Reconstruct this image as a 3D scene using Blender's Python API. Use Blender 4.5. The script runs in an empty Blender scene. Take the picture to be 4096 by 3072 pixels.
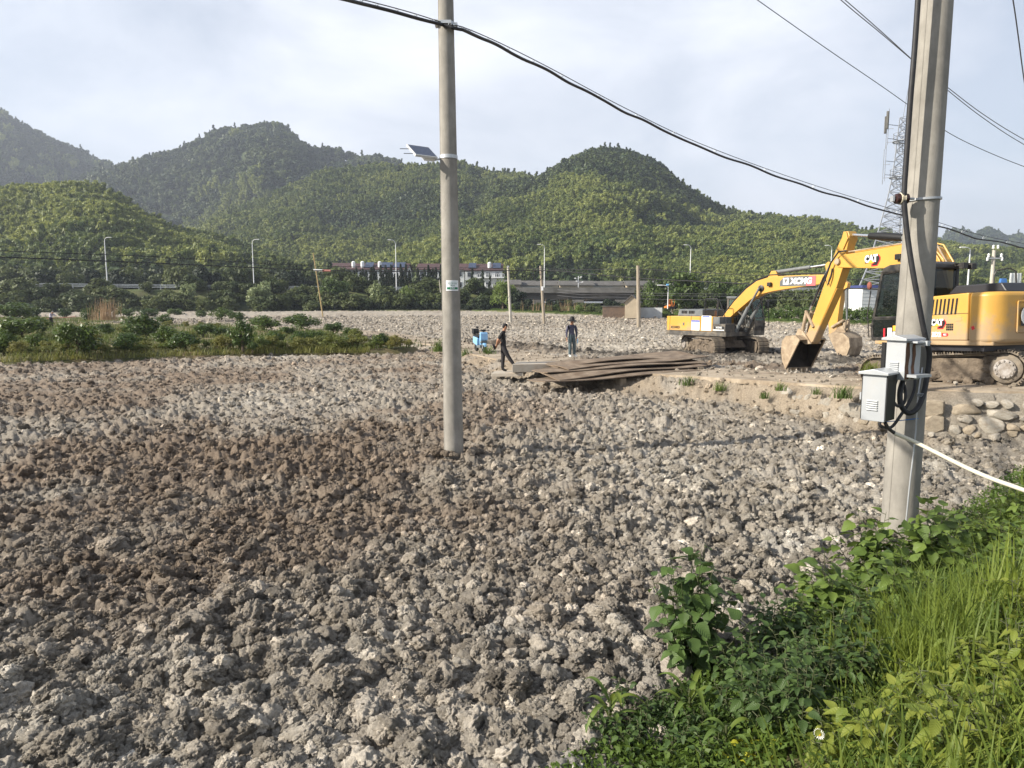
import bpy, bmesh, math, random
import numpy as np
from mathutils import Vector, Matrix, Euler, Quaternion

S = bpy.context.scene
COL = S.collection
R = math.radians
rng = np.random.default_rng(7)
random.seed(7)

# ------------------------------------------------------------------ camera, sky, sun
EYE = 2.75
PITCH = math.atan(329 / 2800)
cam_d = bpy.data.cameras.new('camera')
cam_d.sensor_width = 36.0
cam_d.lens = 2800 / 4096 * 36
cam_d.clip_start = 0.05
cam_d.clip_end = 6000
cam = bpy.data.objects.new('camera', cam_d)
cam.location = (0, 0, EYE)
cam.rotation_euler = (math.pi / 2 - PITCH, 0, 0)
COL.objects.link(cam)
S.camera = cam

SUN_EL = R(29)
SUN_AZ = Vector((-0.966, -0.259))            # horizontal direction towards the sun
sunv = Vector((SUN_AZ.x * math.cos(SUN_EL), SUN_AZ.y * math.cos(SUN_EL), math.sin(SUN_EL)))
sun_d = bpy.data.lights.new('sun', 'SUN')
sun_d.energy = 5.0
sun_d.angle = R(0.53)
sun_d.color = (1.0, 0.92, 0.80)
sun = bpy.data.objects.new('sun', sun_d)
sun.rotation_euler = sunv.to_track_quat('Z', 'Y').to_euler()
COL.objects.link(sun)

world = bpy.data.worlds.new('World')
S.world = world
world.use_nodes = True
wn, wl = world.node_tree.nodes, world.node_tree.links
wn.clear()
w_out = wn.new('ShaderNodeOutputWorld')
w_bg = wn.new('ShaderNodeBackground')
w_sky = wn.new('ShaderNodeTexSky')
w_sky.sky_type = 'NISHITA'
w_sky.sun_disc = False
w_sky.sun_elevation = SUN_EL
w_sky.sun_rotation = math.atan2(SUN_AZ.x, SUN_AZ.y)
w_sky.air_density = 1.0
w_sky.dust_density = 1.5
w_sky.ozone_density = 1.6
w_bg.inputs['Strength'].default_value = 0.066
w_tc = wn.new('ShaderNodeTexCoord')
w_map = wn.new('ShaderNodeMapping')
w_map.inputs['Scale'].default_value = (1.0, 1.0, 2.2)
w_n1 = wn.new('ShaderNodeTexNoise')
w_n1.inputs['Scale'].default_value = 2.3
w_n1.inputs['Detail'].default_value = 7
w_n1.inputs['Roughness'].default_value = 0.55
w_n1.inputs['Distortion'].default_value = 0.35
w_r1 = wn.new('ShaderNodeValToRGB')
w_r1.color_ramp.elements[0].position = 0.36
w_r1.color_ramp.elements[0].color = (0.42, 0.42, 0.42, 1)
w_r1.color_ramp.elements[1].position = 0.66
w_r1.color_ramp.elements[1].color = (0.93, 0.93, 0.93, 1)
w_n2 = wn.new('ShaderNodeTexNoise')
w_n2.inputs['Scale'].default_value = 1.6
w_n2.inputs['Detail'].default_value = 5
w_r2 = wn.new('ShaderNodeValToRGB')
w_r2.color_ramp.elements[0].position = 0.3
w_r2.color_ramp.elements[0].color = (7.2, 7.7, 8.6, 1)
w_r2.color_ramp.elements[1].position = 0.7
w_r2.color_ramp.elements[1].color = (9.3, 9.5, 10.1, 1)
w_mix = wn.new('ShaderNodeMix')
w_mix.data_type = 'RGBA'
wl.new(w_tc.outputs['Generated'], w_map.inputs['Vector'])
wl.new(w_map.outputs[0], w_n1.inputs['Vector'])
wl.new(w_map.outputs[0], w_n2.inputs['Vector'])
wl.new(w_n1.outputs['Fac'], w_r1.inputs[0])
wl.new(w_n2.outputs['Fac'], w_r2.inputs[0])
# cloud thinned overhead, out of the camera's view, to weaken the sky fill
w_sep = wn.new('ShaderNodeSeparateXYZ')
wl.new(w_tc.outputs['Generated'], w_sep.inputs[0])
w_el = wn.new('ShaderNodeMapRange')
w_el.inputs['From Min'].default_value = 0.37; w_el.inputs['From Max'].default_value = 1.0
w_el.inputs['To Min'].default_value = 1.0; w_el.inputs['To Max'].default_value = 0.25
wl.new(w_sep.outputs['Z'], w_el.inputs['Value'])
w_mul = wn.new('ShaderNodeMath'); w_mul.operation = 'MULTIPLY'
wl.new(w_r1.outputs[0], w_mul.inputs[0]); wl.new(w_el.outputs[0], w_mul.inputs[1])
wl.new(w_mul.outputs[0], w_mix.inputs['Factor'])
wl.new(w_sky.outputs[0], w_mix.inputs[6])
wl.new(w_r2.outputs[0], w_mix.inputs[7])
wl.new(w_mix.outputs[2], w_bg.inputs['Color'])
wl.new(w_bg.outputs[0], w_out.inputs['Surface'])

S.view_settings.view_transform = 'Standard'
S.view_settings.look = 'None'
S.view_settings.exposure = 1.0
S.view_settings.gamma = 1.0
S.view_settings.use_curve_mapping = False
S.render.engine = 'CYCLES'
S.cycles.use_denoising = True
S.cycles.max_bounces = 7
S.cycles.transparent_max_bounces = 8
S.cycles.volume_bounces = 0

# ------------------------------------------------------------------ helpers
def W(u, v, D):
    """world point on the sight line of photograph pixel (u, v) at depth D"""
    a, b = (u - 2048) / 2800, -(v - 1536) / 2800
    c, s = math.cos(PITCH), math.sin(PITCH)
    d = np.array([a, c + b * s, -s + b * c])
    t = D / d[1]
    return Vector((d[0] * t, D, EYE + d[2] * t))

def G(u, v, z):
    a, b = (u - 2048) / 2800, -(v - 1536) / 2800
    c, s = math.cos(PITCH), math.sin(PITCH)
    d = np.array([a, c + b * s, -s + b * c])
    t = (z - EYE) / d[2]
    return Vector((d[0] * t, d[1] * t, z))

def tag(o, label=None, cat=None, group=None, kind=None):
    for k, v in (('label', label), ('category', cat), ('group', group), ('kind', kind)):
        if v:
            o[k] = v
    return o

def obj(name, me, parent=None, loc=None, rot=None, scale=None):
    o = bpy.data.objects.new(name, me)
    if loc is not None: o.location = loc
    if rot is not None: o.rotation_euler = rot
    if scale is not None: o.scale = (scale,) * 3 if isinstance(scale, (int, float)) else scale
    COL.objects.link(o)
    if parent is not None: o.parent = parent
    return o

def empty(name, loc, rz=0.0, label=None, cat=None, group=None):
    o = obj(name, None, None, loc, (0, 0, rz))
    o.empty_display_size = 0.3
    return tag(o, label, cat, group)

def copy_tree(o, parent=None):
    c = o.copy()
    COL.objects.link(c)
    c.parent = parent
    for ch in o.children:
        copy_tree(ch, c)
    return c

def mesh_np(name, v, f, mat=None, smooth=False):
    """fast mesh from arrays; f is (n,3) or (n,4)"""
    v = np.asarray(v, np.float32); f = np.asarray(f, np.int32)
    me = bpy.data.meshes.new(name)
    me.vertices.add(len(v)); me.vertices.foreach_set('co', v.ravel())
    k = f.shape[1]
    me.loops.add(f.size); me.loops.foreach_set('vertex_index', f.ravel())
    me.polygons.add(len(f))
    me.polygons.foreach_set('loop_start', np.arange(0, f.size, k, dtype=np.int32))
    me.polygons.foreach_set('use_smooth', np.full(len(f), smooth, bool))
    me.update(calc_edges=True)
    if mat is not None: me.materials.append(mat)
    return me

class MB:
    """collects solids that become ONE mesh object"""
    def __init__(s):
        s.v, s.f, s.m = [], [], []
    def add(s, vs, fs, mi=0):
        o = len(s.v)
        s.v += [tuple(p) for p in vs]
        s.f += [tuple(i + o for i in f) for f in fs]
        s.m += [mi] * len(fs)
        return s
    def box(s, c, d, rot=None, mi=0, taper=1.0):
        x, y, z = d[0] / 2, d[1] / 2, d[2] / 2
        vs = [Vector((sx * x * (taper if sz > 0 else 1), sy * y * (taper if sz > 0 else 1), sz * z)) for sz in (-1, 1) for sy in (-1, 1) for sx in (-1, 1)]
        if rot is not None:
            q = rot if isinstance(rot, Matrix) else Euler(rot).to_matrix()
            vs = [q @ p for p in vs]
        c = Vector(c)
        return s.add([p + c for p in vs], [(0, 2, 3, 1), (4, 5, 7, 6), (0, 1, 5, 4), (2, 6, 7, 3), (0, 4, 6, 2), (1, 3, 7, 5)], mi)
    def bar(s, a, b, w, h=None, mi=0):
        a, b = Vector(a), Vector(b)
        d = b - a
        q = d.to_track_quat('X', 'Z').to_matrix()
        return s.box((a + b) / 2, (d.length, w, h or w), q, mi)
    def tube(s, pts, r, n=8, mi=0, cap=True):
        pts = [Vector(p) for p in pts]
        rs = r if isinstance(r, (list, tuple)) else [r] * len(pts)
        vs, fs = [], []
        up = None
        for i, p in enumerate(pts):
            t = (pts[min(i + 1, len(pts) - 1)] - pts[max(i - 1, 0)]).normalized()
            if up is None:
                up = Vector((0, 0, 1)) if abs(t.z) < 0.9 else Vector((1, 0, 0))
            x = up.cross(t)
            if x.length < 1e-5: x = Vector((0, 1, 0)).cross(t)
            x.normalize(); y = t.cross(x).normalized(); up = y
            for k in range(n):
                a = 2 * math.pi * k / n
                vs.append(p + (x * math.cos(a) + y * math.sin(a)) * rs[i])
        for i in range(len(pts) - 1):
            for k in range(n):
                a, b = i * n + k, i * n + (k + 1) % n
                fs.append((a, b, b + n, a + n))
        if cap:
            fs.append(tuple(range(n - 1, -1, -1)))
            fs.append(tuple(range((len(pts) - 1) * n, len(pts) * n)))
        return s.add(vs, fs, mi)
    def lathe(s, prof, n=16, mi=0, mat=None):
        vs, fs = [], []
        for r_, z in prof:
            for k in range(n):
                a = 2 * math.pi * k / n
                p = Vector((r_ * math.cos(a), r_ * math.sin(a), z))
                vs.append(mat @ p if mat is not None else p)
        for i in range(len(prof) - 1):
            for k in range(n):
                a, b = i * n + k, i * n + (k + 1) % n
                fs.append((a, b, b + n, a + n))
        fs.append(tuple(range(n - 1, -1, -1))); fs.append(tuple(range((len(prof) - 1) * n, len(prof) * n)))
        return s.add(vs, fs, mi)
    def prism(s, poly, y0, y1, mi=0, axis='y'):
        """poly in the x-z plane pushed along y (axis y), or in x-y pushed along z (axis z)"""
        n = len(poly)
        area = sum(poly[i][0] * poly[(i + 1) % n][1] - poly[(i + 1) % n][0] * poly[i][1] for i in range(n))
        if area < 0: poly = poly[::-1]
        if axis == 'y':
            vs = [(p[0], y0, p[1]) for p in poly] + [(p[0], y1, p[1]) for p in poly]
        else:
            vs = [(p[0], p[1], y1) for p in poly] + [(p[0], p[1], y0) for p in poly]
        fs = [tuple(range(n)), tuple(range(2 * n - 1, n - 1, -1))]
        fs += [(i, i + n, (i + 1) % n + n, (i + 1) % n) for i in range(n)]
        return s.add(vs, fs, mi)
    def sphere(s, c, r, n=10, mi=0, sc=(1, 1, 1)):
        m = max(4, n // 2 + 1)
        vs, fs = [], []
        for i in range(m + 1):
            t = math.pi * i / m
            for k in range(n):
                a = 2 * math.pi * k / n
                vs.append((c[0] + r * sc[0] * math.sin(t) * math.cos(a), c[1] + r * sc[1] * math.sin(t) * math.sin(a), c[2] + r * sc[2] * math.cos(t)))
        for i in range(m):
            for k in range(n):
                fs.append((i * n + k, (i + 1) * n + k, (i + 1) * n + (k + 1) % n, i * n + (k + 1) % n))
        return s.add(vs, fs, mi)
    def xform(s, M):
        s.v = [tuple(M @ Vector(p)) for p in s.v]
        return s
    def mesh(s, name, mats, smooth=False):
        me = bpy.data.meshes.new(name)
        me.from_pydata(s.v, [], s.f)
        for m in (mats if isinstance(mats, (list, tuple)) else [mats]):
            me.materials.append(m)
        me.polygons.foreach_set('material_index', s.m)
        me.polygons.foreach_set('use_smooth', [smooth] * len(s.f))
        me.update()
        return me
    def build(s, name, mats, parent=None, smooth=False, bevel=0.0, loc=None, rot=None, seg=2):
        o = obj(name, s.mesh(name, mats, smooth), parent, loc, rot)
        if smooth:
            try:
                o.data.set_sharp_from_angle(angle=R(40))
            except Exception:
                pass
        if bevel:
            b = o.modifiers.new('bevel', 'BEVEL')
            b.width = bevel; b.segments = seg; b.limit_method = 'ANGLE'; b.angle_limit = R(35)
            b.harden_normals = False
        return o

def text_mesh(s, size, mat, extrude=0.003, bold=0.0, shear=0.0, sx=1.0):
    c = bpy.data.curves.new('lettering', 'FONT')
    c.body = s; c.size = size; c.extrude = extrude; c.offset = bold; c.shear = shear
    c.align_x = 'CENTER'; c.align_y = 'CENTER'
    c.resolution_u = 3
    t = bpy.data.objects.new('lettering_source', c)
    me = bpy.data.meshes.new_from_object(t)
    me.name = 'lettering'
    bpy.data.objects.remove(t); bpy.data.curves.remove(c)
    if sx != 1.0:
        for v in me.vertices: v.co.x *= sx
    me.materials.clear(); me.materials.append(mat)
    return me

def face_rot(nx, ny):
    """rotation that stands local x-y lettering upright, facing the horizontal direction (nx, ny)"""
    return (math.pi / 2, 0, math.atan2(nx, -ny))

# ------------------------------------------------------------------ noise in numpy
def _hash(ix, iy, seed):
    h = (ix.astype(np.int64) * 374761393 + iy.astype(np.int64) * 668265263 + seed * 2147483647) & 0xFFFFFFFF
    h = ((h ^ (h >> 13)) * 1274126177) & 0xFFFFFFFF
    h = ((h ^ (h >> 16)) * 2246822519) & 0xFFFFFFFF
    return ((h ^ (h >> 15)) & 0xFFFFFF) / float(0x1000000)

def vnoise(x, y, seed=0):
    ix, iy = np.floor(x), np.floor(y)
    fx, fy = x - ix, y - iy
    fx = fx * fx * fx * (fx * (fx * 6 - 15) + 10); fy = fy * fy * fy * (fy * (fy * 6 - 15) + 10)
    a, b = _hash(ix, iy, seed), _hash(ix + 1, iy, seed)
    c, d = _hash(ix, iy + 1, seed), _hash(ix + 1, iy + 1, seed)
    return (a + (b - a) * fx) * (1 - fy) + (c + (d - c) * fx) * fy

def fbm(x, y, seed=0, oct=4, gain=0.5):
    t, a, n = 0.0, 1.0, 0.0
    for i in range(oct):
        t = t + a * vnoise(x * 2 ** i + i * 17.3, y * 2 ** i - i * 9.1, seed + i); n += a; a *= gain
    return t / n

def lumps(x, y, cell, seed, rmin=0.4, rmax=0.8, squash=0.8, keep=1.0):
    """height of rounded boulders strewn one per cell"""
    gx, gy = x / cell, y / cell
    ix, iy = np.floor(gx), np.floor(gy)
    h = np.zeros_like(x)
    for ox in (-1, 0, 1):
        for oy in (-1, 0, 1):
            cx, cy = ix + ox, iy + oy
            px = cx + 0.1 + 0.8 * _hash(cx, cy, seed)
            py = cy + 0.1 + 0.8 * _hash(cx, cy, seed + 1)
            k = _hash(cx, cy, seed + 2)
            r = rmin + (rmax - rmin) * k * k
            an = _hash(cx, cy, seed + 3) * 3.14159
            e = 0.62 + 0.38 * _hash(cx, cy, seed + 5)
            dx, dy = gx - px, gy - py
            ca, sa = np.cos(an), np.sin(an)
            d2 = (dx * ca + dy * sa) ** 2 + ((-dx * sa + dy * ca) / e) ** 2
            b = np.sqrt(np.clip(1 - d2 / (r * r), 0, 1)) * r * squash
            if keep < 1.0:
                b = np.where(_hash(cx, cy, seed + 4) < keep, b, 0)
            h = np.maximum(h, b)
    return h * cell

def sstep(a, b, x):
    t = np.clip((x - a) / (b - a), 0, 1)
    return t * t * (3 - 2 * t)

def polyline_dist(x, y, pts):
    """distance to a polyline, signed (+ on the right hand of travel), with the other columns of pts interpolated"""
    pts = np.asarray(pts, float)
    best = np.full(x.shape, 1e18); sgn = np.ones_like(x)
    ex = [np.zeros_like(x) for _ in range(pts.shape[1] - 2)]
    for i in range(len(pts) - 1):
        p, q = pts[i], pts[i + 1]
        dx, dy = q[0] - p[0], q[1] - p[1]
        t = np.clip(((x - p[0]) * dx + (y - p[1]) * dy) / (dx * dx + dy * dy), 0, 1)
        d2 = (x - p[0] - t * dx) ** 2 + (y - p[1] - t * dy) ** 2
        m = d2 < best
        best = np.where(m, d2, best)
        side = np.sign((x - p[0]) * dy - (y - p[1]) * dx)
        sgn = np.where(m, side, sgn)
        for k in range(len(ex)):
            ex[k] = np.where(m, p[2 + k] + t * (q[2 + k] - p[2 + k]), ex[k])
    return (np.sqrt(best) * np.where(sgn == 0, 1, sgn), *ex)

# ------------------------------------------------------------------ materials
def _nt(name):
    m = bpy.data.materials.new(name)
    m.use_nodes = True
    nt = m.node_tree
    return m, nt, nt.nodes['Principled BSDF'], nt.nodes['Material Output']

def mat(name, c1, c2=None, scale=4.0, rough=0.7, metal=0.0, bump=0.0, bscale=30.0, detail=6.0, coord='Object', contrast=(0.35, 0.65), spec=0.35,
        dirt=None, dirt_amt=0.55, dscale=2.0, dz=None, rough2=None, coat=0.0, stretch=None):
    """c1-c2 mottled by noise; dirt: a third colour in broad patches (dz: denser below this local height)"""
    m, nt, p, out = _nt(name)
    N, L = nt.nodes, nt.links
    tc = N.new('ShaderNodeTexCoord')
    if coord == 'Position':
        vec = N.new('ShaderNodeNewGeometry').outputs['Position']
    else:
        vec = tc.outputs[coord]
    src = vec
    if stretch:
        mp = N.new('ShaderNodeMapping'); mp.inputs['Scale'].default_value = stretch
        L.new(vec, mp.inputs['Vector']); vec = mp.outputs[0]
    p.inputs['Roughness'].default_value = rough
    p.inputs['Metallic'].default_value = metal
    p.inputs['Specular IOR Level'].default_value = spec
    if coat: p.inputs['Coat Weight'].default_value = coat
    col = None
    n = N.new('ShaderNodeTexNoise')
    n.inputs['Scale'].default_value = scale; n.inputs['Detail'].default_value = detail; n.inputs['Roughness'].default_value = 0.6
    L.new(vec, n.inputs['Vector'])
    if c2 is None: c2 = tuple(x * 0.8 for x in c1)
    rp = N.new('ShaderNodeValToRGB')
    rp.color_ramp.elements[0].position, rp.color_ramp.elements[1].position = contrast
    rp.color_ramp.elements[0].color = (*c2, 1); rp.color_ramp.elements[1].color = (*c1, 1)
    L.new(n.outputs['Fac'], rp.inputs[0])
    col = rp.outputs[0]
    if dirt is not None:
        dn = N.new('ShaderNodeTexNoise')
        dn.inputs['Scale'].default_value = dscale; dn.inputs['Detail'].default_value = 8; dn.inputs['Roughness'].default_value = 0.65
        L.new(src, dn.inputs['Vector'])
        fac = dn.outputs['Fac']
        if dz is not None:
            sp = N.new('ShaderNodeSeparateXYZ'); L.new(src, sp.inputs[0])
            mr = N.new('ShaderNodeMapRange')
            mr.inputs['From Min'].default_value = dz[0]; mr.inputs['From Max'].default_value = dz[1]
            mr.inputs['To Min'].default_value = 0.45; mr.inputs['To Max'].default_value = -0.25
            L.new(sp.outputs['Z'], mr.inputs['Value'])
            ad = N.new('ShaderNodeMath'); ad.operation = 'ADD'
            L.new(fac, ad.inputs[0]); L.new(mr.outputs[0], ad.inputs[1]); fac = ad.outputs[0]
        dr = N.new('ShaderNodeMapRange')
        dr.inputs['From Min'].default_value = 0.45; dr.inputs['From Max'].default_value = 0.68
        dr.inputs['To Max'].default_value = dirt_amt
        L.new(fac, dr.inputs['Value'])
        mx = N.new('ShaderNodeMix'); mx.data_type = 'RGBA'
        L.new(dr.outputs[0], mx.inputs['Factor']); L.new(col, mx.inputs[6]); mx.inputs[7].default_value = (*dirt, 1)
        col = mx.outputs[2]
        rr = N.new('ShaderNodeMapRange'); rr.inputs['To Min'].default_value = rough; rr.inputs['To Max'].default_value = 0.95
        L.new(dr.outputs[0], rr.inputs['Value']); L.new(rr.outputs[0], p.inputs['Roughness'])
    L.new(col, p.inputs['Base Color'])
    if bump:
        bn = N.new('ShaderNodeTexNoise')
        bn.inputs['Scale'].default_value = bscale; bn.inputs['Detail'].default_value = 5; bn.inputs['Roughness'].default_value = 0.65
        L.new(vec, bn.inputs['Vector'])
        b = N.new('ShaderNodeBump'); b.inputs['Strength'].default_value = bump; b.inputs['Distance'].default_value = 0.5 / bscale
        L.new(bn.outputs['Fac'], b.inputs['Height']); L.new(b.outputs[0], p.inputs['Normal'])
    return m

def plain(name, c, rough=0.6, metal=0.0, spec=0.4):
    m, nt, p, out = _nt(name)
    p.inputs['Base Color'].default_value = (*c, 1)
    p.inputs['Roughness'].default_value = rough; p.inputs['Metallic'].default_value = metal
    p.inputs['Specular IOR Level'].default_value = spec
    return m

def leaf_mat(name, c1, c2, scale=1.0, trans=0.3, rough=0.55, coord='Position', inst=None, veins=False, warm=None):
    """leaf colour mottled between c1 and c2, part of the light passing through; inst: a 0-1 tint attribute that moves it to a third colour"""
    m, nt, p, out = _nt(name)
    N, L = nt.nodes, nt.links
    if coord == 'Position':
        vec = N.new('ShaderNodeNewGeometry').outputs['Position']
    else:
        vec = N.new('ShaderNodeTexCoord').outputs[coord]
    n = N.new('ShaderNodeTexNoise'); n.inputs['Scale'].default_value = scale; n.inputs['Detail'].default_value = 4
    L.new(vec, n.inputs['Vector'])
    rp = N.new('ShaderNodeValToRGB')
    rp.color_ramp.elements[0].position, rp.color_ramp.elements[1].position = 0.3, 0.7
    rp.color_ramp.elements[0].color = (*c2, 1); rp.color_ramp.elements[1].color = (*c1, 1)
    L.new(n.outputs['Fac'], rp.inputs[0])
    col = rp.outputs[0]
    if inst or warm:
        mx = N.new('ShaderNodeMix'); mx.data_type = 'RGBA'
        if inst:
            at = N.new('ShaderNodeAttribute'); at.attribute_type = 'INSTANCER'; at.attribute_name = 'tint'
            L.new(at.outputs['Fac'], mx.inputs['Factor'])
        else:
            oi = N.new('ShaderNodeObjectInfo')
            L.new(oi.outputs['Random'], mx.inputs['Factor'])
        L.new(col, mx.inputs[6]); mx.inputs[7].default_value = (*(inst or warm), 1)
        col = mx.outputs[2]
    L.new(col, p.inputs['Base Color'])
    p.inputs['Roughness'].default_value = rough
    p.inputs['Specular IOR Level'].default_value = 0.3
    tr = N.new('ShaderNodeBsdfTranslucent')
    hs = N.new('ShaderNodeHueSaturation'); hs.inputs['Value'].default_value = 1.5; hs.inputs['Hue'].default_value = 0.485
    L.new(col, hs.inputs['Color']); L.new(hs.outputs[0], tr.inputs['Color'])
    ms = N.new('ShaderNodeMixShader'); ms.inputs[0].default_value = trans
    L.new(p.outputs[0], ms.inputs[1]); L.new(tr.outputs[0], ms.inputs[2]); L.new(ms.outputs[0], out.inputs['Surface'])
    if veins:
        tc = N.new('ShaderNodeTexCoord'); sp = N.new('ShaderNodeSeparateXYZ'); L.new(tc.outputs['Object'], sp.inputs[0])
        ab = N.new('ShaderNodeMath'); ab.operation = 'ABSOLUTE'; L.new(sp.outputs['Y'], ab.inputs[0])
        mu = N.new('ShaderNodeMath'); mu.operation = 'MULTIPLY_ADD'; mu.inputs[1].default_value = -0.8
        L.new(ab.outputs[0], mu.inputs[0]); L.new(sp.outputs['X'], mu.inputs[2])
        sc = N.new('ShaderNodeMath'); sc.operation = 'MULTIPLY'; sc.inputs[1].default_value = 48.0; L.new(mu.outputs[0], sc.inputs[0])
        sn = N.new('ShaderNodeMath'); sn.operation = 'SINE'; L.new(sc.outputs[0], sn.inputs[0])
        b = N.new('ShaderNodeBump'); b.inputs['Strength'].default_value = 0.22; b.inputs['Distance'].default_value = 0.012
        L.new(sn.outputs[0], b.inputs['Height']); L.new(b.outputs[0], p.inputs['Normal'])
    return m

def gn_scatter(name, pts, rots, scl, idx, protos, extra=None, kind='stuff'):
    """one object of stuff: prototypes instanced on points"""
    me = bpy.data.meshes.new(name)
    me.vertices.add(len(pts)); me.vertices.foreach_set('co', np.asarray(pts, np.float32).ravel())
    a = me.attributes.new('rot', 'FLOAT_VECTOR', 'POINT'); a.data.foreach_set('vector', np.asarray(rots, np.float32).ravel())
    scl = np.asarray(scl, np.float32)
    if scl.ndim == 1: scl = np.repeat(scl[:, None], 3, 1)
    a = me.attributes.new('scl', 'FLOAT_VECTOR', 'POINT'); a.data.foreach_set('vector', scl.ravel())
    a = me.attributes.new('idx', 'INT', 'POINT'); a.data.foreach_set('value', np.asarray(idx, np.int32))
    for k, arr in (extra or {}).items():
        arr = np.asarray(arr, np.float32)
        if arr.ndim == 1:
            a = me.attributes.new(k, 'FLOAT', 'POINT'); a.data.foreach_set('value', arr)
        else:
            a = me.attributes.new(k, 'FLOAT_VECTOR', 'POINT'); a.data.foreach_set('vector', arr.ravel())
    col = bpy.data.collections.new(name + '_kinds')
    for i, pm in enumerate(protos):
        col.objects.link(bpy.data.objects.new('%s_kind_%02d' % (name, i), pm))
    ng = bpy.data.node_groups.new(name, 'GeometryNodeTree')
    ng.interface.new_socket('Geometry', in_out='INPUT', socket_type='NodeSocketGeometry')
    ng.interface.new_socket('Geometry', in_out='OUTPUT', socket_type='NodeSocketGeometry')
    gi, go = ng.nodes.new('NodeGroupInput'), ng.nodes.new('NodeGroupOutput')
    ci = ng.nodes.new('GeometryNodeCollectionInfo')
    ci.inputs['Collection'].default_value = col
    ci.inputs['Separate Children'].default_value = True
    ci.inputs['Reset Children'].default_value = True
    ip = ng.nodes.new('GeometryNodeInstanceOnPoints')
    ip.inputs['Pick Instance'].default_value = True
    def na(n, t):
        x = ng.nodes.new('GeometryNodeInputNamedAttribute'); x.data_type = t; x.inputs['Name'].default_value = n
        return x.outputs['Attribute']
    er = ng.nodes.new('FunctionNodeEulerToRotation')
    ng.links.new(na('rot', 'FLOAT_VECTOR'), er.inputs[0])
    ng.links.new(gi.outputs[0], ip.inputs['Points'])
    ng.links.new(ci.outputs[0], ip.inputs['Instance'])
    ng.links.new(na('idx', 'INT'), ip.inputs['Instance Index'])
    ng.links.new(er.outputs[0], ip.inputs['Rotation'])
    ng.links.new(na('scl', 'FLOAT_VECTOR'), ip.inputs['Scale'])
    ng.links.new(ip.outputs[0], go.inputs[0])
    o = obj(name, me)
    md = o.modifiers.new('scatter', 'NODES'); md.node_group = ng
    o['kind'] = kind
    return o
# ------------------------------------------------------------------ ground: ploughed field, raised path, orchard plot
#        x      y     z    width of the level top, run of the slope towards the near field
EDGE = [(30, 11.5, 1.05, 9, .3), (16, 13.2, .94, 9, .3), (10.4, 14.3, .86, 9, .3), (8.8, 14.9, .82, 9, .3), (7.9, 16.0, .74, 8.5, .35), (6.6, 19.5, .54, 7, .8),
        (3.7, 23, .40, 4.6, 1.5), (0.8, 26.6, .30, 4.4, 1.0), (-1.6, 32, .25, 3.6, .9), (-3.6, 38.5, .25, 3.2, 1.0), (-8, 46, .25, 3.2, 1.2),
        (-13.6, 57, .25, 3.2, 1.2), (-28, 72, .25, 3.2, 1.2), (-70, 92, .25, 3.2, 1.2), (-200, 120, .25, 3.2, 1.2)]
ORCH = [(-200, 27), (-60, 28.5), (-22.5, 30.9), (-13.5, 36.0), (-7.2, 36.8), (-4.6, 38.6), (-8.6, 45.6), (-14.4, 56.6), (-28.6, 71.2), (-48, 81), (-58, 116), (-200, 124)]
FAR = [(-300, 112), (-110, 128), (-40, 136), (-8, 137), (3, 124), (14, 112), (24, 101), (34, 90), (41, 83), (58, 76), (110, 66), (300, 50)]

def inside(x, y, poly):
    c = np.zeros(x.shape, bool)
    n = len(poly)
    for i in range(n):
        (x0, y0), (x1, y1) = poly[i], poly[(i + 1) % n]
        m = ((y0 > y) != (y1 > y)) & (x < (x1 - x0) * (y - y0) / (y1 - y0 + 1e-12) + x0)
        c ^= m
    return c

def zfar(y): return .95 * sstep(80, 140, y)

def base_z(x, y):
    s, e, w, run = polyline_dist(x, y, EDGE)
    zf = zfar(y)
    fall = np.where(s > 0, sstep(w + 4.0, w, s), sstep(1.0, 0.0, -s / run))
    z = zf + (e - zf) * fall
    return z, s, w, run

def clod_h(x, y, near=True):
    wx = x + .10 * (fbm(x * 5, y * 5, 5, 3) - .5) + .05 * (fbm(x * 17, y * 17, 15, 2) - .5)
    wy = y + .10 * (fbm(x * 5 + 40, y * 5, 6, 3) - .5) + .05 * (fbm(x * 17 + 9, y * 17, 16, 2) - .5)
    big = .55 + .9 * fbm(x * .35, y * .35, 31, 2)
    h = .10 * (fbm(x * 1.1, y * 1.1, 40, 3) - .5)
    h = h + big * (.55 * lumps(wx, wy, .36, 11, .30, .78, .75, .7) + .85 * lumps(wx, wy, .16, 21, .35, .75, .85))
    if near:
        h = h + .9 * lumps(wx, wy, .075, 51, .35, .75, .85) + .9 * lumps(wx, wy, .036, 61, .3, .7, .8)
        h = h + .012 * (fbm(x * 45, y * 45, 71, 2) - .5)
    return h - .10

def surf(x, y, near=True):
    z, s, w, run = base_z(x, y)
    orch = inside(x, y, ORCH)
    amp = np.ones_like(x)
    amp = np.where((s > -.05) & (s < 3.3), .12, amp)
    amp = np.where((s >= 3.3) & (s < w), .12 + .75 * sstep(3.3, 4.6, s), amp)
    amp = np.where((s < -.05) & (s > -run), .7, amp)
    h = clod_h(x, y, near)
    h = h + sstep(38, 70, y) * (.34 * lumps(x, y, .7, 93, .35, .75, .9) - .03)
    # ridges of turned soil in the strip the excavators have just dug
    d = polyline_dist(x, y, WET)[0]
    h = h + .38 * sstep(3.0, .3, np.abs(d)) * fbm(x * .9, y * .9, 81, 3) + .10 * np.where(s > 4, fbm(x * .6, y * .6, 82, 3), 0)
    z = z + amp * h
    z = np.where(orch, z - .5, z)
    return z, s, w, orch

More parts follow.
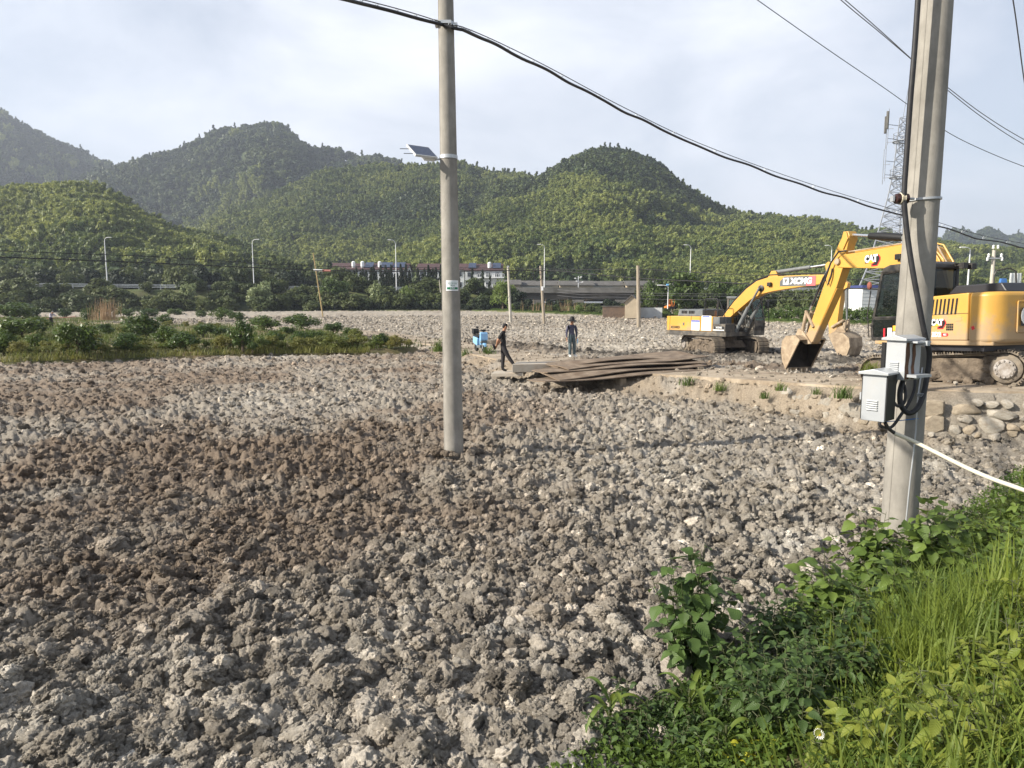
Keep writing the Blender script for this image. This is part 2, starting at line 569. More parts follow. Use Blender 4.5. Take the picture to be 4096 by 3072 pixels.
WET = [(-16, 55), (-7, 46), (-1, 40.5), (4, 36), (9, 32.5), (13, 31), (19, 32)]
GREY, PALE, BROWN, DARK, TAN = (np.array(c) for c in ((.345, .308, .255), (.58, .54, .465), (.225, .170, .123), (.055, .048, .040), (.33, .268, .195)))

def soil_color(x, y):
    n1 = fbm(x * .16, y * .16, 101, 3); n2 = fbm(x * .9, y * .9, 111, 4); n3 = fbm(x * 3.2, y * 3.2, 121, 3)
    c = GREY[None] * np.ones((len(x), 1))
    def mixin(c, col, w): return c + (col[None] - c) * np.clip(w, 0, 1)[:, None]
    c = mixin(c, PALE, sstep(.45, .75, n3 * .5 + n2 * .5 + .04 + .10 * sstep(9, 5, y)) * .9 * sstep(90, 30, y))  # pale share fades with distance, painting in the shade among far clods
    left = sstep(3.5, -4.0, x - .12 * (y - 9)) * sstep(3.8, 7.5, y) * sstep(60, 30, y)
    c = mixin(c, BROWN, sstep(.46, .78, n1 * .45 + n2 * .45 + n3 * .10 + .16 * left) * (.55 + .35 * left))
    c = mixin(c, PALE * np.array([.93, .98, 1.05]), sstep(.62, .78, n2) * sstep(12, 5, y) * .6)
    s, e, w, run = polyline_dist(x, y, EDGE)
    c = mixin(c, TAN, sstep(2.6, .2, np.abs(s + .3)) * sstep(.30, .55, n2) * sstep(45, 28, y) * .85)
    c = mixin(c, GREY * .95, sstep(8.2, 9.0, x) * sstep(.0, -.1, s) * (s > -2))
    c = mixin(c, BROWN * .8, ((s > 3.2) & (s < w + 5)) * sstep(.38, .6, n2) * .85 * sstep(38, 26, y))
    d = np.abs(polyline_dist(x, y, WET)[0]) + 2.6 * (n2 - .5)
    c = mixin(c, DARK, sstep(2.3, .9, d) * .9 * sstep(.30, .52, n3 * .6 + n2 * .4))
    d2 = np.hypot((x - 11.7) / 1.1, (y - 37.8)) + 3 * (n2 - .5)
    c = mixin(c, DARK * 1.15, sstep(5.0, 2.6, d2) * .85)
    return c

def soil_mat(name, how):
    m, nt, p, out = _nt(name)
    N, L = nt.nodes, nt.links
    at = N.new('ShaderNodeAttribute'); at.attribute_type = how; at.attribute_name = 'soilcol'
    pos = N.new('ShaderNodeNewGeometry').outputs['Position']
    n = N.new('ShaderNodeTexNoise'); n.inputs['Scale'].default_value = 24; n.inputs['Detail'].default_value = 6; n.inputs['Roughness'].default_value = .7
    L.new(pos, n.inputs['Vector'])
    mr = N.new('ShaderNodeMapRange'); mr.inputs['From Min'].default_value = .3; mr.inputs['From Max'].default_value = .7
    mr.inputs['To Min'].default_value = .62; mr.inputs['To Max'].default_value = 1.32
    L.new(n.outputs['Fac'], mr.inputs['Value'])
    vm = N.new('ShaderNodeVectorMath'); vm.operation = 'SCALE'
    L.new(at.outputs['Vector'], vm.inputs[0]); L.new(mr.outputs[0], vm.inputs['Scale'])
    L.new(vm.outputs[0], p.inputs['Base Color'])
    p.inputs['Roughness'].default_value = .95; p.inputs['Specular IOR Level'].default_value = .15
    b1 = N.new('ShaderNodeTexNoise'); b1.inputs['Scale'].default_value = 60; b1.inputs['Detail'].default_value = 6; b1.inputs['Roughness'].default_value = .75
    L.new(pos, b1.inputs['Vector'])
    b = N.new('ShaderNodeBump'); b.inputs['Strength'].default_value = 1.0; b.inputs['Distance'].default_value = .05
    L.new(b1.outputs['Fac'], b.inputs['Height']); L.new(b.outputs[0], p.inputs['Normal'])
    return m

def strips(rads, ths):
    rr, tt = np.meshgrid(rads, ths, indexing='ij')
    return rr * np.sin(tt), rr * np.cos(tt)

def grid_faces(nr, nc):
    i = np.arange(nr - 1)[:, None] * nc + np.arange(nc - 1)[None]
    i = i.ravel()
    return np.stack([i, i + 1, i + nc + 1, i + nc], 1)

rads = [1.2]
while rads[-1] < 175:
    r_ = rads[-1]
    step = max(.013, r_ * r_ / (700 * 2.75) * 1.55)
    step = min(step, .19 if r_ < 46 else (.5 if r_ < 80 else .8))
    if r_ < 3.4: step = .06
    rads.append(r_ + step)
rads = np.array(rads)
ths = np.concatenate([np.linspace(R(-70), R(-44), 70, endpoint=False), np.linspace(R(-44), R(44), 820), np.linspace(R(44), R(70), 71)[1:]])
X, Y = strips(rads, ths)
xf, yf = X.ravel(), Y.ravel()
Z, s_, w_, orch_ = surf(xf, yf)
soilv = soil_color(xf, yf)
me = mesh_np('field', np.stack([xf, yf, Z], 1), grid_faces(*X.shape)[:, ::-1], soil_mat('tilled_soil', 'GEOMETRY'), True)
a = me.attributes.new('soilcol', 'FLOAT_VECTOR', 'POINT'); a.data.foreach_set('vector', soilv.astype(np.float32).ravel())
field = tag(obj('field', me), kind='structure')

# the plain underneath, out to the horizon
m_plain = mat('far_ground', (.10, .105, .05), (.07, .06, .035), scale=.05, coord='Position', rough=.95)
gx, gy = np.meshgrid(np.linspace(-2600, 2600, 40), np.linspace(-300, 3200, 40))
ground = tag(obj('ground', mesh_np('ground', np.stack([gx.ravel(), gy.ravel(), np.full(gx.size, -.9)], 1), grid_faces(40, 40), m_plain)), kind='structure')

# clods: a few prototype lumps of broken clay
def clod_mesh(seed, sub, mat_):
    bm = bmesh.new()
    bmesh.ops.create_icosphere(bm, subdivisions=sub, radius=1.0)
    r = random.Random(seed)
    ax = Vector((r.uniform(.75, 1.25), r.uniform(.7, 1.1), r.uniform(.55, .8)))
    ph = [(Vector((r.gauss(0, 1), r.gauss(0, 1), r.gauss(0, 1))), r.uniform(0, 6.28)) for _ in range(10)]
    cuts = [(Vector((r.gauss(0, 1), r.gauss(0, 1), r.gauss(0, .8))).normalized(), r.uniform(.62, .9)) for _ in range(5)]
    from mathutils import noise as mn
    off = Vector((seed * 7.3, seed * 3.1, 0))
    for v in bm.verts:
        p = v.co.copy()
        d = 1 + .34 * mn.noise(p * 1.5 + off) + .20 * mn.noise(p * 3.2 + off)
        d += .34 * (.45 - mn.voronoi(p * 2.3 + off)[0][0]) + .34 * (.42 - mn.voronoi(p * 4.6 + off)[0][0]) + (.24 * (.4 - mn.voronoi(p * 9.5 + off)[0][0]) if sub > 3 else 0) + .08 * mn.noise(p * 17 + off)
        p = p * d
        for n, c in cuts:
            e = p.dot(n) - c
            if e > 0: p -= n * e * (.4 if seed % 2 else .85)
        v.co = Vector((p.x * ax.x, p.y * ax.y, p.z * ax.z))
    me = bpy.data.meshes.new('soil_clod')
    bm.to_mesh(me); bm.free()
    me.materials.append(mat_)
    me.polygons.foreach_set('use_smooth', [True] * len(me.polygons))
    return me

m_clod = soil_mat('clod_soil', 'INSTANCER')
protos = [clod_mesh(i, 5 if i < 6 else 4, m_clod) for i in range(9)]
NC = 210000
uu = rng.uniform(0, 1, NC)
rr = 1 / (1 / 3.3 + uu * (1 / 62 - 1 / 3.3))        # even on the ground as seen: many near, few far
th = np.where(rng.uniform(0, 1, NC) < .93, rng.uniform(R(-42), R(42), NC), rng.uniform(R(-66), R(66), NC))
far_extra = rng.uniform(0, 1, NC) < .55
rr = np.where(far_extra, np.sqrt(rng.uniform(8 ** 2, 112 ** 2, NC)), rr)
cx, cy = rr * np.sin(th), rr * np.cos(th)
cz, cs, cw, co = surf(cx, cy)
bankline = ((cx - .5) * .68 + (cy - 3.8) * -.733) > .15
onpath = (cs > .15) & (cs < 3.3)
keep = ~co & ~((cs > -.1) & (cs <= .15)) & ~bankline & (~onpath | (rng.uniform(0, 1, NC) < .22 + .5 * sstep(1.2, 3.0, cs) * (fbm(cx * .8, cy * .8, 91, 3) > .5)))
cz = np.where(onpath, cz + .085, cz)
cx, cy, cz, rr, onpath = cx[keep], cy[keep], cz[keep], rr[keep], onpath[keep]
size = np.clip(np.exp(rng.normal(-3.72, .62, len(cx))), .010, .10) * np.interp(rr, [3, 10, 25, 60, 110], [1.0, 1.0, 1.3, 1.7, 2.4]) * np.where(onpath, .7, 1)
gn_scatter('soil_clods', np.stack([cx, cy, cz - size * .05], 1), rng.uniform(0, 6.28, (len(cx), 3)) * np.array([.12, .12, 1]), size,
           rng.integers(0, 9, len(cx)), protos, {'soilcol': soil_color(cx, cy) * np.exp(rng.normal(0, .30, (len(cx), 1)))})

# the large lumps one can pick out, each an object of its own lying in the field
m_clod_o = soil_mat('lump_soil', 'OBJECT')
lump_me = [clod_mesh(40 + i, 5, m_clod_o) for i in range(7)]
k, tries = 0, 0
taken = []
while k < 220 and tries < 6000:
    tries += 1
    r_ = 1 / (1 / 4.2 + random.random() * (1 / 19 - 1 / 4.2)); t_ = random.uniform(R(-38), R(34))
    x_, y_ = r_ * math.sin(t_), r_ * math.cos(t_)
    if (x_ - .5) * .68 - (y_ - 3.8) * .733 > -.25: continue
    z_, s1, w1, o1 = (float(q[0]) for q in surf(np.array([x_]), np.array([y_])))
    if s1 > -1 or o1: continue
    sz = random.uniform(.04, .078) * (1.3 if random.random() < .12 else 1)
    if any((x_ - a) ** 2 + (y_ - b) ** 2 < (sz + c) ** 2 * 1.3 for a, b, c in taken): continue
    if math.hypot(x_ + 1.06, y_ - 12.4) < .5 or math.hypot(x_ - 4.45, y_ - 8.1) < .6: continue
    taken.append((x_, y_, sz))
    o = obj('soil_clod', random.choice(lump_me), field, (x_, y_, z_ - sz * .05), (random.uniform(-.4, .4), random.uniform(-.4, .4), random.uniform(0, 6.3)), sz)
    c = soil_color(np.array([x_]), np.array([y_]))[0] * random.uniform(.9, 1.35)
    o['soilcol'] = [float(q) for q in c]
    k += 1

# soil heaped round the feet of the two near poles
for px_, py_, r0_ in ((-1.05, 12.45, .24), (4.47, 8.1, .27)):
    for i in range(26):
        a_ = random.uniform(0, 6.283); q_ = r0_ + abs(random.gauss(0, .13)); s_ = random.uniform(.035, .085)
        x_, y_ = px_ + q_ * math.cos(a_), py_ + q_ * math.sin(a_)
        o = obj('soil_clod', random.choice(lump_me), field, (x_, y_, .03 + .10 * max(0, .45 - (q_ - r0_)) + s_ * .1), (random.uniform(-.4, .4), random.uniform(-.4, .4), random.uniform(0, 6.3)), s_)
        o['soilcol'] = [float(q) for q in soil_color(np.array([x_]), np.array([y_]))[0] * random.uniform(.7, 1.2)]
# concrete path along the raised edge
m_path = mat('dusty_concrete', (.40, .34, .26), (.29, .235, .17), scale=.9, coord='Position', rough=.95, bump=.5, bscale=18, dirt=(.12, .085, .055), dirt_amt=.9, dscale=1.1)
def path_strip(pts, wid, z_up, thick, name, m):
    P = np.array(pts, float)
    # resample
    Q = []
    for i in range(len(P) - 1):
        n = max(2, int(np.linalg.norm(P[i + 1, :2] - P[i, :2]) / .5))
        for t in np.linspace(0, 1, n, endpoint=False): Q.append(P[i] + t * (P[i + 1] - P[i]))
    Q.append(P[-1]); Q = np.array(Q)
    k = np.ones(9) / 9
    for c in range(3):
        pad = np.concatenate([np.full(4, Q[0, c]), Q[:, c], np.full(4, Q[-1, c])])
        Q[:, c] = np.convolve(pad, k, 'valid')
    T = np.gradient(Q[:, :2], axis=0); T /= np.linalg.norm(T, axis=1)[:, None]
    Nn = np.stack([T[:, 1], -T[:, 0]], 1)
    rows = []
    for f, dz in ((0.0, -thick), (0.0, 0), (.33, .012), (.66, .012), (1.0, 0), (1.0, -thick)):
        o2 = f * wid + (.03 * (vnoise(np.arange(len(Q)) * .35, np.zeros(len(Q)) + f * 9, 5) - .5))
        rows.append(np.column_stack([Q[:, 0] + Nn[:, 0] * o2, Q[:, 1] + Nn[:, 1] * o2, Q[:, 2] + z_up + dz]))
    V = np.stack(rows, 1)
    return mesh_np(name, V.reshape(-1, 3), grid_faces(len(Q), 6)[:, ::-1], m)
path = tag(obj('path', path_strip([p[:3] for p in EDGE], 3.1, .05, .13, 'path', m_path)), kind='structure')

# orchard plot
m_orch = mat('orchard_soil', (.24, .175, .10), (.075, .085, .03), scale=.55, coord='Position', rough=.95, bump=.6, bscale=9, dirt=(.07, .085, .025), dirt_amt=.85, dscale=.7)
op = np.array(ORCH)
gx, gy = np.meshgrid(np.linspace(-200, -3, 330), np.linspace(26, 130, 200))
ox, oy = gx.ravel(), gy.ravel()
d_or = polyline_dist(ox, oy, np.vstack([op, op[:1]]))[0]
ins = inside(ox, oy, ORCH)
oz = np.where(ins, .24 * sstep(0, .5, np.abs(d_or)) + .22 * (fbm(ox * .9, oy * .9, 9, 4) - .35) * sstep(0, 1.2, np.abs(d_or)), -.35)
orchard_ground = tag(obj('orchard_ground', mesh_np('orchard_ground', np.stack([ox, oy, oz], 1), grid_faces(*gx.shape), m_orch, True)), kind='structure')

def orch_z(x, y):
    return float(.24 + .22 * (fbm(np.array([x * .9]), np.array([y * .9]), 9, 4)[0] - .35))

def gz(x, y):
    """bare ground height at a point (no clods)"""
    return float(base_z(np.array([float(x)]), np.array([float(y)]))[0][0])
# ------------------------------------------------------------------ grassy strip beyond the field, highway bank, hills
m_verge = mat('verge_soil', (.085, .11, .03), (.05, .055, .025), scale=.35, coord='Position', rough=.95, dirt=(.22, .19, .10), dirt_amt=.5, dscale=.25)
HW = [(-320, 112, 8.2), (-190, 130, 6.6), (-102, 140, 5.5), (-48, 148, 5.05), (-8, 155, 4.8), (38, 158, 4.8), (120, 152, 4.8), (330, 130, 4.8)]
fx, fy_ = np.array([p[0] for p in FAR]), np.array([p[1] for p in FAR])
hx, hy, hz = (np.array([p[i] for p in HW]) for i in range(3))
def far_y(x): return np.interp(x, fx, fy_)
def hw_y(x): return np.interp(x, hx, hy)
def hw_z(x): return np.interp(x, hx, hz)
def verge_z(x, y):
    """land from the far edge of the field to behind the highway"""
    f, h, zt = far_y(x), hw_y(x), hw_z(x)
    bridge = sstep(-6.5, -4.0, x) * sstep(37, 33, x)
    foot = np.maximum(h - 13, f + 1)
    rise = sstep(0, 1, (y - foot) / np.maximum(h - 5 - foot, 1)) * (1 - bridge)
    low = zfar(f) + .25
    return np.where(y < f, zfar(f) - .6, low + (zt - .1 - low) * rise + .25 * (fbm(x * .3, y * .3, 3, 3) - .5) * sstep(0, 2, y - f))
gx, gt = np.meshgrid(np.linspace(-300, 300, 301), np.concatenate([np.linspace(-.03, 1, 34), np.linspace(1.06, 1.9, 14)]))
vy = far_y(gx) + gt * (hw_y(gx) + 2 - far_y(gx))
verge = tag(obj('verge', mesh_np('verge', np.stack([gx.ravel(), vy.ravel(), verge_z(gx.ravel(), vy.ravel())], 1), grid_faces(*gx.shape), m_verge, True)), kind='structure')

def ridge(pts):
    return np.array([(p[0] - 2048) / 2800 for p in pts]), np.array([p[1] for p in pts], float)
HILLS = [  # silhouette (pixels), depth of the foot, depth of the crest, height of the trees on it
    dict(p=ridge([(-1500, 700), (-600, 520), (-250, 470), (0, 452), (100, 478), (200, 532), (300, 582), (400, 632), (480, 655), (600, 720), (900, 880), (1300, 1150)]), yb=620, yr=1000, th=7),
    dict(p=ridge([(-100, 1100), (200, 850), (420, 700), (540, 662), (650, 642), (750, 612), (850, 562), (930, 527), (1030, 514), (1130, 518), (1180, 542), (1250, 588), (1350, 618), (1430, 635), (1550, 628), (1620, 652), (1700, 692), (1900, 760), (2300, 900), (2600, 1150)]), yb=470, yr=820, th=7),
    dict(p=ridge([(700, 1050), (850, 880), (1000, 830), (1100, 795), (1200, 745), (1300, 705), (1400, 690), (1480, 672), (1640, 662), (1750, 664), (1850, 660), (1930, 690), (2050, 692), (2120, 712), (2300, 800), (2600, 900), (3000, 1050)]), yb=300, yr=560, th=7),
    dict(p=ridge([(1300, 1150), (1800, 850), (2000, 745), (2120, 712), (2180, 690), (2250, 642), (2350, 602), (2420, 592), (2500, 602), (2600, 652), (2700, 732), (2800, 805), (2900, 852), (3000, 872), (3200, 892), (3400, 925), (3500, 938), (3600, 962), (3800, 985), (4000, 1000), (4300, 1060), (4800, 1150)]), yb=235, yr=480, th=7),
    dict(p=ridge([(3000, 1180), (3500, 1080), (3700, 985), (3760, 935), (3800, 918), (3840, 922), (3860, 940), (3880, 925), (3920, 912), (3950, 925), (3990, 948), (4040, 938), (4096, 962), (4200, 950), (4500, 990), (5200, 1150)]), yb=800, yr=1250, th=7),
    dict(p=ridge([(3200, 1180), (3500, 1090), (3700, 1020), (3850, 1000), (3950, 990), (4100, 985), (4400, 960), (5200, 980)]), yb=240, yr=420, th=5),
    dict(p=ridge([(-1500, 850), (-500, 790), (0, 765), (100, 750), (250, 752), (400, 765), (500, 795), (560, 832), (700, 892), (900, 935), (1050, 985), (1200, 1040), (1400, 1120), (1600, 1180)]), yb=185, yr=285, th=7),
]
def hills_z(x, y, which=False):
    u = x / np.maximum(y, 1)
    best = 3.2 + 0 * x; wh = np.full(x.shape, -1)
    for k, h in enumerate(HILLS):
        v = np.interp(u, *h['p'], left=1207, right=1207)
        wob = 1 + .10 * (fbm(u * 6 + k * 7, np.zeros_like(u), 200 + k, 3) - .5)
        yr, yb = h['yr'] * wob, h['yb']
        top = EYE + (1207 - v) / 2800 * yr * 1.0 - h['th'] * 1.5
        t = (y - yb) / (yr - yb)
        spur = fbm(u * 9 + k * 5, y / 160, 220 + k, 3) - .5
        tt = np.clip(t + .30 * spur * np.clip(t, 0, 1) * np.clip(1 - t, 0, 1) * 4 * .8, 0, 1)
        f = .55 * tt + .45 * sstep(0, 1, tt)
        z = np.where(t <= 1, 3.2 + (top - 3.2) * f, top - (y - yr) * .45)
        z = np.where(t < 0, -5, z)
        m = z > best
        best = np.where(m, z, best); wh = np.where(m, k, wh)
    return (best, wh) if which else best
us = np.linspace(-1.25, 1.25, 300)
ys = np.concatenate([np.linspace(168, 320, 40), np.linspace(326, 900, 90), np.linspace(910, 1500, 36)])
U_, Y_ = np.meshgrid(us, ys)
hxv, hyv = (U_ * Y_).ravel(), Y_.ravel()
m_hill = mat('forest_floor', (.045, .062, .02), (.028, .042, .015), scale=.05, coord='Position', rough=.95)
hills = tag(obj('hills', mesh_np('hills', np.stack([hxv, hyv, hills_z(hxv, hyv)], 1), grid_faces(*U_.shape), m_hill, True)), kind='structure')

# ---- foliage built from many small leaf faces gathered in clumps
def leaf_cloud(centres, per, spread, size, r, aspect=2.0, droop=0.0, out=0.6, rnd=.55):
    """centres (n,4): clump centre and radius; returns vertices and quads of leaf-like rhombs"""
    n = len(centres) * per
    c = np.repeat(np.asarray(centres, float), per, 0)
    d = r.normal(0, 1, (n, 3)); d /= np.linalg.norm(d, axis=1)[:, None]
    rad = c[:, 3:4] * (r.uniform(.35, 1.0, (n, 1)) ** .6) * spread
    p = c[:, :3] + d * rad * np.array([1, 1, .8])
    nrm = d * out + r.normal(0, rnd, (n, 3)) + np.array([0, 0, .35]); nrm /= np.linalg.norm(nrm, axis=1)[:, None]
    t = np.cross(nrm, r.normal(0, 1, (n, 3))); t /= np.linalg.norm(t, axis=1)[:, None]
    t = t + np.array([0, 0, -droop]); t /= np.linalg.norm(t, axis=1)[:, None]
    b = np.cross(nrm, t); b /= np.linalg.norm(b, axis=1)[:, None] + 1e-9
    s = size * r.uniform(.6, 1.35, (n, 1))
    V = np.stack([p - t * s, p + b * s / aspect, p + t * s, p - b * s / aspect], 1).reshape(-1, 3)
    F = np.arange(n * 4).reshape(n, 4)
    return V, F

def crown_mesh(name, seed, m, H=1.0, Wd=1.0, n=16, per=50, size=.1, shape='round', droop=0., aspect=2.0, out=.6, rnd=.55):
    r = np.random.default_rng(seed)
    cs = []
    for i in range(n):
        if shape == 'round':
            d = r.normal(0, 1, 3); d /= np.linalg.norm(d); d[2] = abs(d[2]) * .9 - .15
            q = d * r.uniform(.45, .8)
            cs.append((q[0] * Wd, q[1] * Wd, H * (.55 + .45 * q[2]), r.uniform(.22, .40) * Wd))
        elif shape == 'bush':
            d = r.normal(0, 1, 3); d /= np.linalg.norm(d)
            q = d * r.uniform(.35, .8)
            cs.append((q[0] * Wd * .95, q[1] * Wd * .95, H * (.46 + .48 * q[2]), r.uniform(.24, .42) * Wd))
        elif shape == 'column':
            t = r.uniform(0.02, 1); a = r.uniform(0, 6.28); w = Wd * (1 - t) ** .7 * r.uniform(.3, .75)
            cs.append((w * math.cos(a), w * math.sin(a), H * (.08 + .9 * t), Wd * (.55 - .32 * t)))
        elif shape == 'bamboo':
            a = r.uniform(0, 6.28); w = Wd * r.uniform(.1, .75); tall = r.uniform(.65, 1.0)
            for t in np.linspace(.38, 1, 5):
                lean = w * (.5 + .7 * t * t)
                z = H * tall * (t - .18 * max(0, t - .75) * 4 * .5)
                cs.append((lean * math.cos(a), lean * math.sin(a), z, Wd * (.24 if t < .9 else .15)))
        elif shape == 'pine':
            t = i / n; w = Wd * (1 - t) * r.uniform(.4, .8); a = r.uniform(0, 6.28)
            cs.append((w * math.cos(a), w * math.sin(a), H * (.25 + .73 * t), Wd * (.42 - .3 * t)))
    V, F = leaf_cloud(cs, per, 1.0, size, r, aspect, droop, out, rnd)
    return mesh_np(name, V, F, m, False)

lm_bamboo = leaf_mat('bamboo_leaf', (.10, .14, .034), (.055, .088, .023), scale=.25, trans=.3, inst=(.245, .275, .075))
lm_broad = leaf_mat('broadleaf', (.034, .060, .018), (.018, .036, .012), scale=.25, trans=.18, inst=(.085, .11, .03))
fp = [crown_mesh('bamboo', 300 + i, lm_bamboo, 10.5, 3.6, 10, 30, .52, 'bamboo', 1.0, 2.6, 1.0, .45) for i in range(5)]
fp += [crown_mesh('broad', 320 + i, lm_broad, 8.5, 4.2, 15, 50, .66, 'bush', .2, 1.7, 1.1, .35) for i in range(5)]
fp += [crown_mesh('pine', 340 + i, lm_broad, 10.5, 2.6, 14, 40, .55, 'pine', .1, 2.0, .9, .4) for i in range(2)]
NT = 95000
tu = rng.uniform(-.92, .92, NT)
ty = np.concatenate([rng.uniform(186, 300, NT // 4), rng.uniform(235, 560, NT // 2), rng.uniform(400, 1270, NT - NT // 4 - NT // 2)])
tx = tu * ty
tz, tw = hills_z(tx, ty, True)
ok = np.zeros(NT, bool)
for k, h in enumerate(HILLS):
    ok |= (tw == k) & (ty < h['yr'] * 1.06)
# drop what the land in front hides for good
for fr in (.55, .68, .78, .86, .93):
    zz = hills_z(tx * fr, ty * fr)
    ok &= (zz - EYE) / fr < (tz + 11 - EYE)
ok &= ~((tx > 150) & (ty < 420) & (tu > .6) & (fbm(tx * .03, ty * .09, 77, 2) > .56))
tx, ty, tz, tw, tu = tx[ok], ty[ok], tz[ok], tw[ok], tu[ok]
n1 = fbm(tx * .012, ty * .012, 401, 4); n2 = fbm(tx * .05, ty * .05, 411, 2)
bam = n1 * .65 + n2 * .35
relz = np.zeros_like(tz)
for k, h in enumerate(HILLS):
    v = np.interp(tu, *h['p']); top = EYE + (1207 - v) / 2800 * h['yr']
    relz = np.where(tw == k, (tz - 3) / np.maximum(top - 3, 1), relz)
thr = np.select([tw == 0, tw == 1, tw == 2, tw == 3, tw == 4, tw == 5, tw == 6], [.62, .50 + .3 * relz, .47 + .10 * relz, .40 + .30 * sstep(.35, .8, relz) * sstep(.42, .2, np.abs(tu - .15)), .8, .62, .37 + .12 * sstep(.4, .1, relz)], .5)
isb = bam + rng.normal(0, .045, len(bam)) > thr
pine = ~isb & (rng.uniform(0, 1, len(tx)) < .12)
idx = np.where(isb, rng.integers(0, 5, len(tx)), np.where(pine, rng.integers(10, 12, len(tx)), rng.integers(5, 10, len(tx))))
sc = rng.uniform(.75, 1.15, len(tx)) * (.62 + .9 * fbm(tx * .03, ty * .03, 451, 3)) * np.where((tw == 4) | (tw <= 1), 1.35, 1) * np.where(tw == 5, .55, 1) * np.where((tw == 6), .95, 1)
scl3 = np.stack([sc * rng.uniform(.9, 1.2, len(sc)), sc * rng.uniform(.9, 1.2, len(sc)), sc], 1)
gn_scatter('hill_forest', np.stack([tx, ty, tz - .6], 1), np.stack([rng.normal(0, .06, len(tx)), rng.normal(0, .06, len(tx)), rng.uniform(0, 6.28, len(tx))], 1),
           scl3, idx, fp, {'tint': np.clip(rng.normal(.36, .30, len(tx)) + 1.3 * (fbm(tx * .025, ty * .025, 431, 3) - .5), 0, 1)})

# ------------------------------------------------------------------ highway: bridge, guard rail, lamps
m_conc = mat('weathered_concrete', (.165, .16, .148), (.10, .098, .09), scale=.6, coord='Position', rough=.9, bump=.3, bscale=6, dirt=(.06, .06, .05), dirt_amt=.6, dscale=.5)
m_metal = mat('galvanised_rail', (.50, .52, .53), (.36, .38, .40), scale=1.5, rough=.45, metal=.4)
m_white = plain('white_paint', (.74, .75, .75), .5)
b = MB()
hwp = [(x, float(hw_y(x)), float(hw_z(x))) for x in list(range(-300, -3, 6)) + list(range(36, 300, 8))]
road_pts = [(float(x), float(hw_y(x)) + 1, float(hw_z(x))) for x in np.linspace(-300, 300, 121)]
V, F = [], []
for i, (x, y, z) in enumerate(road_pts):
    V += [(x, y - 5, z), (x, y + 5, z + .08)]
    if i: F.append((2 * i - 2, 2 * i, 2 * i + 1, 2 * i - 1))
road = tag(obj('highway', mesh_np('highway', V, F, m_conc)), kind='structure')
def rail_run(x0, x1, label):
    e = empty('guard_rail', (0, 0, 0), 0, label, 'guard rail')
    r1, r2 = MB(), MB()
    xs = np.arange(x0, x1 + .1, 4.0)
    pts = [Vector((x, float(hw_y(x)) - 4.0, float(hw_z(x)))) for x in xs]
    post = MB().box((0, 0, .42), (.14, .14, .95)).mesh('post', m_metal)
    for p in pts: obj('post', post, e, p)
    for dz in (.35, .62, .86):
        m_ = MB()
        for p, q in zip(pts[:-1], pts[1:]): m_.bar(p + Vector((0, -.08, dz)), q + Vector((0, -.08, dz)), .05, .13)
        m_.build('rail', m_metal, e)
rail_run(-150, -4.5, 'long grey three bar guard rail along the highway above the shrubs')
rail_run(38, 130, 'grey guard rail on the highway behind the excavators')

# bridge
br = empty('road_bridge', (0, 0, 0), 0, 'grey concrete road bridge on short piers at the far side of the field', 'bridge')
BY, BZ = 151.5, 4.8
MB().box((15.7, BY + 4, BZ - .05), (41, 8.6, .3)).box((15.7, BY - .35, BZ + .42), (41, .25, 1.15)).build('parapet', m_conc, br)
MB().box((15.7, BY + 1.7, BZ - .85), (41, .5, 1.2)).build('girder', m_conc, br)
MB().box((15.7, BY + 6.0, BZ - .95), (41, .5, 1.3)).build('girder', m_conc, br)
for px_ in (-3.6, 5.4, 14.2, 23.4, 33.0):
    c = MB().box((px_, BY + 3.5, BZ - 2.1), (2.4 if -3 < px_ < 33 else 3.2, 8.0, 1.0)).build('pier_cap', m_conc, br)
    if -3 < px_ < 33:
        for yy in (1.2, 6.0):
            MB().lathe([(.55, -5), (.55, 0)], 12, 0, Matrix.Translation((px_, BY + yy, BZ - 2.6))).build('pier', m_conc, br, True)
    else:
        MB().box((px_, BY + 3.5, BZ - 4.6), (2.6, 8.2, 4.0)).build('abutment', m_conc, br)
# stone-faced abutment slope with steps
m_stone = mat('grey_stone', (.26, .25, .23), (.15, .145, .135), scale=1.2, coord='Position', rough=.95, bump=.4, bscale=6)
ab = empty('stone_abutment', (-6.3, 148, .8), 0, 'grey rubble stone slope with steps at the left end of the bridge', 'retaining wall')
rs = MB()
for i in range(9):
    for j in range(12):
        rs.box((-3.2 + j * .58 + (i % 2) * .25 + random.uniform(-.05, .05), -2.6 + i * .5, .2 + i * .43), (.52, .5, .42), (0, random.uniform(-.05, .05), random.uniform(-.1, .1)))
tag(rs.build('rubble', m_stone, ab), kind='stuff')
for i in range(11): MB().box((3.4, -3 + i * .42, .1 + i * .36), (1.0, .6, .2)).build('step', m_conc, ab)

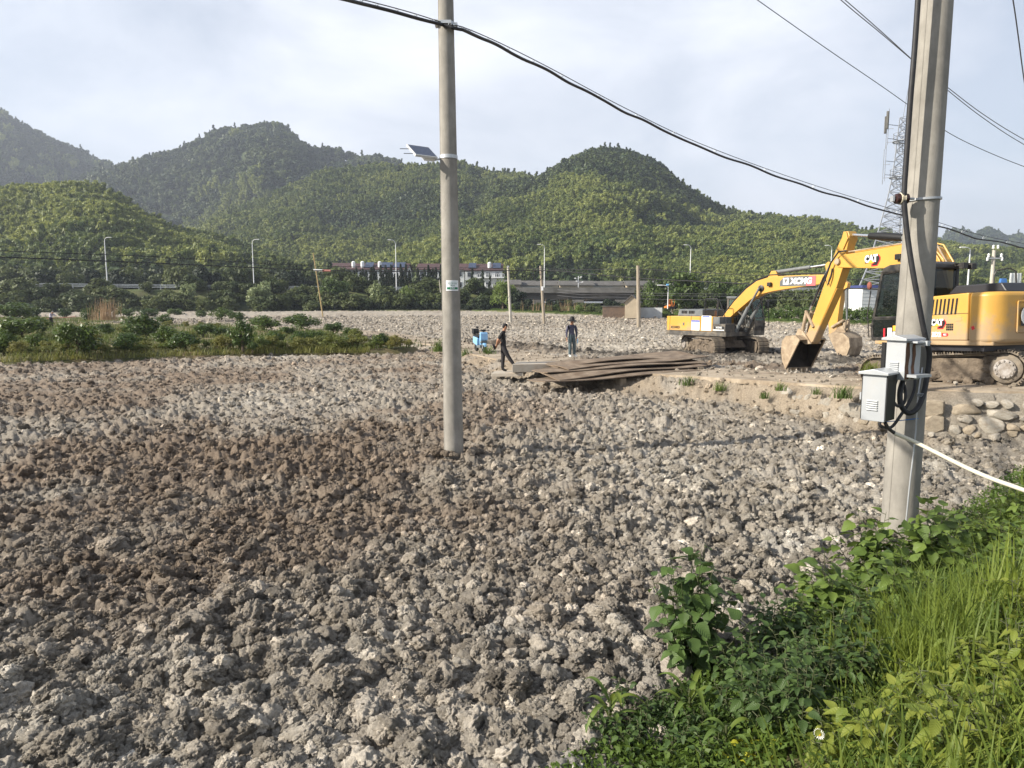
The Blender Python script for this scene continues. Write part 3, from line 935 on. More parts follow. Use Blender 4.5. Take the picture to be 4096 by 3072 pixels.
def lamp_post(name, u, v0, v1, D, label, group=None, head=1, grey=m_white, thick=.11):
    top = W(u, v0, D); z0 = W(u, v1, D).z
    e = empty(name, (top.x, D, z0), 0, label, 'street lamp', group)
    h = top.z - z0
    MB().tube([(0, 0, 0), (0, 0, h * .93)], [thick, thick * .6], 8).build('pole', grey, e, True)
    MB().tube([(0, 0, h * .92), (head * .12, -.1, h * .965), (head * .5, -.2, h * .995), (head * 1.0, -.3, h)], [thick * .55, thick * .5, .05, .045], 6).build('arm', grey, e, True)
    MB().box((head * 1.25, -.33, h + .0), (.75, .26, .12)).build('lamp_head', grey, e, bevel=.03)
    return e
for u, v0, v1, D, hd, lb in ((417, 950, 1145, 144, 1, 'white street lamp in front of the bamboo hill, nearest the left edge'),
                             (1008, 958, 1150, 148, 1, 'white street lamp rising from the pale shrub, below the dip between hills'),
                             (1582, 960, 1160, 152, -1, 'white street lamp in front of the maroon roofed houses'),
                             (2178, 978, 1152, 154, -1, 'white street lamp above the left part of the road bridge'),
                             (2764, 980, 1152, 154, -1, 'white street lamp above the round green tree by the bridge'),
                             (3328, 982, 1150, 152, -1, 'white street lamp mostly hidden behind the large excavator stick')):
    lamp_post('street_lamp', u, v0, v1, D, lb, 'street lamps along the highway', hd)
lamp_post('street_lamp', 3882, 990, 1140, 95, 'white street lamp with curved arm behind the black cab roof', None, -1)
e = lamp_post('solar_lamp', 2673, 1141, 1236, 100, 'thin white lamp with a light blue head by the orange loader', None, -1, m_white, .07)
MB().box((-.12, -.1, 3.42), (.3, .3, .22)).build('blue_head', plain('light_blue', (.16, .42, .75), .5), e)
e = empty('surveillance_mast', W(2313, 1152, 156), 0, 'white mast with several cameras standing on the bridge', 'camera mast')
MB().tube([(0, 0, 0), (0, 0, 2.6)], .09, 8).build('mast', m_white, e, True)
for dx, dz in ((-.7, 2.0), (.6, 2.3), (-.4, 1.4), (.9, 1.2)):
    MB().bar((0, 0, dz), (dx, -.1, dz), .06).box((dx, -.2, dz + .12), (.3, .5, .2)).build('camera_arm', m_white, e)

# ------------------------------------------------------------------ houses
m_wallw = mat('white_plaster', (.52, .54, .54), (.40, .42, .42), scale=.5, rough=.85, dirt=(.30, .29, .27), dirt_amt=.5, dscale=.3)
m_maroon = mat('maroon_roof', (.085, .045, .043), (.06, .034, .033), scale=.8, rough=.7)
m_greyroof = mat('grey_tile_roof', (.13, .125, .115), (.075, .07, .065), scale=1.2, rough=.9, bump=.4, bscale=5)
m_win = plain('dark_window', (.03, .036, .042), .15, 0, .6)
m_solar = plain('solar_glass', (.035, .05, .09), .18, 0, .6)
m_tan = mat('tan_plaster', (.42, .35, .25), (.33, .275, .2), scale=.8, rough=.9)

def house(name, x0, x1, Y, z0, zt, roofz, label, cat, wall, roof, floors=3, bays=6, depth=9, extras=()):
    """gable-roofed block with the ridge along x; front towards the camera"""
    cx_ = (x0 + x1) / 2
    e = empty(name, (cx_, Y, z0), 0, label, cat)
    w, h = x1 - x0, zt - z0
    rz = roofz - z0
    MB().box((0, depth / 2, h / 2), (w, depth, h)).prism([(0, h), (depth, h), (depth / 2, rz - .05)], -w / 2 + .02, w / 2 - .02).build('wall', wall, e)
    o = e.children[-1]
    me_ = o.data
    # the gable prism was drawn in x-z: turn it so that its ridge runs along x
    n0 = 8
    for v in me_.vertices[n0:]:
        x, y, z = v.co
        v.co = (y, x, z)
    me_.flip_normals() if False else None
    r_ = MB()
    for sgn in (-1, 1):
        y0, y1 = (-.5, depth / 2) if sgn < 0 else (depth + .5, depth / 2)
        a0, a1 = h - .12, rz
        r_.add([(-w / 2 - .35, y0, a0), (w / 2 + .35, y0, a0), (w / 2 + .35, y1, a1), (-w / 2 - .35, y1, a1),
                (-w / 2 - .35, y0, a0 + .22), (w / 2 + .35, y0, a0 + .22), (w / 2 + .35, y1, a1 + .22), (-w / 2 - .35, y1, a1 + .22)],
               [(0, 1, 2, 3), (7, 6, 5, 4), (0, 4, 5, 1), (1, 5, 6, 2), (2, 6, 7, 3), (3, 7, 4, 0)])
    r_.build('roof', roof, e)
    fh = h / floors
    for f in range(floors):
        for k in range(bays):
            xx = -w / 2 + (k + .5) * w / bays
            wf = MB().box((xx, -.03, f * fh + fh * .55), (w / bays * .55, .12, fh * .52)).build('window', m_white, e)
            MB().box((xx, -.07, f * fh + fh * .55), (w / bays * .48, .1, fh * .44)).build('pane', m_win, wf)
    for ex in extras:
        if ex[0] == 'solar':
            MB().box((ex[1], 1.6, rz - (rz - h) * .45 + .35), (ex[2], 3.2, .12), (R(28), 0, 0)).build('roof_solar', m_solar, e)
        elif ex[0] == 'tank':
            MB().lathe([(.45, 0), (.5, .2), (.5, 1.5), (.2, 1.7)], 12, 0, Matrix.Translation((ex[1], 1.0, h + .5))).build('water_tank', m_white, e, True)
        elif ex[0] == 'balcony':
            q = MB().box((ex[1], -.9, ex[3]), (ex[2], 1.6, .2)).box((ex[1], -1.65, ex[3] + .95), (ex[2], .12, .1))
            for i in range(int(ex[2] / .5) + 1): q.box((ex[1] - ex[2] / 2 + i * .5, -1.65, ex[3] + .5), (.1, .1, .9))
            q.build('balcony', m_white, e)
    return e
def ux(u, D): return (u - 2048) / 2800 * D
HD = 188
def hv(v): return EYE + (1207 - v) / 2800 * HD
house('terraced_house', ux(1312, HD), ux(1400, HD), HD + 3, 3.2, hv(1075), hv(1052), 'white house at the left end of the village, maroon roof half hidden by trees', 'house', m_wallw, m_maroon, 3, 2)
house('terraced_house', ux(1402, HD), ux(1632, HD), HD, 3.2, hv(1080), hv(1056), 'white house with water tanks and solar panels on its roof', 'house', m_wallw, m_maroon, 3, 6, 9,
      (('solar', -2.5, 2.2), ('solar', 2.2, 3), ('solar', 5.6, 3), ('tank', -4.2), ('tank', .4), ('tank', -6.6), ('balcony', 4, 5, 6.2)))
house('terraced_house', ux(1672, HD), ux(1858, HD), HD + 1, 3.2, hv(1080), hv(1056), 'long white house with a maroon roof and white gable, left of the concrete pole', 'house', m_wallw, m_maroon, 3, 5)
house('terraced_house', ux(1862, HD), ux(2008, HD), HD, 3.2, hv(1083), hv(1058), 'white house with balconies and maroon roof, right of the concrete pole', 'house', m_wallw, m_maroon, 3, 4, 9,
      (('solar', -3.0, 2.0), ('solar', 3.5, 2.2), ('tank', 1.6), ('balcony', 2.0, 7, 5.9), ('balcony', 2.0, 7, 3.0)))
vr = [(2012, 2080, 1140, 1122, 'low grey tiled house just right of the white balcony house'), (2084, 2235, 1142, 1124, 'long low house with pale gable end behind the bridge'),
      (2238, 2370, 1142, 1126, 'low grey roofed house behind the camera mast on the bridge'), (2374, 2500, 1142, 1126, 'low grey roofed house right of a pale gable, behind the bridge'),
      (2504, 2620, 1143, 1126, 'low grey roofed house behind the thickest wooden pole'), (2624, 2716, 1146, 1130, 'low grey roofed house at the right end behind the tree')]
for i, (a, c, v1, v0, lb) in enumerate(vr):
    house('village_house', ux(a, 178), ux(c, 178), 178 + (i % 2) * 3, 3.0, EYE + (1207 - v1) / 2800 * 178, EYE + (1207 - v0) / 2800 * 178, lb, 'house', m_wallw if i % 2 else m_tan, m_greyroof, 1, 4, 8)

# small gabled hut at the field edge: gable end towards the camera
HY = 101
x0, x1 = ux(2497, HY), ux(2552, HY)
e = empty('hut', ((x0 + x1) / 2, HY, .4), R(-14), 'small tan brick hut with a gable, beside the thick wooden pole', 'hut')
w = x1 - x0; h = EYE + (1207 - 1208) / 2800 * HY - .4; pk = EYE + (1207 - 1184) / 2800 * HY - .4
MB().prism([(-w / 2, 0), (w / 2, 0), (w / 2, h), (0, pk), (-w / 2, h)], 0, 3.4).build('wall', m_tan, e)
for sg in (-1, 1):
    MB().add([(sg * (w / 2 + .25), -.25, h - .2), (0, -.25, pk + .06), (0, 3.7, pk + .06), (sg * (w / 2 + .25), 3.7, h - .2),
              (sg * (w / 2 + .25), -.25, h - .06), (0, -.25, pk + .2), (0, 3.7, pk + .2), (sg * (w / 2 + .25), 3.7, h - .06)],
             [(0, 1, 2, 3), (7, 6, 5, 4), (0, 4, 5, 1), (1, 5, 6, 2), (2, 6, 7, 3), (3, 7, 4, 0)]).build('roof', m_greyroof, e)
MB().box((w / 2 + 1.6, 2.4, .75), (3.2, .2, 1.5)).build('yard_wall', m_wallw, e)
e = empty('low_wall', (ux(2455, 104), 104, .4), 0, 'low brown brick wall left of the small tan hut', 'wall')
MB().box((0, 0, .8), (3.4, .25, 1.7)).build('wall', mat('old_brick', (.20, .14, .10), (.13, .10, .08), scale=3, rough=.95), e)
MB().box((0, 0, 1.7), (3.6, .4, .12)).build('coping', m_conc, e)

# white site shed below the mast
SY = 92
e = empty('site_shed', (ux(3480, SY), SY, .3), R(8), 'white panelled shed with a dark blue roof below the telecom tower', 'shed')
sw = 3.0; sh = EYE + (1207 - 1152) / 2800 * SY - .3
m_panel = mat('white_panel', (.70, .71, .70), (.6, .61, .6), scale=.8, rough=.6)
m_blue = plain('dark_blue_roof', (.03, .04, .13), .5)
MB().box((0, 2, sh / 2), (sw, 4, sh)).build('wall', m_panel, e)
for i in range(9): MB().box((0, -.012, .3 + i * sh / 9.2), (sw - .04, .03, .02)).build('panel', plain('panel_seam', (.4, .41, .42), .6) if i == 0 else bpy.data.materials['panel_seam'], e)
MB().box((0, 2, sh + .16), (sw + .5, 4.6, .34), (0, 0, 0), 0, .88).build('roof', m_blue, e)
wf = MB().box((.9, -.03, sh * .75), (.5, .08, .45)).build('window', m_metal, e)
MB().box((.9, -.06, sh * .75), (.42, .06, .37)).build('pane', m_win, wf)
MB().box((-1.2, -.3, .6), (.7, .4, .8)).build('air_unit', m_white, e, bevel=.03)

# telecom tower
TY = 104
tb = Vector((W(3590, 1140, TY).x, TY, 2.0))
m_steel = mat('galvanised_steel', (.33, .35, .38), (.24, .26, .29), scale=2, rough=.4, metal=.35)
e = empty('telecom_tower', tb, R(20), 'tall galvanised lattice telecom tower behind the right hand concrete pole', 'tower')
def tz_(v): return EYE + (1207 - v) / 2800 * TY - tb.z
prof = [(tz_(1150), 4.1), (tz_(1060), 3.2), (tz_(960), 2.55), (tz_(900), 2.2), (tz_(800), 1.6), (tz_(720), 1.25), (tz_(640), 1.08), (tz_(570), .95), (tz_(500), .85)]
prof = [(z, hw * .99) for z, hw in prof]
def corner(k, hw): a = math.pi / 4 + k * math.pi / 2; return hw * 1.25 * math.cos(a), hw * 1.25 * math.sin(a)
lg = []
for k in range(4):
    MB().tube([(*corner(k, hw), z) for z, hw in prof], [.13 - .007 * i for i in range(len(prof))], 6).build('leg', m_steel, e, True)
    MB().box((*corner(k, prof[0][1]), prof[0][0] - .5), (1.0, 1.0, 1.4), None, 0, .6).build('footing', m_conc, e)
lat = MB()
zs = list(np.linspace(prof[0][0], prof[-1][0], 22))
pz, ph = [p[0] for p in prof], [p[1] for p in prof]
for i, (za, zb_) in enumerate(zip(zs[:-1], zs[1:])):
    ha, hb = np.interp(za, pz, ph), np.interp(zb_, pz, ph)
    for k in range(4):
        a0, a1 = corner(k, ha), corner(k + 1, ha); b0, b1 = corner(k, hb), corner(k + 1, hb)
        lat.tube([(*a0, za), (*b1, zb_)], .045, 4, 0, False).tube([(*a1, za), (*b0, zb_)], .045, 4, 0, False).tube([(*b0, zb_), (*b1, zb_)], .04, 4, 0, False)
tag(lat.build('lattice', m_steel, e), kind='stuff')
top = prof[-1][0]
MB().tube([(.6, .6, top - 1), (.02, .02, tz_(350))], .06, 4).tube([(-.6, .6, top - 2), (-.02, .02, tz_(350))], .06, 4).tube([(-.6, -.6, top - 2), (-.02, -.02, tz_(350))], .06, 4).tube([(.6, -.6, top - 2), (.02, -.02, tz_(350))], .06, 4).tube([(0, 0, tz_(360)), (0, 0, tz_(290))], .04, 6).build('spire', m_steel, e)
ld = MB().tube([(.25, 0, 0), (.25, 0, top)], .03, 4).tube([(-.25, 0, 0), (-.25, 0, top)], .03, 4)
for z in np.arange(.3, top, .45): ld.tube([(-.25, 0, z), (.25, 0, z)], .02, 4)
tag(ld.build('ladder', m_steel, e), kind='stuff')
for v_, rr_ in ((590, 1.75), (725, 1.9)):
    z = tz_(v_)
    p = MB()
    for q in range(24):
        a0, a1 = q * math.pi / 12, (q + 1) * math.pi / 12
        for r_ in (rr_, rr_ * .6): p.bar((r_ * math.cos(a0), r_ * math.sin(a0), z), (r_ * math.cos(a1), r_ * math.sin(a1), z), .16, .08)
        for dz in (.55, 1.1): p.bar((rr_ * math.cos(a0), rr_ * math.sin(a0), z + dz), (rr_ * math.cos(a1), rr_ * math.sin(a1), z + dz), .05)
        p.bar((rr_ * .6 * math.cos(a0), rr_ * .6 * math.sin(a0), z), (rr_ * math.cos(a0), rr_ * math.sin(a0), z), .08)
        if q % 2 == 0: p.bar((rr_ * math.cos(a0), rr_ * math.sin(a0), z), (rr_ * math.cos(a0), rr_ * math.sin(a0), z + 1.1), .05)
        if q % 4 == 0: p.bar((rr_ * .95 * math.cos(a0), rr_ * .95 * math.sin(a0), z), (1.2 * math.cos(a0), 1.2 * math.sin(a0), z - 1.6), .07)
    p.build('platform', m_steel, e)
    for q, a0 in enumerate((2.6, 3.5, 4.3, 5.3)):
        c, s = math.cos(a0 - .35), math.sin(a0 - .35)
        r2 = rr_ + (1.9 if q == 1 else .9)
        m_ = MB().bar((rr_ * c, rr_ * s, z + .1), (r2 * c, r2 * s, z + .1), .07).bar((rr_ * c, rr_ * s, z + 2.0), (r2 * c, r2 * s, z + 2.0), .07).tube([(r2 * c, r2 * s, z - .8), (r2 * c, r2 * s, z + 4.2)], .05, 6)
        mm = m_.build('antenna_mount', m_steel, e)
        if v_ == 590: MB().box((r2 * c * 1.06, r2 * s * 1.06, z + 2.6), (.30, .30, 2.4), (0, 0, a0)).build('antenna', m_conc, mm, bevel=.04)

# far right: billboard back and insulated pole
BYY = 100
p = W(4062, 1117, BYY)
e = empty('billboard', (p.x, BYY, .5), 0, 'white ribbed billboard seen from behind, far right above the yellow counterweight', 'billboard')
MB().box((0, 0, p.z - .5), (1.6, .12, 1.7)).build('panel', m_panel, e)
for i in range(4): MB().box((-.65 + i * .43, -.1, p.z - .5), (.09, .1, 1.75)).build('rib', m_metal, e)
MB().tube([(-.5, .1, 0), (-.5, .1, p.z)], .08, 6).build('post', m_metal, e); MB().tube([(.5, .1, 0), (.5, .1, p.z)], .08, 6).build('post', m_metal, e)
e = empty('blue_tarpaulin', W(4012, 1124, 101), 0, 'small patch of blue sheeting beside the far billboard', 'tarpaulin')
MB().box((0, 0, 0), (1.0, .5, .7), None, 0, .8).build('sheet', plain('blue_sheet', (.05, .16, .42), .5), e, bevel=.05)
# ------------------------------------------------------------------ concrete poles and the cables on them
m_pole = mat('pole_concrete', (.33, .312, .275), (.215, .203, .18), scale=3.2, rough=.88, bump=.25, bscale=45, detail=9, dirt=(.14, .13, .115), dirt_amt=.6, dscale=1.6, stretch=(1, 1, .45))
m_black = mat('black_rubber', (.016, .016, .018), (.03, .03, .032), scale=8, rough=.55)
m_rust = mat('rusty_steel', (.17, .085, .045), (.08, .045, .03), scale=6, rough=.85, bump=.3)
m_wire = plain('cable_black', (.012, .012, .013), .5)
m_wire_g = plain('aluminium_cable', (.13, .13, .14), .5)

def up_line(u0, v0, u1, v1, D0, z0, H):
    """axis of a pole seen from (u0,v0) at its foot to (u1,v1) higher up"""
    a = W(u0, v0, D0); b = W(u1, v1, D0)
    d = (b - a); t = H / max(d.z, 1e-3)
    foot = Vector((a.x, a.y, z0))
    foot.x = a.x + d.x * (z0 - a.z) / d.z
    return foot, foot + Vector((d.x / d.z * H, 0, H))

def pole(name, u0, v0, u1, v1, D, H, r0, r1, label, m, group=None, z0=0, buried=.4, n=28):
    f, t = up_line(u0, v0, u1, v1, D, z0, H)
    e = empty(name, f, 0, label, 'utility pole', group)
    d = t - f
    pts = [d * (-buried / H)] + [d * k / 12 for k in range(13)]
    rs = [r0] + [r0 + (r1 - r0) * k / 12 for k in range(13)]
    MB().tube(pts, rs, n).build('shaft', m, e, True)
    sa = R(205)
    MB().tube([p + Vector((math.cos(sa), math.sin(sa), 0)) * r_ for p, r_ in zip(pts, rs)], .006, 5).build('mould_seam', m, e)
    return e, f, d
P1D = 12.45
e1, f1, d1 = pole('concrete_pole', 1815, 1812, 1783, 20, P1D, 11.0, .178, .112, 'tall concrete pole with a small solar panel, standing alone in the near field', m_pole)
# solar panel bracket, collar, plate and cable clamp on the first pole
def on1(v, side=0.0, out=0.0):
    t = (W(1800, v, P1D).z - f1.z) / 11.0
    c = f1 + d1 * t
    return c, .178 + (.112 - .178) * t
c, r_ = on1(630)
e = empty('solar_unit', c, 0, 'small solar panel on a bracket on the left of the concrete pole', 'solar panel')
ax_ = Vector((.36, .25, 0)).normalized(); ay_ = -Vector((.22, -.22, -.21)).normalized(); an_ = ax_.cross(ay_).normalized(); ay_ = an_.cross(ax_)
M_ = Matrix((ax_, ay_, an_)).transposed()
ctr = W(1688, 607, P1D - .12) - c
MB().box(ctr, (.42, .40, .04), M_).build('frame', mat('panel_frame', (.62, .63, .62), rough=.45), e, bevel=.004)
pn = MB()
for i in range(6):
    for j in range(4):
        pn.box(ctr + M_ @ Vector((-.165 + i * .066, -.135 + j * .09, .0215)), (.062, .086, .004), M_)
tag(pn.build('solar_cells', m_solar, e), kind='stuff')
MB().box(ctr + M_ @ Vector((.08, -.08, -.05)), (.2, .2, .06), M_).build('control_box', m_white, e, bevel=.006)
MB().bar(ctr + M_ @ Vector((.12, -.16, -.07)), (-.12, -.03, -.03), .03).build('bracket', m_metal, e)
for dy in (-.1, .08): MB().tube([ctr + M_ @ Vector((-.2, dy, -.01)), ctr + M_ @ Vector((-.2, dy, -.01)) + Vector((-.16, -.03, -.005))], .006, 6).build('antenna', m_black, e)
MB().lathe([(r_ + .004, -.03), (r_ + .012, -.03), (r_ + .012, .03), (r_ + .004, .03)], 28).build('collar', m_metal, e, True)
c, r_ = on1(1143)
e = empty('number_plate', c, 0, 'white plate with green band and the number 41 on the left concrete pole', 'sign')
m_green = plain('sign_green', (.01, .17, .085), .5)
m_signw = plain('sign_white', (.78, .79, .80), .4)
def curved(w0, w1, z0, z1, rr_, m, name):
    v, fcs = [], []
    n = 10
    for i in range(n + 1):
        a = (w0 + (w1 - w0) * i / n) / rr_ - math.pi / 2 + .28
        for q in (rr_, rr_ + .004):
            for z in (z0, z1): v.append((q * math.cos(a), q * math.sin(a), z))
    for i in range(n):
        k = i * 4
        fcs += [(k + 2, k + 6, k + 7, k + 3), (k, k + 1, k + 5, k + 4), (k + 1, k + 3, k + 7, k + 5), (k, k + 4, k + 6, k + 2)]
    fcs += [(0, 2, 3, 1), (n * 4, n * 4 + 1, n * 4 + 3, n * 4 + 2)]
    return MB().add(v, fcs).mesh(name, m)
obj('plate', curved(-.115, .115, -.09, .09, r_ + .002, m_signw, 'plate'), e)
obj('green_band', curved(-.10, .10, -.066, -.028, r_ + .0045, m_green, 'green_band'), e)
obj('panel_line', curved(-.10, .10, .058, .062, r_ + .0045, m_green, 'panel_line'), e)
def wrap_text(s, size, z, m, rr_, bold=0.0):
    me = text_mesh(s, size, m, .0008, bold)
    for v in me.vertices:
        a = v.co.x / rr_ - math.pi / 2 + .28
        q = rr_ + .0015 + v.co.z
        v.co = (q * math.cos(a), q * math.sin(a), z + v.co.y)
    return obj('lettering', me, e)
wrap_text('10kV义亭1098线', .023, .03, m_green, r_ + .006)
wrap_text('西陇支线', .021, -.001, m_green, r_ + .006)
wrap_text('41号杆', .03, -.047, m_signw, r_ + .0085, .0006)
# cast rectangle near the foot
c, r_ = on1(1690)
cv = MB()
for (a0, a1, z0, z1) in ((-.05, .05, .09, .096), (-.05, .05, -.096, -.09), (-.05, -.044, -.09, .09), (.044, .05, -.09, .09)):
    me_ = curved(a0 + .02, a1 + .02, z0, z1, r_ + .001, m_pole, 'cast_mark')
    cv.add([tuple(v.co) for v in me_.vertices], [tuple(p.vertices) for p in me_.polygons])
cv.build('cast_mark', m_pole, e1, loc=c - f1)
c, r_ = on1(100)
e = MB().box((-r_ - .02, -.05, 0), (.05, .14, .09)).box((r_ + .03, -.06, -.04), (.07, .16, .07)).lathe([(r_ + .003, -.03), (r_ + .012, -.03), (r_ + .012, .03), (r_ + .003, .03)], 24).box((0, -r_ - .03, -.01), (.2, .04, .05)).build('cable_clamp', m_metal, e1, loc=c - f1)

P2D = 8.1
e2, f2, d2 = pole('concrete_pole', 3597, 2080, 3749, 0, P2D, 9.5, .196, .136, 'thick round concrete pole at the right with two grey meter boxes and black cables', m_pole, None, .05)
def on2(v):
    z = W(3650, v, P2D).z
    t = (z - f2.z) / 9.5
    return f2 + d2 * t, .196 + (.136 - .196) * t

# meter boxes, each a thing fixed to the pole
m_box = mat('grey_box_steel', (.42, .44, .455), (.37, .39, .405), scale=1.5, rough=.38, metal=.25, dirt=(.36, .33, .29), dirt_amt=.3, dscale=5)
m_dark = plain('dark_plastic', (.02, .02, .021), .45)
def meter_box(name, corner_u, corner_v, w, v_h, D, yaw, label, depth, open_door, stains):
    """corner: top right front edge of the box seen in the photograph"""
    tr = W(corner_u, corner_v, D)
    bl = W(corner_u, corner_v + v_h, D)
    h = tr.z - bl.z
    e = empty(name, (tr.x, D, tr.z - h), yaw, label, 'meter box')
    m = MB().box((-w / 2, depth / 2, h / 2), (w, depth, h))
    m.build('casing', m_box, e, bevel=.006)
    lid = MB().prism([(-w - .035, h - .005), (.03, h - .005), (.03, h + .02), (-w / 2, h + .055), (-w - .035, h + .02)], -.045, depth + .03)
    lid.build('lid', m_box, e, bevel=.004)
    for i in range(5):
        z = h * (.24 + .047 * i) if True else 0
        lm = MB().prism([(-w * .76, z - .008), (-w * .32, z - .008), (-w * .29, z), (-w * .32, z + .008), (-w * .76, z + .008), (-w * .79, z)], -.014, .002)
        lm.build('louvre', m_box, e, bevel=.004)
    if open_door:
        MB().box((-w - .055, .05, h * .45), (.09, .03, h * .93), (0, 0, R(-35))).build('door', m_dark, e, bevel=.004)
        MB().box((.045, depth * .62, h * .96), (.1, depth * .9, .02)).box((.06, depth * .75, h * .93), (.12, .05, .05)).box((.05, depth * .62, .05), (.13, depth, .03)).build('bracket', m_metal, e)
        for y0_, y1_ in ((.0, .24), (.42, .62)):
            V = []
            for k in range(7):
                t = k / 6
                V += [(.0035, depth * (y0_ + .03 * math.sin(k * 2.3)), h * (.02 + .93 * t)), (.0035, depth * (y1_ + .04 * math.sin(k * 1.7 + 1)), h * (.02 + .93 * t))]
            MB().add(V, [(2 * k, 2 * k + 1, 2 * k + 3, 2 * k + 2) for k in range(6)]).build('rust_stain', m_rust, e)
    else:
        MB().box((.003, depth * .5, h * .5), (.012, depth * .96, h * .97)).build('side_panel', m_dark, e)
        MB().box((-w - .006, depth * .5, h * .5), (.012, depth * .9, h * .95)).build('side_panel', m_dark, e)
        MB().box((-w - .03, depth * .3, h * .5), (.03, .05, .08)).build('latch', m_metal, e)
    return e, w, h
mb1, mw, mh = meter_box('meter_box', 3626, 1362, .225, 160, 7.55, R(-62), 'upper grey steel meter box with open black door and rust streaks, on the thick pole', .27, True, True)
mb2, mw2, mh2 = meter_box('meter_box', 3548, 1500, .245, 190, 7.45, R(-48), 'lower grey steel meter box with a dark right side, hanging left of the thick pole', .27, False, False)

def cable(name, pts, r, m, label=None, cat='cable', n=8, smooth_it=4, group=None):
    P = [Vector(p) for p in pts]
    out = []
    for i in range(len(P) - 1):
        p0, p1, p2, p3 = P[max(i - 1, 0)], P[i], P[i + 1], P[min(i + 2, len(P) - 1)]
        for k in range(smooth_it):
            t = k / smooth_it
            out.append(.5 * ((2 * p1) + (p2 - p0) * t + (2 * p0 - 5 * p1 + 4 * p2 - p3) * t * t + (3 * p1 - p0 - 3 * p2 + p3) * t ** 3))
    out.append(P[-1])
    rr_ = r if not isinstance(r, (list, tuple)) else list(np.interp(np.linspace(0, 1, len(out)), np.linspace(0, 1, len(r)), r))
    o = MB().tube(out, rr_, n).build(name, m, None, True)
    if label: tag(o, label, cat, group)
    return o
CD = 7.84
cb = [(3690, -260, 7.9), (3672, 0, 7.9), (3658, 200, 7.9), (3640, 420, 7.9), (3625, 640, 7.9), (3617, 760, 7.9), (3618, 830, 7.9), (3632, 960, 7.88), (3652, 1090, CD), (3678, 1230, CD - .02), (3700, 1340, CD), (3716, 1400, 7.86), (3716, 1450, 7.87), (3706, 1520, 7.84),
      (3690, 1590, 7.78), (3663, 1640, 7.72), (3630, 1652, 7.7), (3604, 1620, 7.7), (3600, 1570, 7.72), (3610, 1530, 7.78), (3618, 1500, 7.82)]
cable('supply_cable', [W(*p) for p in cb], .029, m_black, 'thick black cable running down the right concrete pole and looping below the box', 'cable', 10)
cable('meter_cable', [W(3588, 1512, 7.8), W(3574, 1560, 7.72), W(3572, 1600, 7.7), (W(3592, 1625, 7.68)), W(3617, 1610, 7.7), W(3622, 1570, 7.72), W(3612, 1525, 7.8)], .017, m_black, 'thin black cable loop hanging under the upper meter box', 'cable')
cable('meter_cable', [W(3660, 1512, 7.86), W(3656, 1560, 7.78), W(3636, 1610, 7.72), W(3600, 1665, 7.7), W(3570, 1705, 7.7), W(3545, 1712, 7.62), W(3524, 1706, 7.5), W(3516, 1690, 7.5)], .017, m_black, 'black cable sloping down to the lower meter box', 'cable')
cable('meter_cable', [W(3541, 1692, 7.5), W(3552, 1712, 7.6), W(3572, 1728, 7.66), W(3585, 1736, 7.66)], .02, m_black, 'short black cable end entering the white pipe', 'cable')
# insulator with its strap
c, r_ = on2(800)
ins = empty('insulator', W(3606, 795, 7.93), 0, 'dark brown insulator strapped to the thick concrete pole with cream twine', 'insulator')
m_ins = plain('brown_porcelain', (.035, .016, .014), .25)
MB().lathe([(.03, -.075), (.055, -.065), (.06, -.03), (.035, -.012), (.035, .012), (.06, .03), (.055, .065), (.03, .075)], 18).build('spool', m_ins, ins, True, rot=(0, math.pi / 2, 0))
MB().tube([(-.1, 0, 0), (.14, 0, 0)], .014, 8).box((-.1, 0, 0), (.02, .06, .06)).build('bolt', m_metal, ins)
tw = MB()
for i in range(4): tw.lathe([(.058 + .004 * (i % 2), -.004), (.066, 0), (.058, .004)], 14, 0, Matrix.Translation((-.02 + i * .014, 0, 0)) @ Matrix.Rotation(math.pi / 2, 4, 'Y'))
tw.build('twine', plain('cream_twine', (.55, .5, .38), .9), ins)
MB().lathe([(r_ + .002, -.012), (r_ + .02, -.012), (r_ + .02, .012), (r_ + .002, .012)], 28, 0, Matrix.Translation(c - Vector(ins.location)) @ Matrix.Rotation(R(-3), 4, 'Y')).build('strap', m_metal, ins, True)
# ground wire, twine and the white conduit
cable('ground_wire', [W(3690, 1470, 7.9), W(3676, 1560, 7.86), W(3668, 1640, 7.84), W(3660, 1760, 7.84), W(3640, 1930, 7.84), W(3622, 2110, 7.84)], .009, m_metal, 'grey ground wire running down the front of the thick pole', 'wire')
c, r_ = on2(1672)
cable('blue_twine', [W(3520, 1690, 7.6), W(3560, 1686, 7.86), W(3620, 1680, 7.84), W(3684, 1672, 7.94)], .005, plain('blue_string', (.02, .14, .42), .7), 'blue twine tied round the thick pole under the meter boxes', 'twine')
tie = MB()
for dz in (0, .014, .028): tie.lathe([(.034, -.004), (.04, 0), (.034, .004)], 12, 0, Matrix.Translation(W(3681, 1584, 7.8) + Vector((0, 0, dz))))
tag(tie.build('wire_tie', m_metal), 'grey wire wound round the black cable on the thick pole', 'wire')
m_pvc = mat('cream_pvc', (.60, .57, .45), (.52, .50, .40), scale=3, rough=.45)
cd = [W(3577, 1733, 7.66), W(3660, 1768, 7.62), W(3760, 1818, 7.4), W(3860, 1868, 7.15), W(3960, 1912, 6.9), W(4060, 1948, 6.7), W(4200, 1998, 6.5), W(4400, 2065, 6.3)]
cable('conduit', cd, .022, m_pvc, 'long cream plastic pipe slanting from the pole down to the weeds', 'pipe', 12)

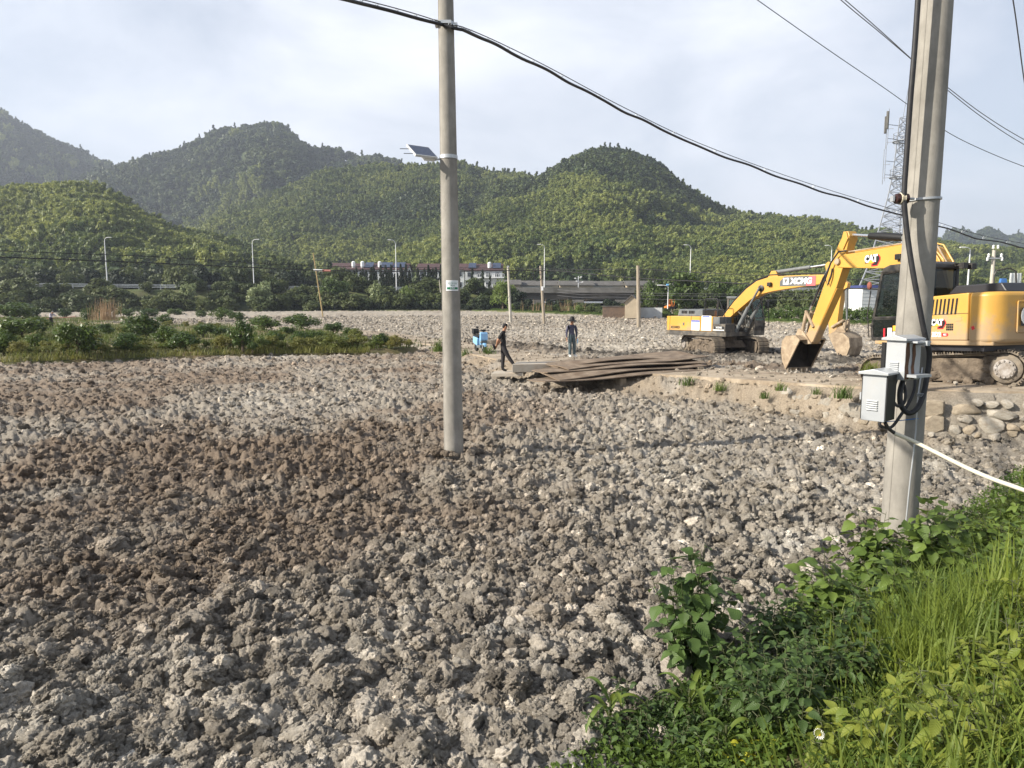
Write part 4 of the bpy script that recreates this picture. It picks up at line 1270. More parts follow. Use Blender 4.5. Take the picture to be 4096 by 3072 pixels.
# ------------------------------------------------------------------ overhead lines
def span(name, pts, r0, r1, label, m=m_wire, extra=None, cat='cable'):
    P = [W(*p) for p in pts]
    return cable(name, P, [r0, r1], m, label, cat, 6, 6)
L1 = [(-900, -620, 4.0), (0, -400, 5.2), (700, -200, 7.2), (1100, -70, 9.2), (1370, -4, 10.3), (1480, 22, 11.0), (1640, 65, 11.7), (1770, 100, 12.3), (1810, 112, 12.25), (1855, 120, 12.4), (2000, 188, 13.6), (2200, 288, 15.2), (2500, 448, 17.6), (2800, 590, 20), (3200, 738, 23.2), (3560, 850, 26), (3745, 903, 27.6), (3906, 952, 29), (4096, 990, 30.6), (4500, 1050, 34)]
wv = [(u, v + (3.5 * math.sin(u * .035) if u > 1900 else 0), D) for u, v, D in L1]
fine = []
for (a, b) in zip(L1[:-1], L1[1:]):
    for k in range(4):
        t = k / 4; p = [a[i] + (b[i] - a[i]) * t for i in range(3)]
        p[1] += 3.0 * math.sin(p[0] * .031) * (1 if p[0] > 1950 else .25)
        fine.append(tuple(p))
fine.append(L1[-1])
span('cable_bundle', fine, .026, .031, 'thick black cable sagging from upper left past both concrete poles')
msg = [(u, v - 16 + (0 if u < 1700 or u > 1900 else 6), D) for u, v, D in L1]
span('messenger_wire', msg, .0065, .010, 'thin steel wire carrying the thick black cable, just above it')
hang = MB()
for (a, b) in zip(L1[1:-1], L1[2:]):
    for t in (.15, .65):
        p = [a[i] + (b[i] - a[i]) * t for i in range(3)]
        hang.tube([W(p[0], p[1] - 15, p[2]), W(p[0] - 6, p[1], p[2])], .006, 4).tube([W(p[0] + 12, p[1] - 12, p[2]), W(p[0] - 4, p[1], p[2])], .006, 4)
tag(hang.build('cable_hangers', m_metal), 'small wire hooks tying the black cable to its carrying wire', 'cable hooks', None, 'stuff')
span('overhead_wire', [(2850, -130, 30), (3030, 0, 32), (3300, 190, 36), (3520, 340, 39), (3639, 424, 41), (3773, 518, 43), (3900, 585, 44.5), (4096, 666, 46), (4400, 770, 49)], .017, .02, 'thin dark wire crossing in front of the telecom tower', m_wire)
span('overhead_wire', [(3150, -200, 24), (3364, 0, 26), (3520, 130, 28), (3671, 258, 30), (3787, 347, 31.5), (3930, 455, 33.5), (4096, 558, 36), (4400, 720, 40)], .016, .018, 'upper of the two parallel wires at the upper right, behind the thick pole', m_wire_g)
span('overhead_wire', [(3150, -190, 24.3), (3384, 3, 26.3), (3535, 135, 28.3), (3675, 262, 30.3), (3787, 358, 31.8), (3930, 470, 33.8), (4096, 578, 36.3), (4400, 745, 40)], .016, .018, 'lower of the two parallel wires at the upper right, behind the thick pole', m_wire_g)
span('overhead_wire', [(4010, -220, 9), (4052, 0, 9.6), (4075, 160, 10), (4096, 318, 10.4), (4140, 600, 11)], .008, .008, 'thin wire at the upper right corner', m_wire_g)
span('field_wire', [(-500, 975, 56), (0, 1003, 63), (640, 1028, 72), (1268, 1064, 84), (2038, 1073, 85), (2300, 1078, 78), (2551, 1077, 72), (2800, 1090, 66), (3200, 1110, 60), (3700, 1128, 55)], .035, .03, 'upper long black wire strung low across the far field between wooden poles')
span('field_wire', [(-500, 1008, 54), (0, 1028, 61), (640, 1053, 70), (1268, 1081, 82), (1700, 1086, 84), (2168, 1082, 84), (2360, 1096, 78), (2551, 1113, 72), (2800, 1126, 66), (3200, 1145, 60), (3700, 1165, 55)], .06, .045, 'lower and thicker black wire strung low across the far field')
cable('wire_coil', [W(2168, 1078, 83.8) + Vector((.55 * math.cos(a) - .5, -.2, .75 * math.sin(a) - .6)) for a in np.linspace(1.2, 7, 12)], .045, m_wire, 'black coil of spare wire hanging beside the leaning wooden pole', 'cable')
for k, (v0, v1) in enumerate(((1158, 1172), (1170, 1181), (1182, 1196))):
    span('service_wire', [(2230, v0, 108), (2330, v0 + 8, 105), (2440, v0 + 6, 104), (2600, v1, 102), (2900, v1 + 4, 98), (3420, v1 + 2, 95)], .02, .02, ('topmost', 'middle', 'lowest')[k] + ' of three thin wires between the slim poles by the bridge', m_wire_g)

# ------------------------------------------------------------------ wooden and thin concrete poles out in the field
m_wood = mat('grey_wood', (.35, .30, .23), (.24, .20, .15), scale=2, rough=.9, stretch=(6, 6, .5), bump=.3)
m_thin = mat('thin_pole_concrete', (.47, .44, .38), (.36, .34, .29), scale=1.5, rough=.9)
def field_pole(u0, v0, u1, v1, z, r, m, label, cat='pole', name='wooden_pole', group=None):
    D = G(u0, v0, z).y
    a, t = W(u0, v0, D), W(u1, v1, D)
    e = empty(name, a, 0, label, cat, group)
    d = t - a
    MB().tube([d * -.05, d * .5, d], [r, r * .88, r * .76], 10).build('shaft', m, e, True)
    return e, d, D
pg = 'thin poles standing in the far field'
e, d, D = field_pole(2043, 1296, 2032, 1067, .0, .19, m_thin, 'pale thin concrete pole right of the big pole, left of a pair', 'pole', 'thin_pole', pg)
MB().box(d + Vector((0, 0, .05)), (.3, .3, .12)).build('cap', m_metal, e)
e, d, D = field_pole(2177, 1299, 2162, 1064, .0, .19, m_wood, 'leaning wooden pole with a coil of wire near its top', 'pole', 'wooden_pole', pg)
MB().box(d * .62 + Vector((.02, -.2, 0)), (.25, .05, .5)).build('tag_plate', m_signw, e)
field_pole(2555, 1315, 2552, 1062, .0, .22, m_wood, 'thickest wooden pole, standing upright in front of the small hut', 'pole', 'wooden_pole', pg)
field_pole(1293, 1275, 1253, 1012, .15, .10, mat('bamboo_cane', (.42, .31, .14), (.30, .22, .10), scale=3, rough=.7), 'tall leaning bamboo cane beside the orchard', 'pole', 'bamboo_pole')
p = W(1290, 1081, 83)
o = MB().tube([W(1254, 1080, 82.5), W(1290, 1082, 82.4)], .11, 8).tube([W(1290, 1082, 82.4), W(1322, 1083, 82.4)], .112, 8, 1).build('marker_sleeve', [m_white, plain('red_band', (.42, .17, .14), .6)])
tag(o, 'white and red sleeve on the low wire beside the bamboo cane', 'cable marker')
vg = 'slim poles in the green strip before the bridge'
for u0, v0, u1, v1, lb in ((2232, 1243, 2233, 1150, 'slim wooden pole in the green strip, left end of the four before the bridge'), (2319, 1239, 2325, 1157, 'slim slanting pole in the green strip, below the bridge camera mast'),
                           (2433, 1241, 2438, 1157, 'slim pole standing by the low brown wall'), (2486, 1232, 2487, 1138, 'slim pole just left of the small hut')):
    field_pole(u0, v0, u1, v1, .7, .13, m_wood, lb, 'pole', 'slim_pole', vg)
field_pole(3405, 1232, 3416, 1130, .4, .12, m_wood, 'right hand of two wooden poles left of the white shed', 'pole', 'slim_pole')
field_pole(3422, 1230, 3438, 1108, .4, .12, m_wood, 'slanting wooden pole closest to the white shed', 'pole', 'slim_pole')
field_pole(3228, 1230, 3212, 1190, .4, .10, m_wood, 'short leaning stake behind the hedge by the excavator sticks', 'pole', 'stake')
field_pole(1762, 1167, 1757, 1120, 4.6, .09, m_thin, 'short pole behind the guard rail, left of the big concrete pole', 'pole', 'slim_pole')
# power pole with insulators, far right
p = W(3966, 1140, 78)
e = empty('power_pole', (p.x, 78, .6), 0, 'concrete power pole with white insulators on a crossarm, far right', 'utility pole')
h = W(3966, 1000, 78).z - .6
MB().tube([(0, 0, 0), (0, 0, h)], [.24, .17], 12).build('shaft', m_thin, e, True)
MB().box((0, -.2, h - .9), (1.6, .12, .12)).build('crossarm', m_metal, e)
for dx, dz in ((-.7, -.8), (.7, -.8), (-.25, .1), (.25, .1), (-.8, -1.2), (.8, -1.2)):
    MB().lathe([(.06, 0), (.14, .08), (.08, .2), (.14, .28), (.05, .42)], 10, 0, Matrix.Translation((dx, -.2, h + dz))).build('insulator', m_white, e, True)
# ------------------------------------------------------------------ excavators
m_cat = mat('machine_yellow', (.56, .315, .06), (.49, .275, .055), scale=1.2, rough=.42, spec=.45, dirt=(.33, .25, .165), dirt_amt=.85, dscale=2.3, dz=(.5, 2.2))
m_xy = mat('machine_orange', (.58, .31, .05), (.52, .28, .045), scale=1.2, rough=.42, spec=.45, dirt=(.33, .25, .165), dirt_amt=.8, dscale=2.1, dz=(.5, 2.0))
m_mudy = mat('muddy_steel', (.42, .335, .235), (.28, .215, .145), scale=3, rough=.92, bump=.5, bscale=16, dirt=(.13, .09, .06), dirt_amt=.7, dscale=2.5)
m_mud = mat('caked_mud', (.145, .115, .085), (.07, .055, .042), scale=3.5, rough=.95, bump=.9, bscale=12, dirt=(.26, .21, .155), dirt_amt=.6, dscale=4)
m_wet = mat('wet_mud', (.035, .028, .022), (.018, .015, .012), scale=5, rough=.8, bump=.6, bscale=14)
m_shoe = mat('track_steel', (.23, .195, .15), (.10, .085, .07), scale=5, rough=.7, bump=.4, bscale=18, dirt=(.28, .22, .15), dirt_amt=.6, dscale=3)
m_cabk = mat('cab_black', (.014, .014, .015), (.028, .026, .024), scale=6, rough=.4, dirt=(.16, .14, .11), dirt_amt=.35, dscale=5)
m_xgrey = mat('machine_grey', (.115, .13, .14), (.085, .095, .10), scale=2, rough=.6, dirt=(.26, .21, .155), dirt_amt=.5, dscale=2)
m_xgrey2 = mat('muddy_grey', (.10, .095, .085), (.06, .055, .05), scale=3, rough=.8, dirt=(.26, .22, .165), dirt_amt=.8, dscale=2.4)
m_hood = plain('hood_black', (.022, .022, .026), .45)
m_chrome = plain('chromed_rod', (.72, .73, .75), .18, .9)
m_cyl = mat('cylinder_grey', (.16, .17, .17), (.10, .105, .105), scale=3, rough=.5)
m_gold = m_cat
m_lw = plain('decal_white', (.80, .80, .78), .45)
m_lk = plain('decal_black', (.012, .012, .012), .45)
m_lr = plain('decal_red', (.52, .02, .03), .45)
m_ly = plain('decal_yellow', (.78, .40, .04), .45)
m_blue_p = plain('print_blue', (.06, .10, .38), .5)

def glass_mat(name, tint, smear):
    m, nt, p, out = _nt(name)
    N, L = nt.nodes, nt.links
    p.inputs['Base Color'].default_value = (*tint, 1); p.inputs['Roughness'].default_value = .08
    p.inputs['Specular IOR Level'].default_value = .6
    tr = N.new('ShaderNodeBsdfTransparent'); tr.inputs['Color'].default_value = (.75, .82, .80, 1)
    ms = N.new('ShaderNodeMixShader'); ms.inputs[0].default_value = .45
    L.new(tr.outputs[0], ms.inputs[1]); L.new(p.outputs[0], ms.inputs[2])
    if smear:
        tc = N.new('ShaderNodeTexCoord'); mp = N.new('ShaderNodeMapping'); mp.inputs['Scale'].default_value = (2.5, 2.5, 8); mp.inputs['Rotation'].default_value = (.3, .2, 0)
        n = N.new('ShaderNodeTexNoise'); n.inputs['Scale'].default_value = 4.5; n.inputs['Detail'].default_value = 12; n.inputs['Roughness'].default_value = .85
        L.new(tc.outputs['Object'], mp.inputs[0]); L.new(mp.outputs[0], n.inputs['Vector'])
        mr = N.new('ShaderNodeMapRange'); mr.inputs['From Min'].default_value = .56; mr.inputs['From Max'].default_value = .74; mr.inputs['To Max'].default_value = .6
        L.new(n.outputs['Fac'], mr.inputs['Value'])
        df = N.new('ShaderNodeBsdfDiffuse'); df.inputs['Color'].default_value = (.42, .38, .33, 1)
        m2 = N.new('ShaderNodeMixShader'); L.new(mr.outputs[0], m2.inputs[0]); L.new(ms.outputs[0], m2.inputs[1]); L.new(df.outputs[0], m2.inputs[2]); L.new(m2.outputs[0], out.inputs['Surface'])
    else:
        L.new(ms.outputs[0], out.inputs['Surface'])
    return m
m_glass = glass_mat('cab_glass', (.012, .016, .016), False)
m_glass_d = glass_mat('splashed_glass', (.012, .016, .016), True)

def cat_logo(parent, loc, rot, s, mirror=False):
    """lettering of the maker: white letters on black with a yellow wedge and a red hexagon"""
    root = obj('logo', MB().prism([(-.5, -.26), (.42, -.26), (.5, -.2), (.5, .26), (-.46, .26), (-.5, .2)], 0, .003, 0, 'z').xform(Matrix.Diagonal((s, s, s, 1))).mesh('logo', m_lk), parent, loc, rot)
    hexo = [(.02, -.5), (.5, -.5), (.74, -.12), (.74, .05), (.56, .26), (.34, .26), (.34, -.20), (.02, -.34)]
    hexi = [(.1, -.44), (.46, -.44), (.67, -.1), (.67, .03), (.55, .2), (.42, .2), (.42, -.24), (.1, -.34)]
    m_ = MB().prism([(x * s, y * s) for x, y in hexo], -.002, .001, 0, 'z'); obj('badge', m_.mesh('badge', m_lr), root)
    m_ = MB().prism([(x * s, y * s) for x, y in hexi], .001, .0022, 0, 'z'); obj('badge', m_.mesh('badge', m_lk), root)
    t = text_mesh('CAT', .62 * s, m_lw, .002, .035 * s, 0, .82); o = obj('lettering', t, root, (-.01 * s, 0, .005))
    m_ = MB().prism([(-.27 * s, -.27 * s), (.23 * s, -.27 * s), (-.02 * s, -.02 * s)], .004, .0085, 0, 'z'); obj('wedge', m_.mesh('wedge', m_ly), root)
    return root

def rot_side(side):
    """upright lettering on the left (+1) or right (-1) flank of a machine heading along +x"""
    return (math.pi / 2, 0, math.pi if side > 0 else 0)

def mud_lump(seed, s, sc=(1, 1, .6)):
    from mathutils import noise as mn
    bm = bmesh.new(); bmesh.ops.create_icosphere(bm, subdivisions=3, radius=1)
    for v in bm.verts:
        p = v.co.copy(); d = 1 + .45 * mn.noise(p * 1.6 + Vector((seed, 0, 0))) + .25 * mn.noise(p * 4 + Vector((seed, 5, 0)))
        v.co = Vector((p.x * d * sc[0], p.y * d * sc[1], p.z * d * sc[2])) * s
    vs = [tuple(v.co) for v in bm.verts]; fs = [tuple(q.index for q in f.verts) for f in bm.faces]
    bm.free(); return vs, fs

def tracks(root, yaw, L_, gauge, shoe, rad, n_shoe, sunk=0.0, s=1.0, tip=0.0):
    """two crawler tracks with every shoe a piece, turned by yaw against the upper works"""
    M = Matrix.Translation((0, 0, sunk)) @ Matrix.Rotation(yaw, 4, 'Z') @ Matrix.Rotation(tip, 4, 'Y')
    half = L_ / 2 - rad
    per = 4 * half + 2 * math.pi * rad
    pitch = per / n_shoe
    sm = MB().box((0, 0, 0), (pitch * .93, shoe, .03 * s)).box((pitch * .28, 0, .035 * s), (.025 * s, shoe * .98, .05 * s)).box((-pitch * .05, 0, .03 * s), (.022 * s, shoe * .98, .04 * s)).box((-pitch * .34, 0, .03 * s), (.022 * s, shoe * .98, .04 * s)).mesh('track_shoe', m_shoe)
    def at(d):
        d %= per
        if d < 2 * half: return (half - d, 2 * rad, math.pi, 0)                     # top run, moving back
        d -= 2 * half
        if d < math.pi * rad:
            a = math.pi / 2 + d / rad; return (-half + rad * math.cos(a), rad + rad * math.sin(a), a + math.pi / 2, 0)
        d -= math.pi * rad
        if d < 2 * half: return (-half + d, 0, 0, 0)
        d -= 2 * half
        a = -math.pi / 2 + d / rad; return (half + rad * math.cos(a), rad + rad * math.sin(a), a + math.pi / 2, 0)
    for sgn in (1, -1):
        yc = sgn * gauge / 2
        fr = MB()
        prof = [(-half, rad * .35), (half, rad * .35), (half + rad * .2, rad), (half, rad * 1.62), (0, rad * 1.78), (-half, rad * 1.62), (-half - rad * .2, rad)]
        fr.prism(prof, yc - shoe * .30, yc + shoe * .30)
        fr.xform(M)
        t = fr.build('track', m_mud, root)
        bl = MB()
        loop = []
        for k in range(n_shoe * 2):
            x, z, a, _ = at(k * per / (2 * n_shoe)); loop.append((x, z))
        inner = []
        for x, z in loop:
            cx_ = min(max(x, -half), half); dx, dz = x - cx_, z - rad
            q = math.hypot(dx, dz) or 1; inner.append((cx_ + dx * (q - .07 * s) / q, rad + dz * (q - .07 * s) / q))
        n = len(loop)
        for y0, y1 in ((yc - shoe * .22, yc + shoe * .22),):
            vs = [(x, y0, z) for x, z in loop] + [(x, y1, z) for x, z in loop] + [(x, y0, z) for x, z in inner] + [(x, y1, z) for x, z in inner]
            fs = []
            for i in range(n):
                j = (i + 1) % n
                fs += [(i, j, j + n, i + n), (2 * n + i, 3 * n + i, 3 * n + j, 2 * n + j), (i, 2 * n + i, 2 * n + j, j), (i + n, j + n, j + 3 * n, i + 3 * n)]
            bl.add(vs, fs)
        bl.xform(M).build('chain', m_shoe, t)
        for k in range(n_shoe):
            x, z, a, _ = at((k + .5) * pitch)
            q = M @ Matrix.Translation((x, yc, z)) @ Matrix.Rotation(-a, 4, 'Y') @ Matrix.Rotation(math.pi, 4, 'X')
            o = obj('track_shoe', sm, t); o.matrix_local = q
        yo = yc + sgn * shoe * .33
        for nm, xx, rr_ in (('sprocket', -half, rad * .86), ('idler', half, rad * .80)):
            w = MB().lathe([(rr_, -.05), (rr_, .05), (rr_ * .8, .09)], 22, 0, Matrix.Translation((xx, yo, rad)) @ Matrix.Rotation(-sgn * math.pi / 2, 4, 'X'))
            w.xform(M); w_o = w.build(nm, m_mud if nm == 'idler' else m_shoe, t, True)
            if nm == 'sprocket':
                hb_ = MB().lathe([(rr_ * .66, .08), (rr_ * .66, .15), (rr_ * .45, .17), (rr_ * .42, .155), (.02, .155)], 22, 0, Matrix.Translation((xx, yo, rad)) @ Matrix.Rotation(-sgn * math.pi / 2, 4, 'X'))
                for q in range(12):
                    a = q * math.pi / 6
                    hb_.lathe([(.02, .165), (.02, .19)], 6, 0, Matrix.Translation((xx, yo, rad)) @ Matrix.Rotation(-sgn * math.pi / 2, 4, 'X') @ Matrix.Translation((rr_ * .56 * math.cos(a), rr_ * .56 * math.sin(a), 0)))
                hb_.xform(M).build('hub', mat('grey_hub', (.34, .32, .30), (.2, .17, .14), scale=9, rough=.7) if 'grey_hub' not in bpy.data.materials else bpy.data.materials['grey_hub'], w_o, True)
        nr = 6
        for k in range(nr):
            xx = -half + (k + .8) * 2 * half / (nr + .6)
            w = MB().lathe([(rad * .26, -.06), (rad * .26, .05), (rad * .14, .08)], 12, 0, Matrix.Translation((xx, yo - sgn * .03, rad * .30)) @ Matrix.Rotation(-sgn * math.pi / 2, 4, 'X'))
            w.xform(M).build('roller', m_mud, t, True)
        ml = MB()
        for k in range(16):
            vs, fs = mud_lump(k + sgn * 31 + gauge, random.uniform(.07, .17) * s, (1.3, .5, .8))
            px_, pz_ = random.uniform(-half, half), random.choice((rad * 1.55, rad * 1.1, rad * .5, rad * .7))
            ml.add([(v[0] + px_, v[1] + yc + sgn * shoe * .30, v[2] + pz_) for v in vs], fs)
        ml.xform(M); tag(ml.build('mud_cake', m_mud, t, True), kind='stuff')
    cf = MB().box((0, 0, rad * 1.25), (L_ * .42, gauge * .78, rad * .9), None, 0, .8)
    cf.xform(M).build('centre_frame', m_mud, root, bevel=.04)

def tubeJ(a, b, r, mat_, name, parent, y=0.0, n=14):
    return MB().tube([(a[0], y, a[1]), (b[0], y, b[1])], r, n).build(name, mat_, parent, True)

def arm_plate(name, top, bot, y, w, mat_, parent, bevel=.015):
    return MB().prism(top + bot[::-1], y - w / 2, y + w / 2).build(name, mat_, parent, bevel=bevel)

def bucket_part(root, piv, poly, width, mat_, y=0.0, teeth=5, s=1.0):
    """scoop: two side plates, a curved back sheet, lip with teeth; poly runs pivot - top - back - lip"""
    th = .045 * s
    b = MB()
    for sg in (-1, 1): b.prism(poly, y + sg * width / 2 - (th if sg > 0 else 0), y + sg * width / 2 + (th if sg < 0 else 0))
    c = np.mean(np.array(poly), 0)
    inn = [tuple(np.array(p) + (c - np.array(p)) / np.linalg.norm(c - np.array(p)) * th * 1.2) for p in poly]
    vs, fs = [], []
    n = len(poly)
    for p in poly: vs += [(p[0], y - width / 2, p[1]), (p[0], y + width / 2, p[1])]
    for p in inn: vs += [(p[0], y - width / 2, p[1]), (p[0], y + width / 2, p[1])]
    for i in range(n - 1):
        a = 2 * i; fs.append((a, a + 1, a + 3, a + 2))
    fs += [(2 * n - 2, 2 * n - 1, 4 * n - 1, 4 * n - 2), (0, 2 * n, 2 * n + 1, 1)]
    b.add(vs, fs)
    bk = b.build('bucket', mat_, root, bevel=.008)
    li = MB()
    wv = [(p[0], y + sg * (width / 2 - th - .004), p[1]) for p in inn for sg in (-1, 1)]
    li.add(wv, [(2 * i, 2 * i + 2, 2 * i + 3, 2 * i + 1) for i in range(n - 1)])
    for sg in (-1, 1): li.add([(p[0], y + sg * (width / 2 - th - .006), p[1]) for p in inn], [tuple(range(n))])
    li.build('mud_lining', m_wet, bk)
    lip = np.array(poly[-1]); d = lip - np.array(poly[-2]); d /= np.linalg.norm(d)
    for k in range(teeth):
        yy = y - width / 2 + (k + .5) * width / teeth
        q = lip + d * .17 * s
        MB().box((lip[0] + d[0] * .04 * s, yy, lip[1] + d[1] * .04 * s), (.09 * s, .085 * s, .15 * s), None).tube([(lip[0], yy, lip[1]), (q[0], yy, q[1])], [.045 * s, .018 * s], 6).build('tooth', mat_ if k % 2 else m_shoe, bk)
    ears = MB()
    for sg in (-1, 1): ears.prism([(piv[0] - .12 * s, piv[1] - .10 * s), (piv[0] + .10 * s, piv[1] - .12 * s), (piv[0] + .55 * s, piv[1] + .12 * s), (piv[0] + .42 * s, piv[1] + .38 * s), (piv[0] + .22 * s, piv[1] + .30 * s)], y + sg * .19 * s - .03, y + sg * .19 * s + .03)
    ears.build('ear', mat_, bk, bevel=.01)
    return bk

# ---- the near machine, right of the field
CXc, CYc, CGz = 10.9, 17.1, .80
cat_root = empty('excavator', (CXc, CYc, CGz), 0, 'large yellow excavator close up at right, black cab, half hidden by the thick pole', 'excavator')
hd = math.atan2(math.sin(R(70)), -math.cos(R(70)))          # heading
cat_root.rotation_euler = Euler((0, R(2.5), hd))
under = math.atan2(math.sin(R(50)), -math.cos(R(50))) - hd
tracks(cat_root, under, 3.5, 1.95, .50, .37, 44, -.04, 1.0, R(3.5))
MB().lathe([(.55, .62), (.6, .7), (.6, .95), (.5, 1.0)], 24).build('turntable', m_mud, cat_root, True)
MB().prism([(-1.7, -1.1), (-1.5, -1.22), (1.3, -1.22), (1.3, 1.22), (-1.5, 1.22), (-1.7, 1.1)], .93, 1.04, 0, 'z').build('deck', m_cat, cat_root, bevel=.02)
MB().prism([(-1.5, -1.15), (1.25, -1.15), (1.25, -.5), (.1, -.45), (.1, 1.1), (-1.5, 1.1)], .80, .93, 0, 'z').build('deck_frame', m_hood, cat_root)
# engine housing behind the cab, with the louvred side door
eh = MB().prism([(-1.2, 1.04), (.12, 1.04), (.12, 1.72), (.04, 1.92), (-.22, 2.06), (-1.2, 2.10)], .55, 1.235).build('side_door', m_cat, cat_root, bevel=.03)
for i in range(8):
    x0 = -.92 + i * .098
    MB().prism([(x0 + .0, 1.63), (x0 + .045, 1.63), (x0 + .005, 1.99), (x0 - .04, 1.99)], 1.234, 1.242).build('louvre', m_lk, eh, bevel=.0)
gr = MB()
for i in range(4):
    for j in range(3): gr.box((-.84 + i * .045, 1.238, 1.29 + j * .055), (.036, .008, .044))
gr.build('grille', m_lk, eh)
MB().tube([(.1, 1.237, 1.50), (-.3, 1.238, 1.63), (-1.0, 1.237, 1.645), (-1.2, 1.237, 1.645)], .006, 6).build('seam', m_hood, eh)
MB().box((-.98, 1.236, 1.53), (.16, .012, .11)).build('latch', m_cat, eh, bevel=.008)
cat_logo(eh, (-.46, 1.238, 1.45), rot_side(1), .30)
obj('lettering', text_mesh('313D2', .15, m_lw, .002, .006, 0, .9), eh, (-.38, 1.241, 1.17), rot_side(1))
o = obj('badge', MB().prism([(-.08, -.04), (.06, -.04), (.09, 0), (.06, .04), (-.08, .04)], 0, .003, 0, 'z').mesh('badge', m_lr), eh, (-.66, 1.237, 1.17), rot_side(1))
obj('lettering', text_mesh('GC', .055, m_lw, .001, .002), o, (0, 0, .0035))
MB().prism([(-1.2, 1.04), (.2, 1.04), (.2, 2.06), (-1.2, 2.10)], -1.235, .55).build('engine_housing', m_cat, cat_root, bevel=.03)
MB().prism([(-1.75, 2.1), (-.35, 2.1), (-.55, 2.30), (-1.62, 2.30)], -1.0, .80).build('hood', m_hood, cat_root, bevel=.03)
# counterweight with rounded corners and a curved back
cw_plan = []
for sg in (1, -1):
    arc = []
    for k in range(7):
        a = k / 6 * math.pi / 2
        arc.append((-1.42 - .40 * math.sin(a), sg * (.84 + .40 * math.cos(a))))
    cw_plan += ([(-1.2, 1.24)] + arc + [(-1.86, .45), (-1.88, 0)]) if sg > 0 else ([(-1.86, -.45)] + arc[::-1] + [(-1.2, -1.24)])
cw = MB().prism(cw_plan, .98, 2.10, 0, 'z').build('counterweight', m_cat, cat_root, True, bevel=.09, seg=4)
pan = MB().prism([(-.78, 1.14), (.78, 1.14), (.78, 1.86), (-.78, 1.86)], 0, .02)
ring = MB()
for (a, b_) in (((-.62, 1.22), (.62, 1.22)), ((.62, 1.22), (.62, 1.88)), ((.62, 1.88), (-.62, 1.88)), ((-.62, 1.88), (-.62, 1.22))):
    ring.bar((-1.868, a[0], a[1]), (-1.868, b_[0], b_[1]), .03, .03)
ring.build('raised_edge', m_cat, cw, bevel=.012)
cat_logo(cw, (-1.892, .16, 1.55), (math.pi / 2, 0, -math.pi / 2), .76)
MB().box((-1.33, 1.241, 1.32), (.07, .004, .08), (0, .4, 0)).build('paint_mark', m_lr, cw, bevel=.002)
# cab
cb_ = [(1.35, 1.02), (1.40, 1.35), (1.14, 2.68), (1.02, 2.80), (-.12, 2.82), (-.20, 2.74), (-.20, 1.02)]
cabo = MB()
cy0, cy1 = .28, 1.22
cabo.box(((1.35 - .2) / 2, (cy0 + cy1) / 2, 1.06), (1.55, cy1 - cy0, .10))
for y_ in (cy0 + .03, cy1 - .03):
    cabo.bar((1.37, y_, 1.05), (1.41, y_, 1.35), .07).bar((1.41, y_, 1.35), (1.13, y_, 2.72), .07)
    cabo.bar((-.17, y_, 1.05), (-.17, y_, 2.78), .09).bar((.42, y_, 1.05), (.40, y_, 2.76), .07)
    cabo.bar((1.38, y_, 1.88 - .28), (-.17, y_, 1.88 - .28), .06)
    cabo.box((.55, y_, 1.33), (1.6, .035, .52))
    cabo.bar((1.13, y_, 2.72), (-.17, y_, 2.78), .08)
cabo.bar((1.13, cy0, 2.72), (1.13, cy1, 2.72), .08).bar((-.17, cy0, 2.78), (-.17, cy1, 2.78), .09).bar((-.19, cy0, 1.95), (-.19, cy1, 1.95), .06).box((-.19, (cy0 + cy1) / 2, 1.5), (.05, cy1 - cy0, .95)).bar((1.40, cy0, 1.40), (1.40, cy1, 1.40), .06).box((1.38, .75, 1.2), (.04, .9, .3))
cab_o = cabo.build('cab', m_cabk, cat_root, bevel=.012)
MB().prism([(1.15, 2.70), (1.08, 2.84), (.9, 2.90), (-.1, 2.90), (-.22, 2.84), (-.24, 2.72)], cy0 - .03, cy1 + .03).build('roof', m_cabk, cab_o, bevel=.04, seg=3)
MB().prism([(1.34, 1.66), (1.14, 2.66), (.46, 2.70), (.46, 1.66)], cy1 - .015, cy1 - .005).build('window', m_glass_d, cab_o)
MB().prism([(.36, 1.66), (.36, 2.70), (-.12, 2.72), (-.12, 1.66)], cy1 - .015, cy1 - .005).build('window', m_glass, cab_o)
MB().prism([(1.32, 1.12), (1.36, 1.55), (.46, 1.55), (.46, 1.12)], cy1 + .004, cy1 + .012).build('window', m_glass_d, cab_o)
MB().box((-.20, (cy0 + cy1) / 2, 2.36), (.012, cy1 - cy0 - .12, .74)).build('window', m_glass, cab_o)
MB().add([(1.40, cy0 + .05, 1.45), (1.40, cy1 - .05, 1.45), (1.13, cy1 - .05, 2.68), (1.13, cy0 + .05, 2.68)], [(0, 1, 2, 3)]).build('window', m_glass, cab_o)
MB().box((.45, .75, 1.45), (.5, .5, .14)).box((.2, .75, 1.85), (.14, .5, .75)).build('seat', m_hood, cab_o, bevel=.05)
MB().box((.62, cy1 + .016, 1.33), (.26, .006, .13)).build('sticker', m_ly, cab_o)
MB().box((.62, cy1 + .016, 1.18), (.26, .006, .13)).build('sticker', m_lw, cab_o)
MB().box((.84, cy1 + .016, 1.22), (.12, .006, .24)).build('sticker', m_lw, cab_o)
MB().box((1.0, cy1 + .016, 1.20), (.05, .006, .26)).build('sticker', m_lr, cab_o)
MB().tube([(1.44, cy1 + .05, 1.1), (1.46, cy1 + .09, 1.7), (1.40, cy1 + .06, 2.3)], .014, 6).build('grab_rail', m_cabk, cab_o, True)
MB().sphere((1.42, cy1 + .09, 2.42), .07, 8, 0, (1, .7, 1.5)).build('rag', plain('red_rag', (.23, .08, .06), .9), cab_o, True)
lgt = MB().box((-.30, .36, 2.80), (.2, .16, .05)).box((-.42, .40, 2.78), (.12, .16, .14)).box((-.45, .16, 2.76), (.12, .16, .13)).bar((-.25, .5, 2.84), (-.5, .1, 2.82), .04)
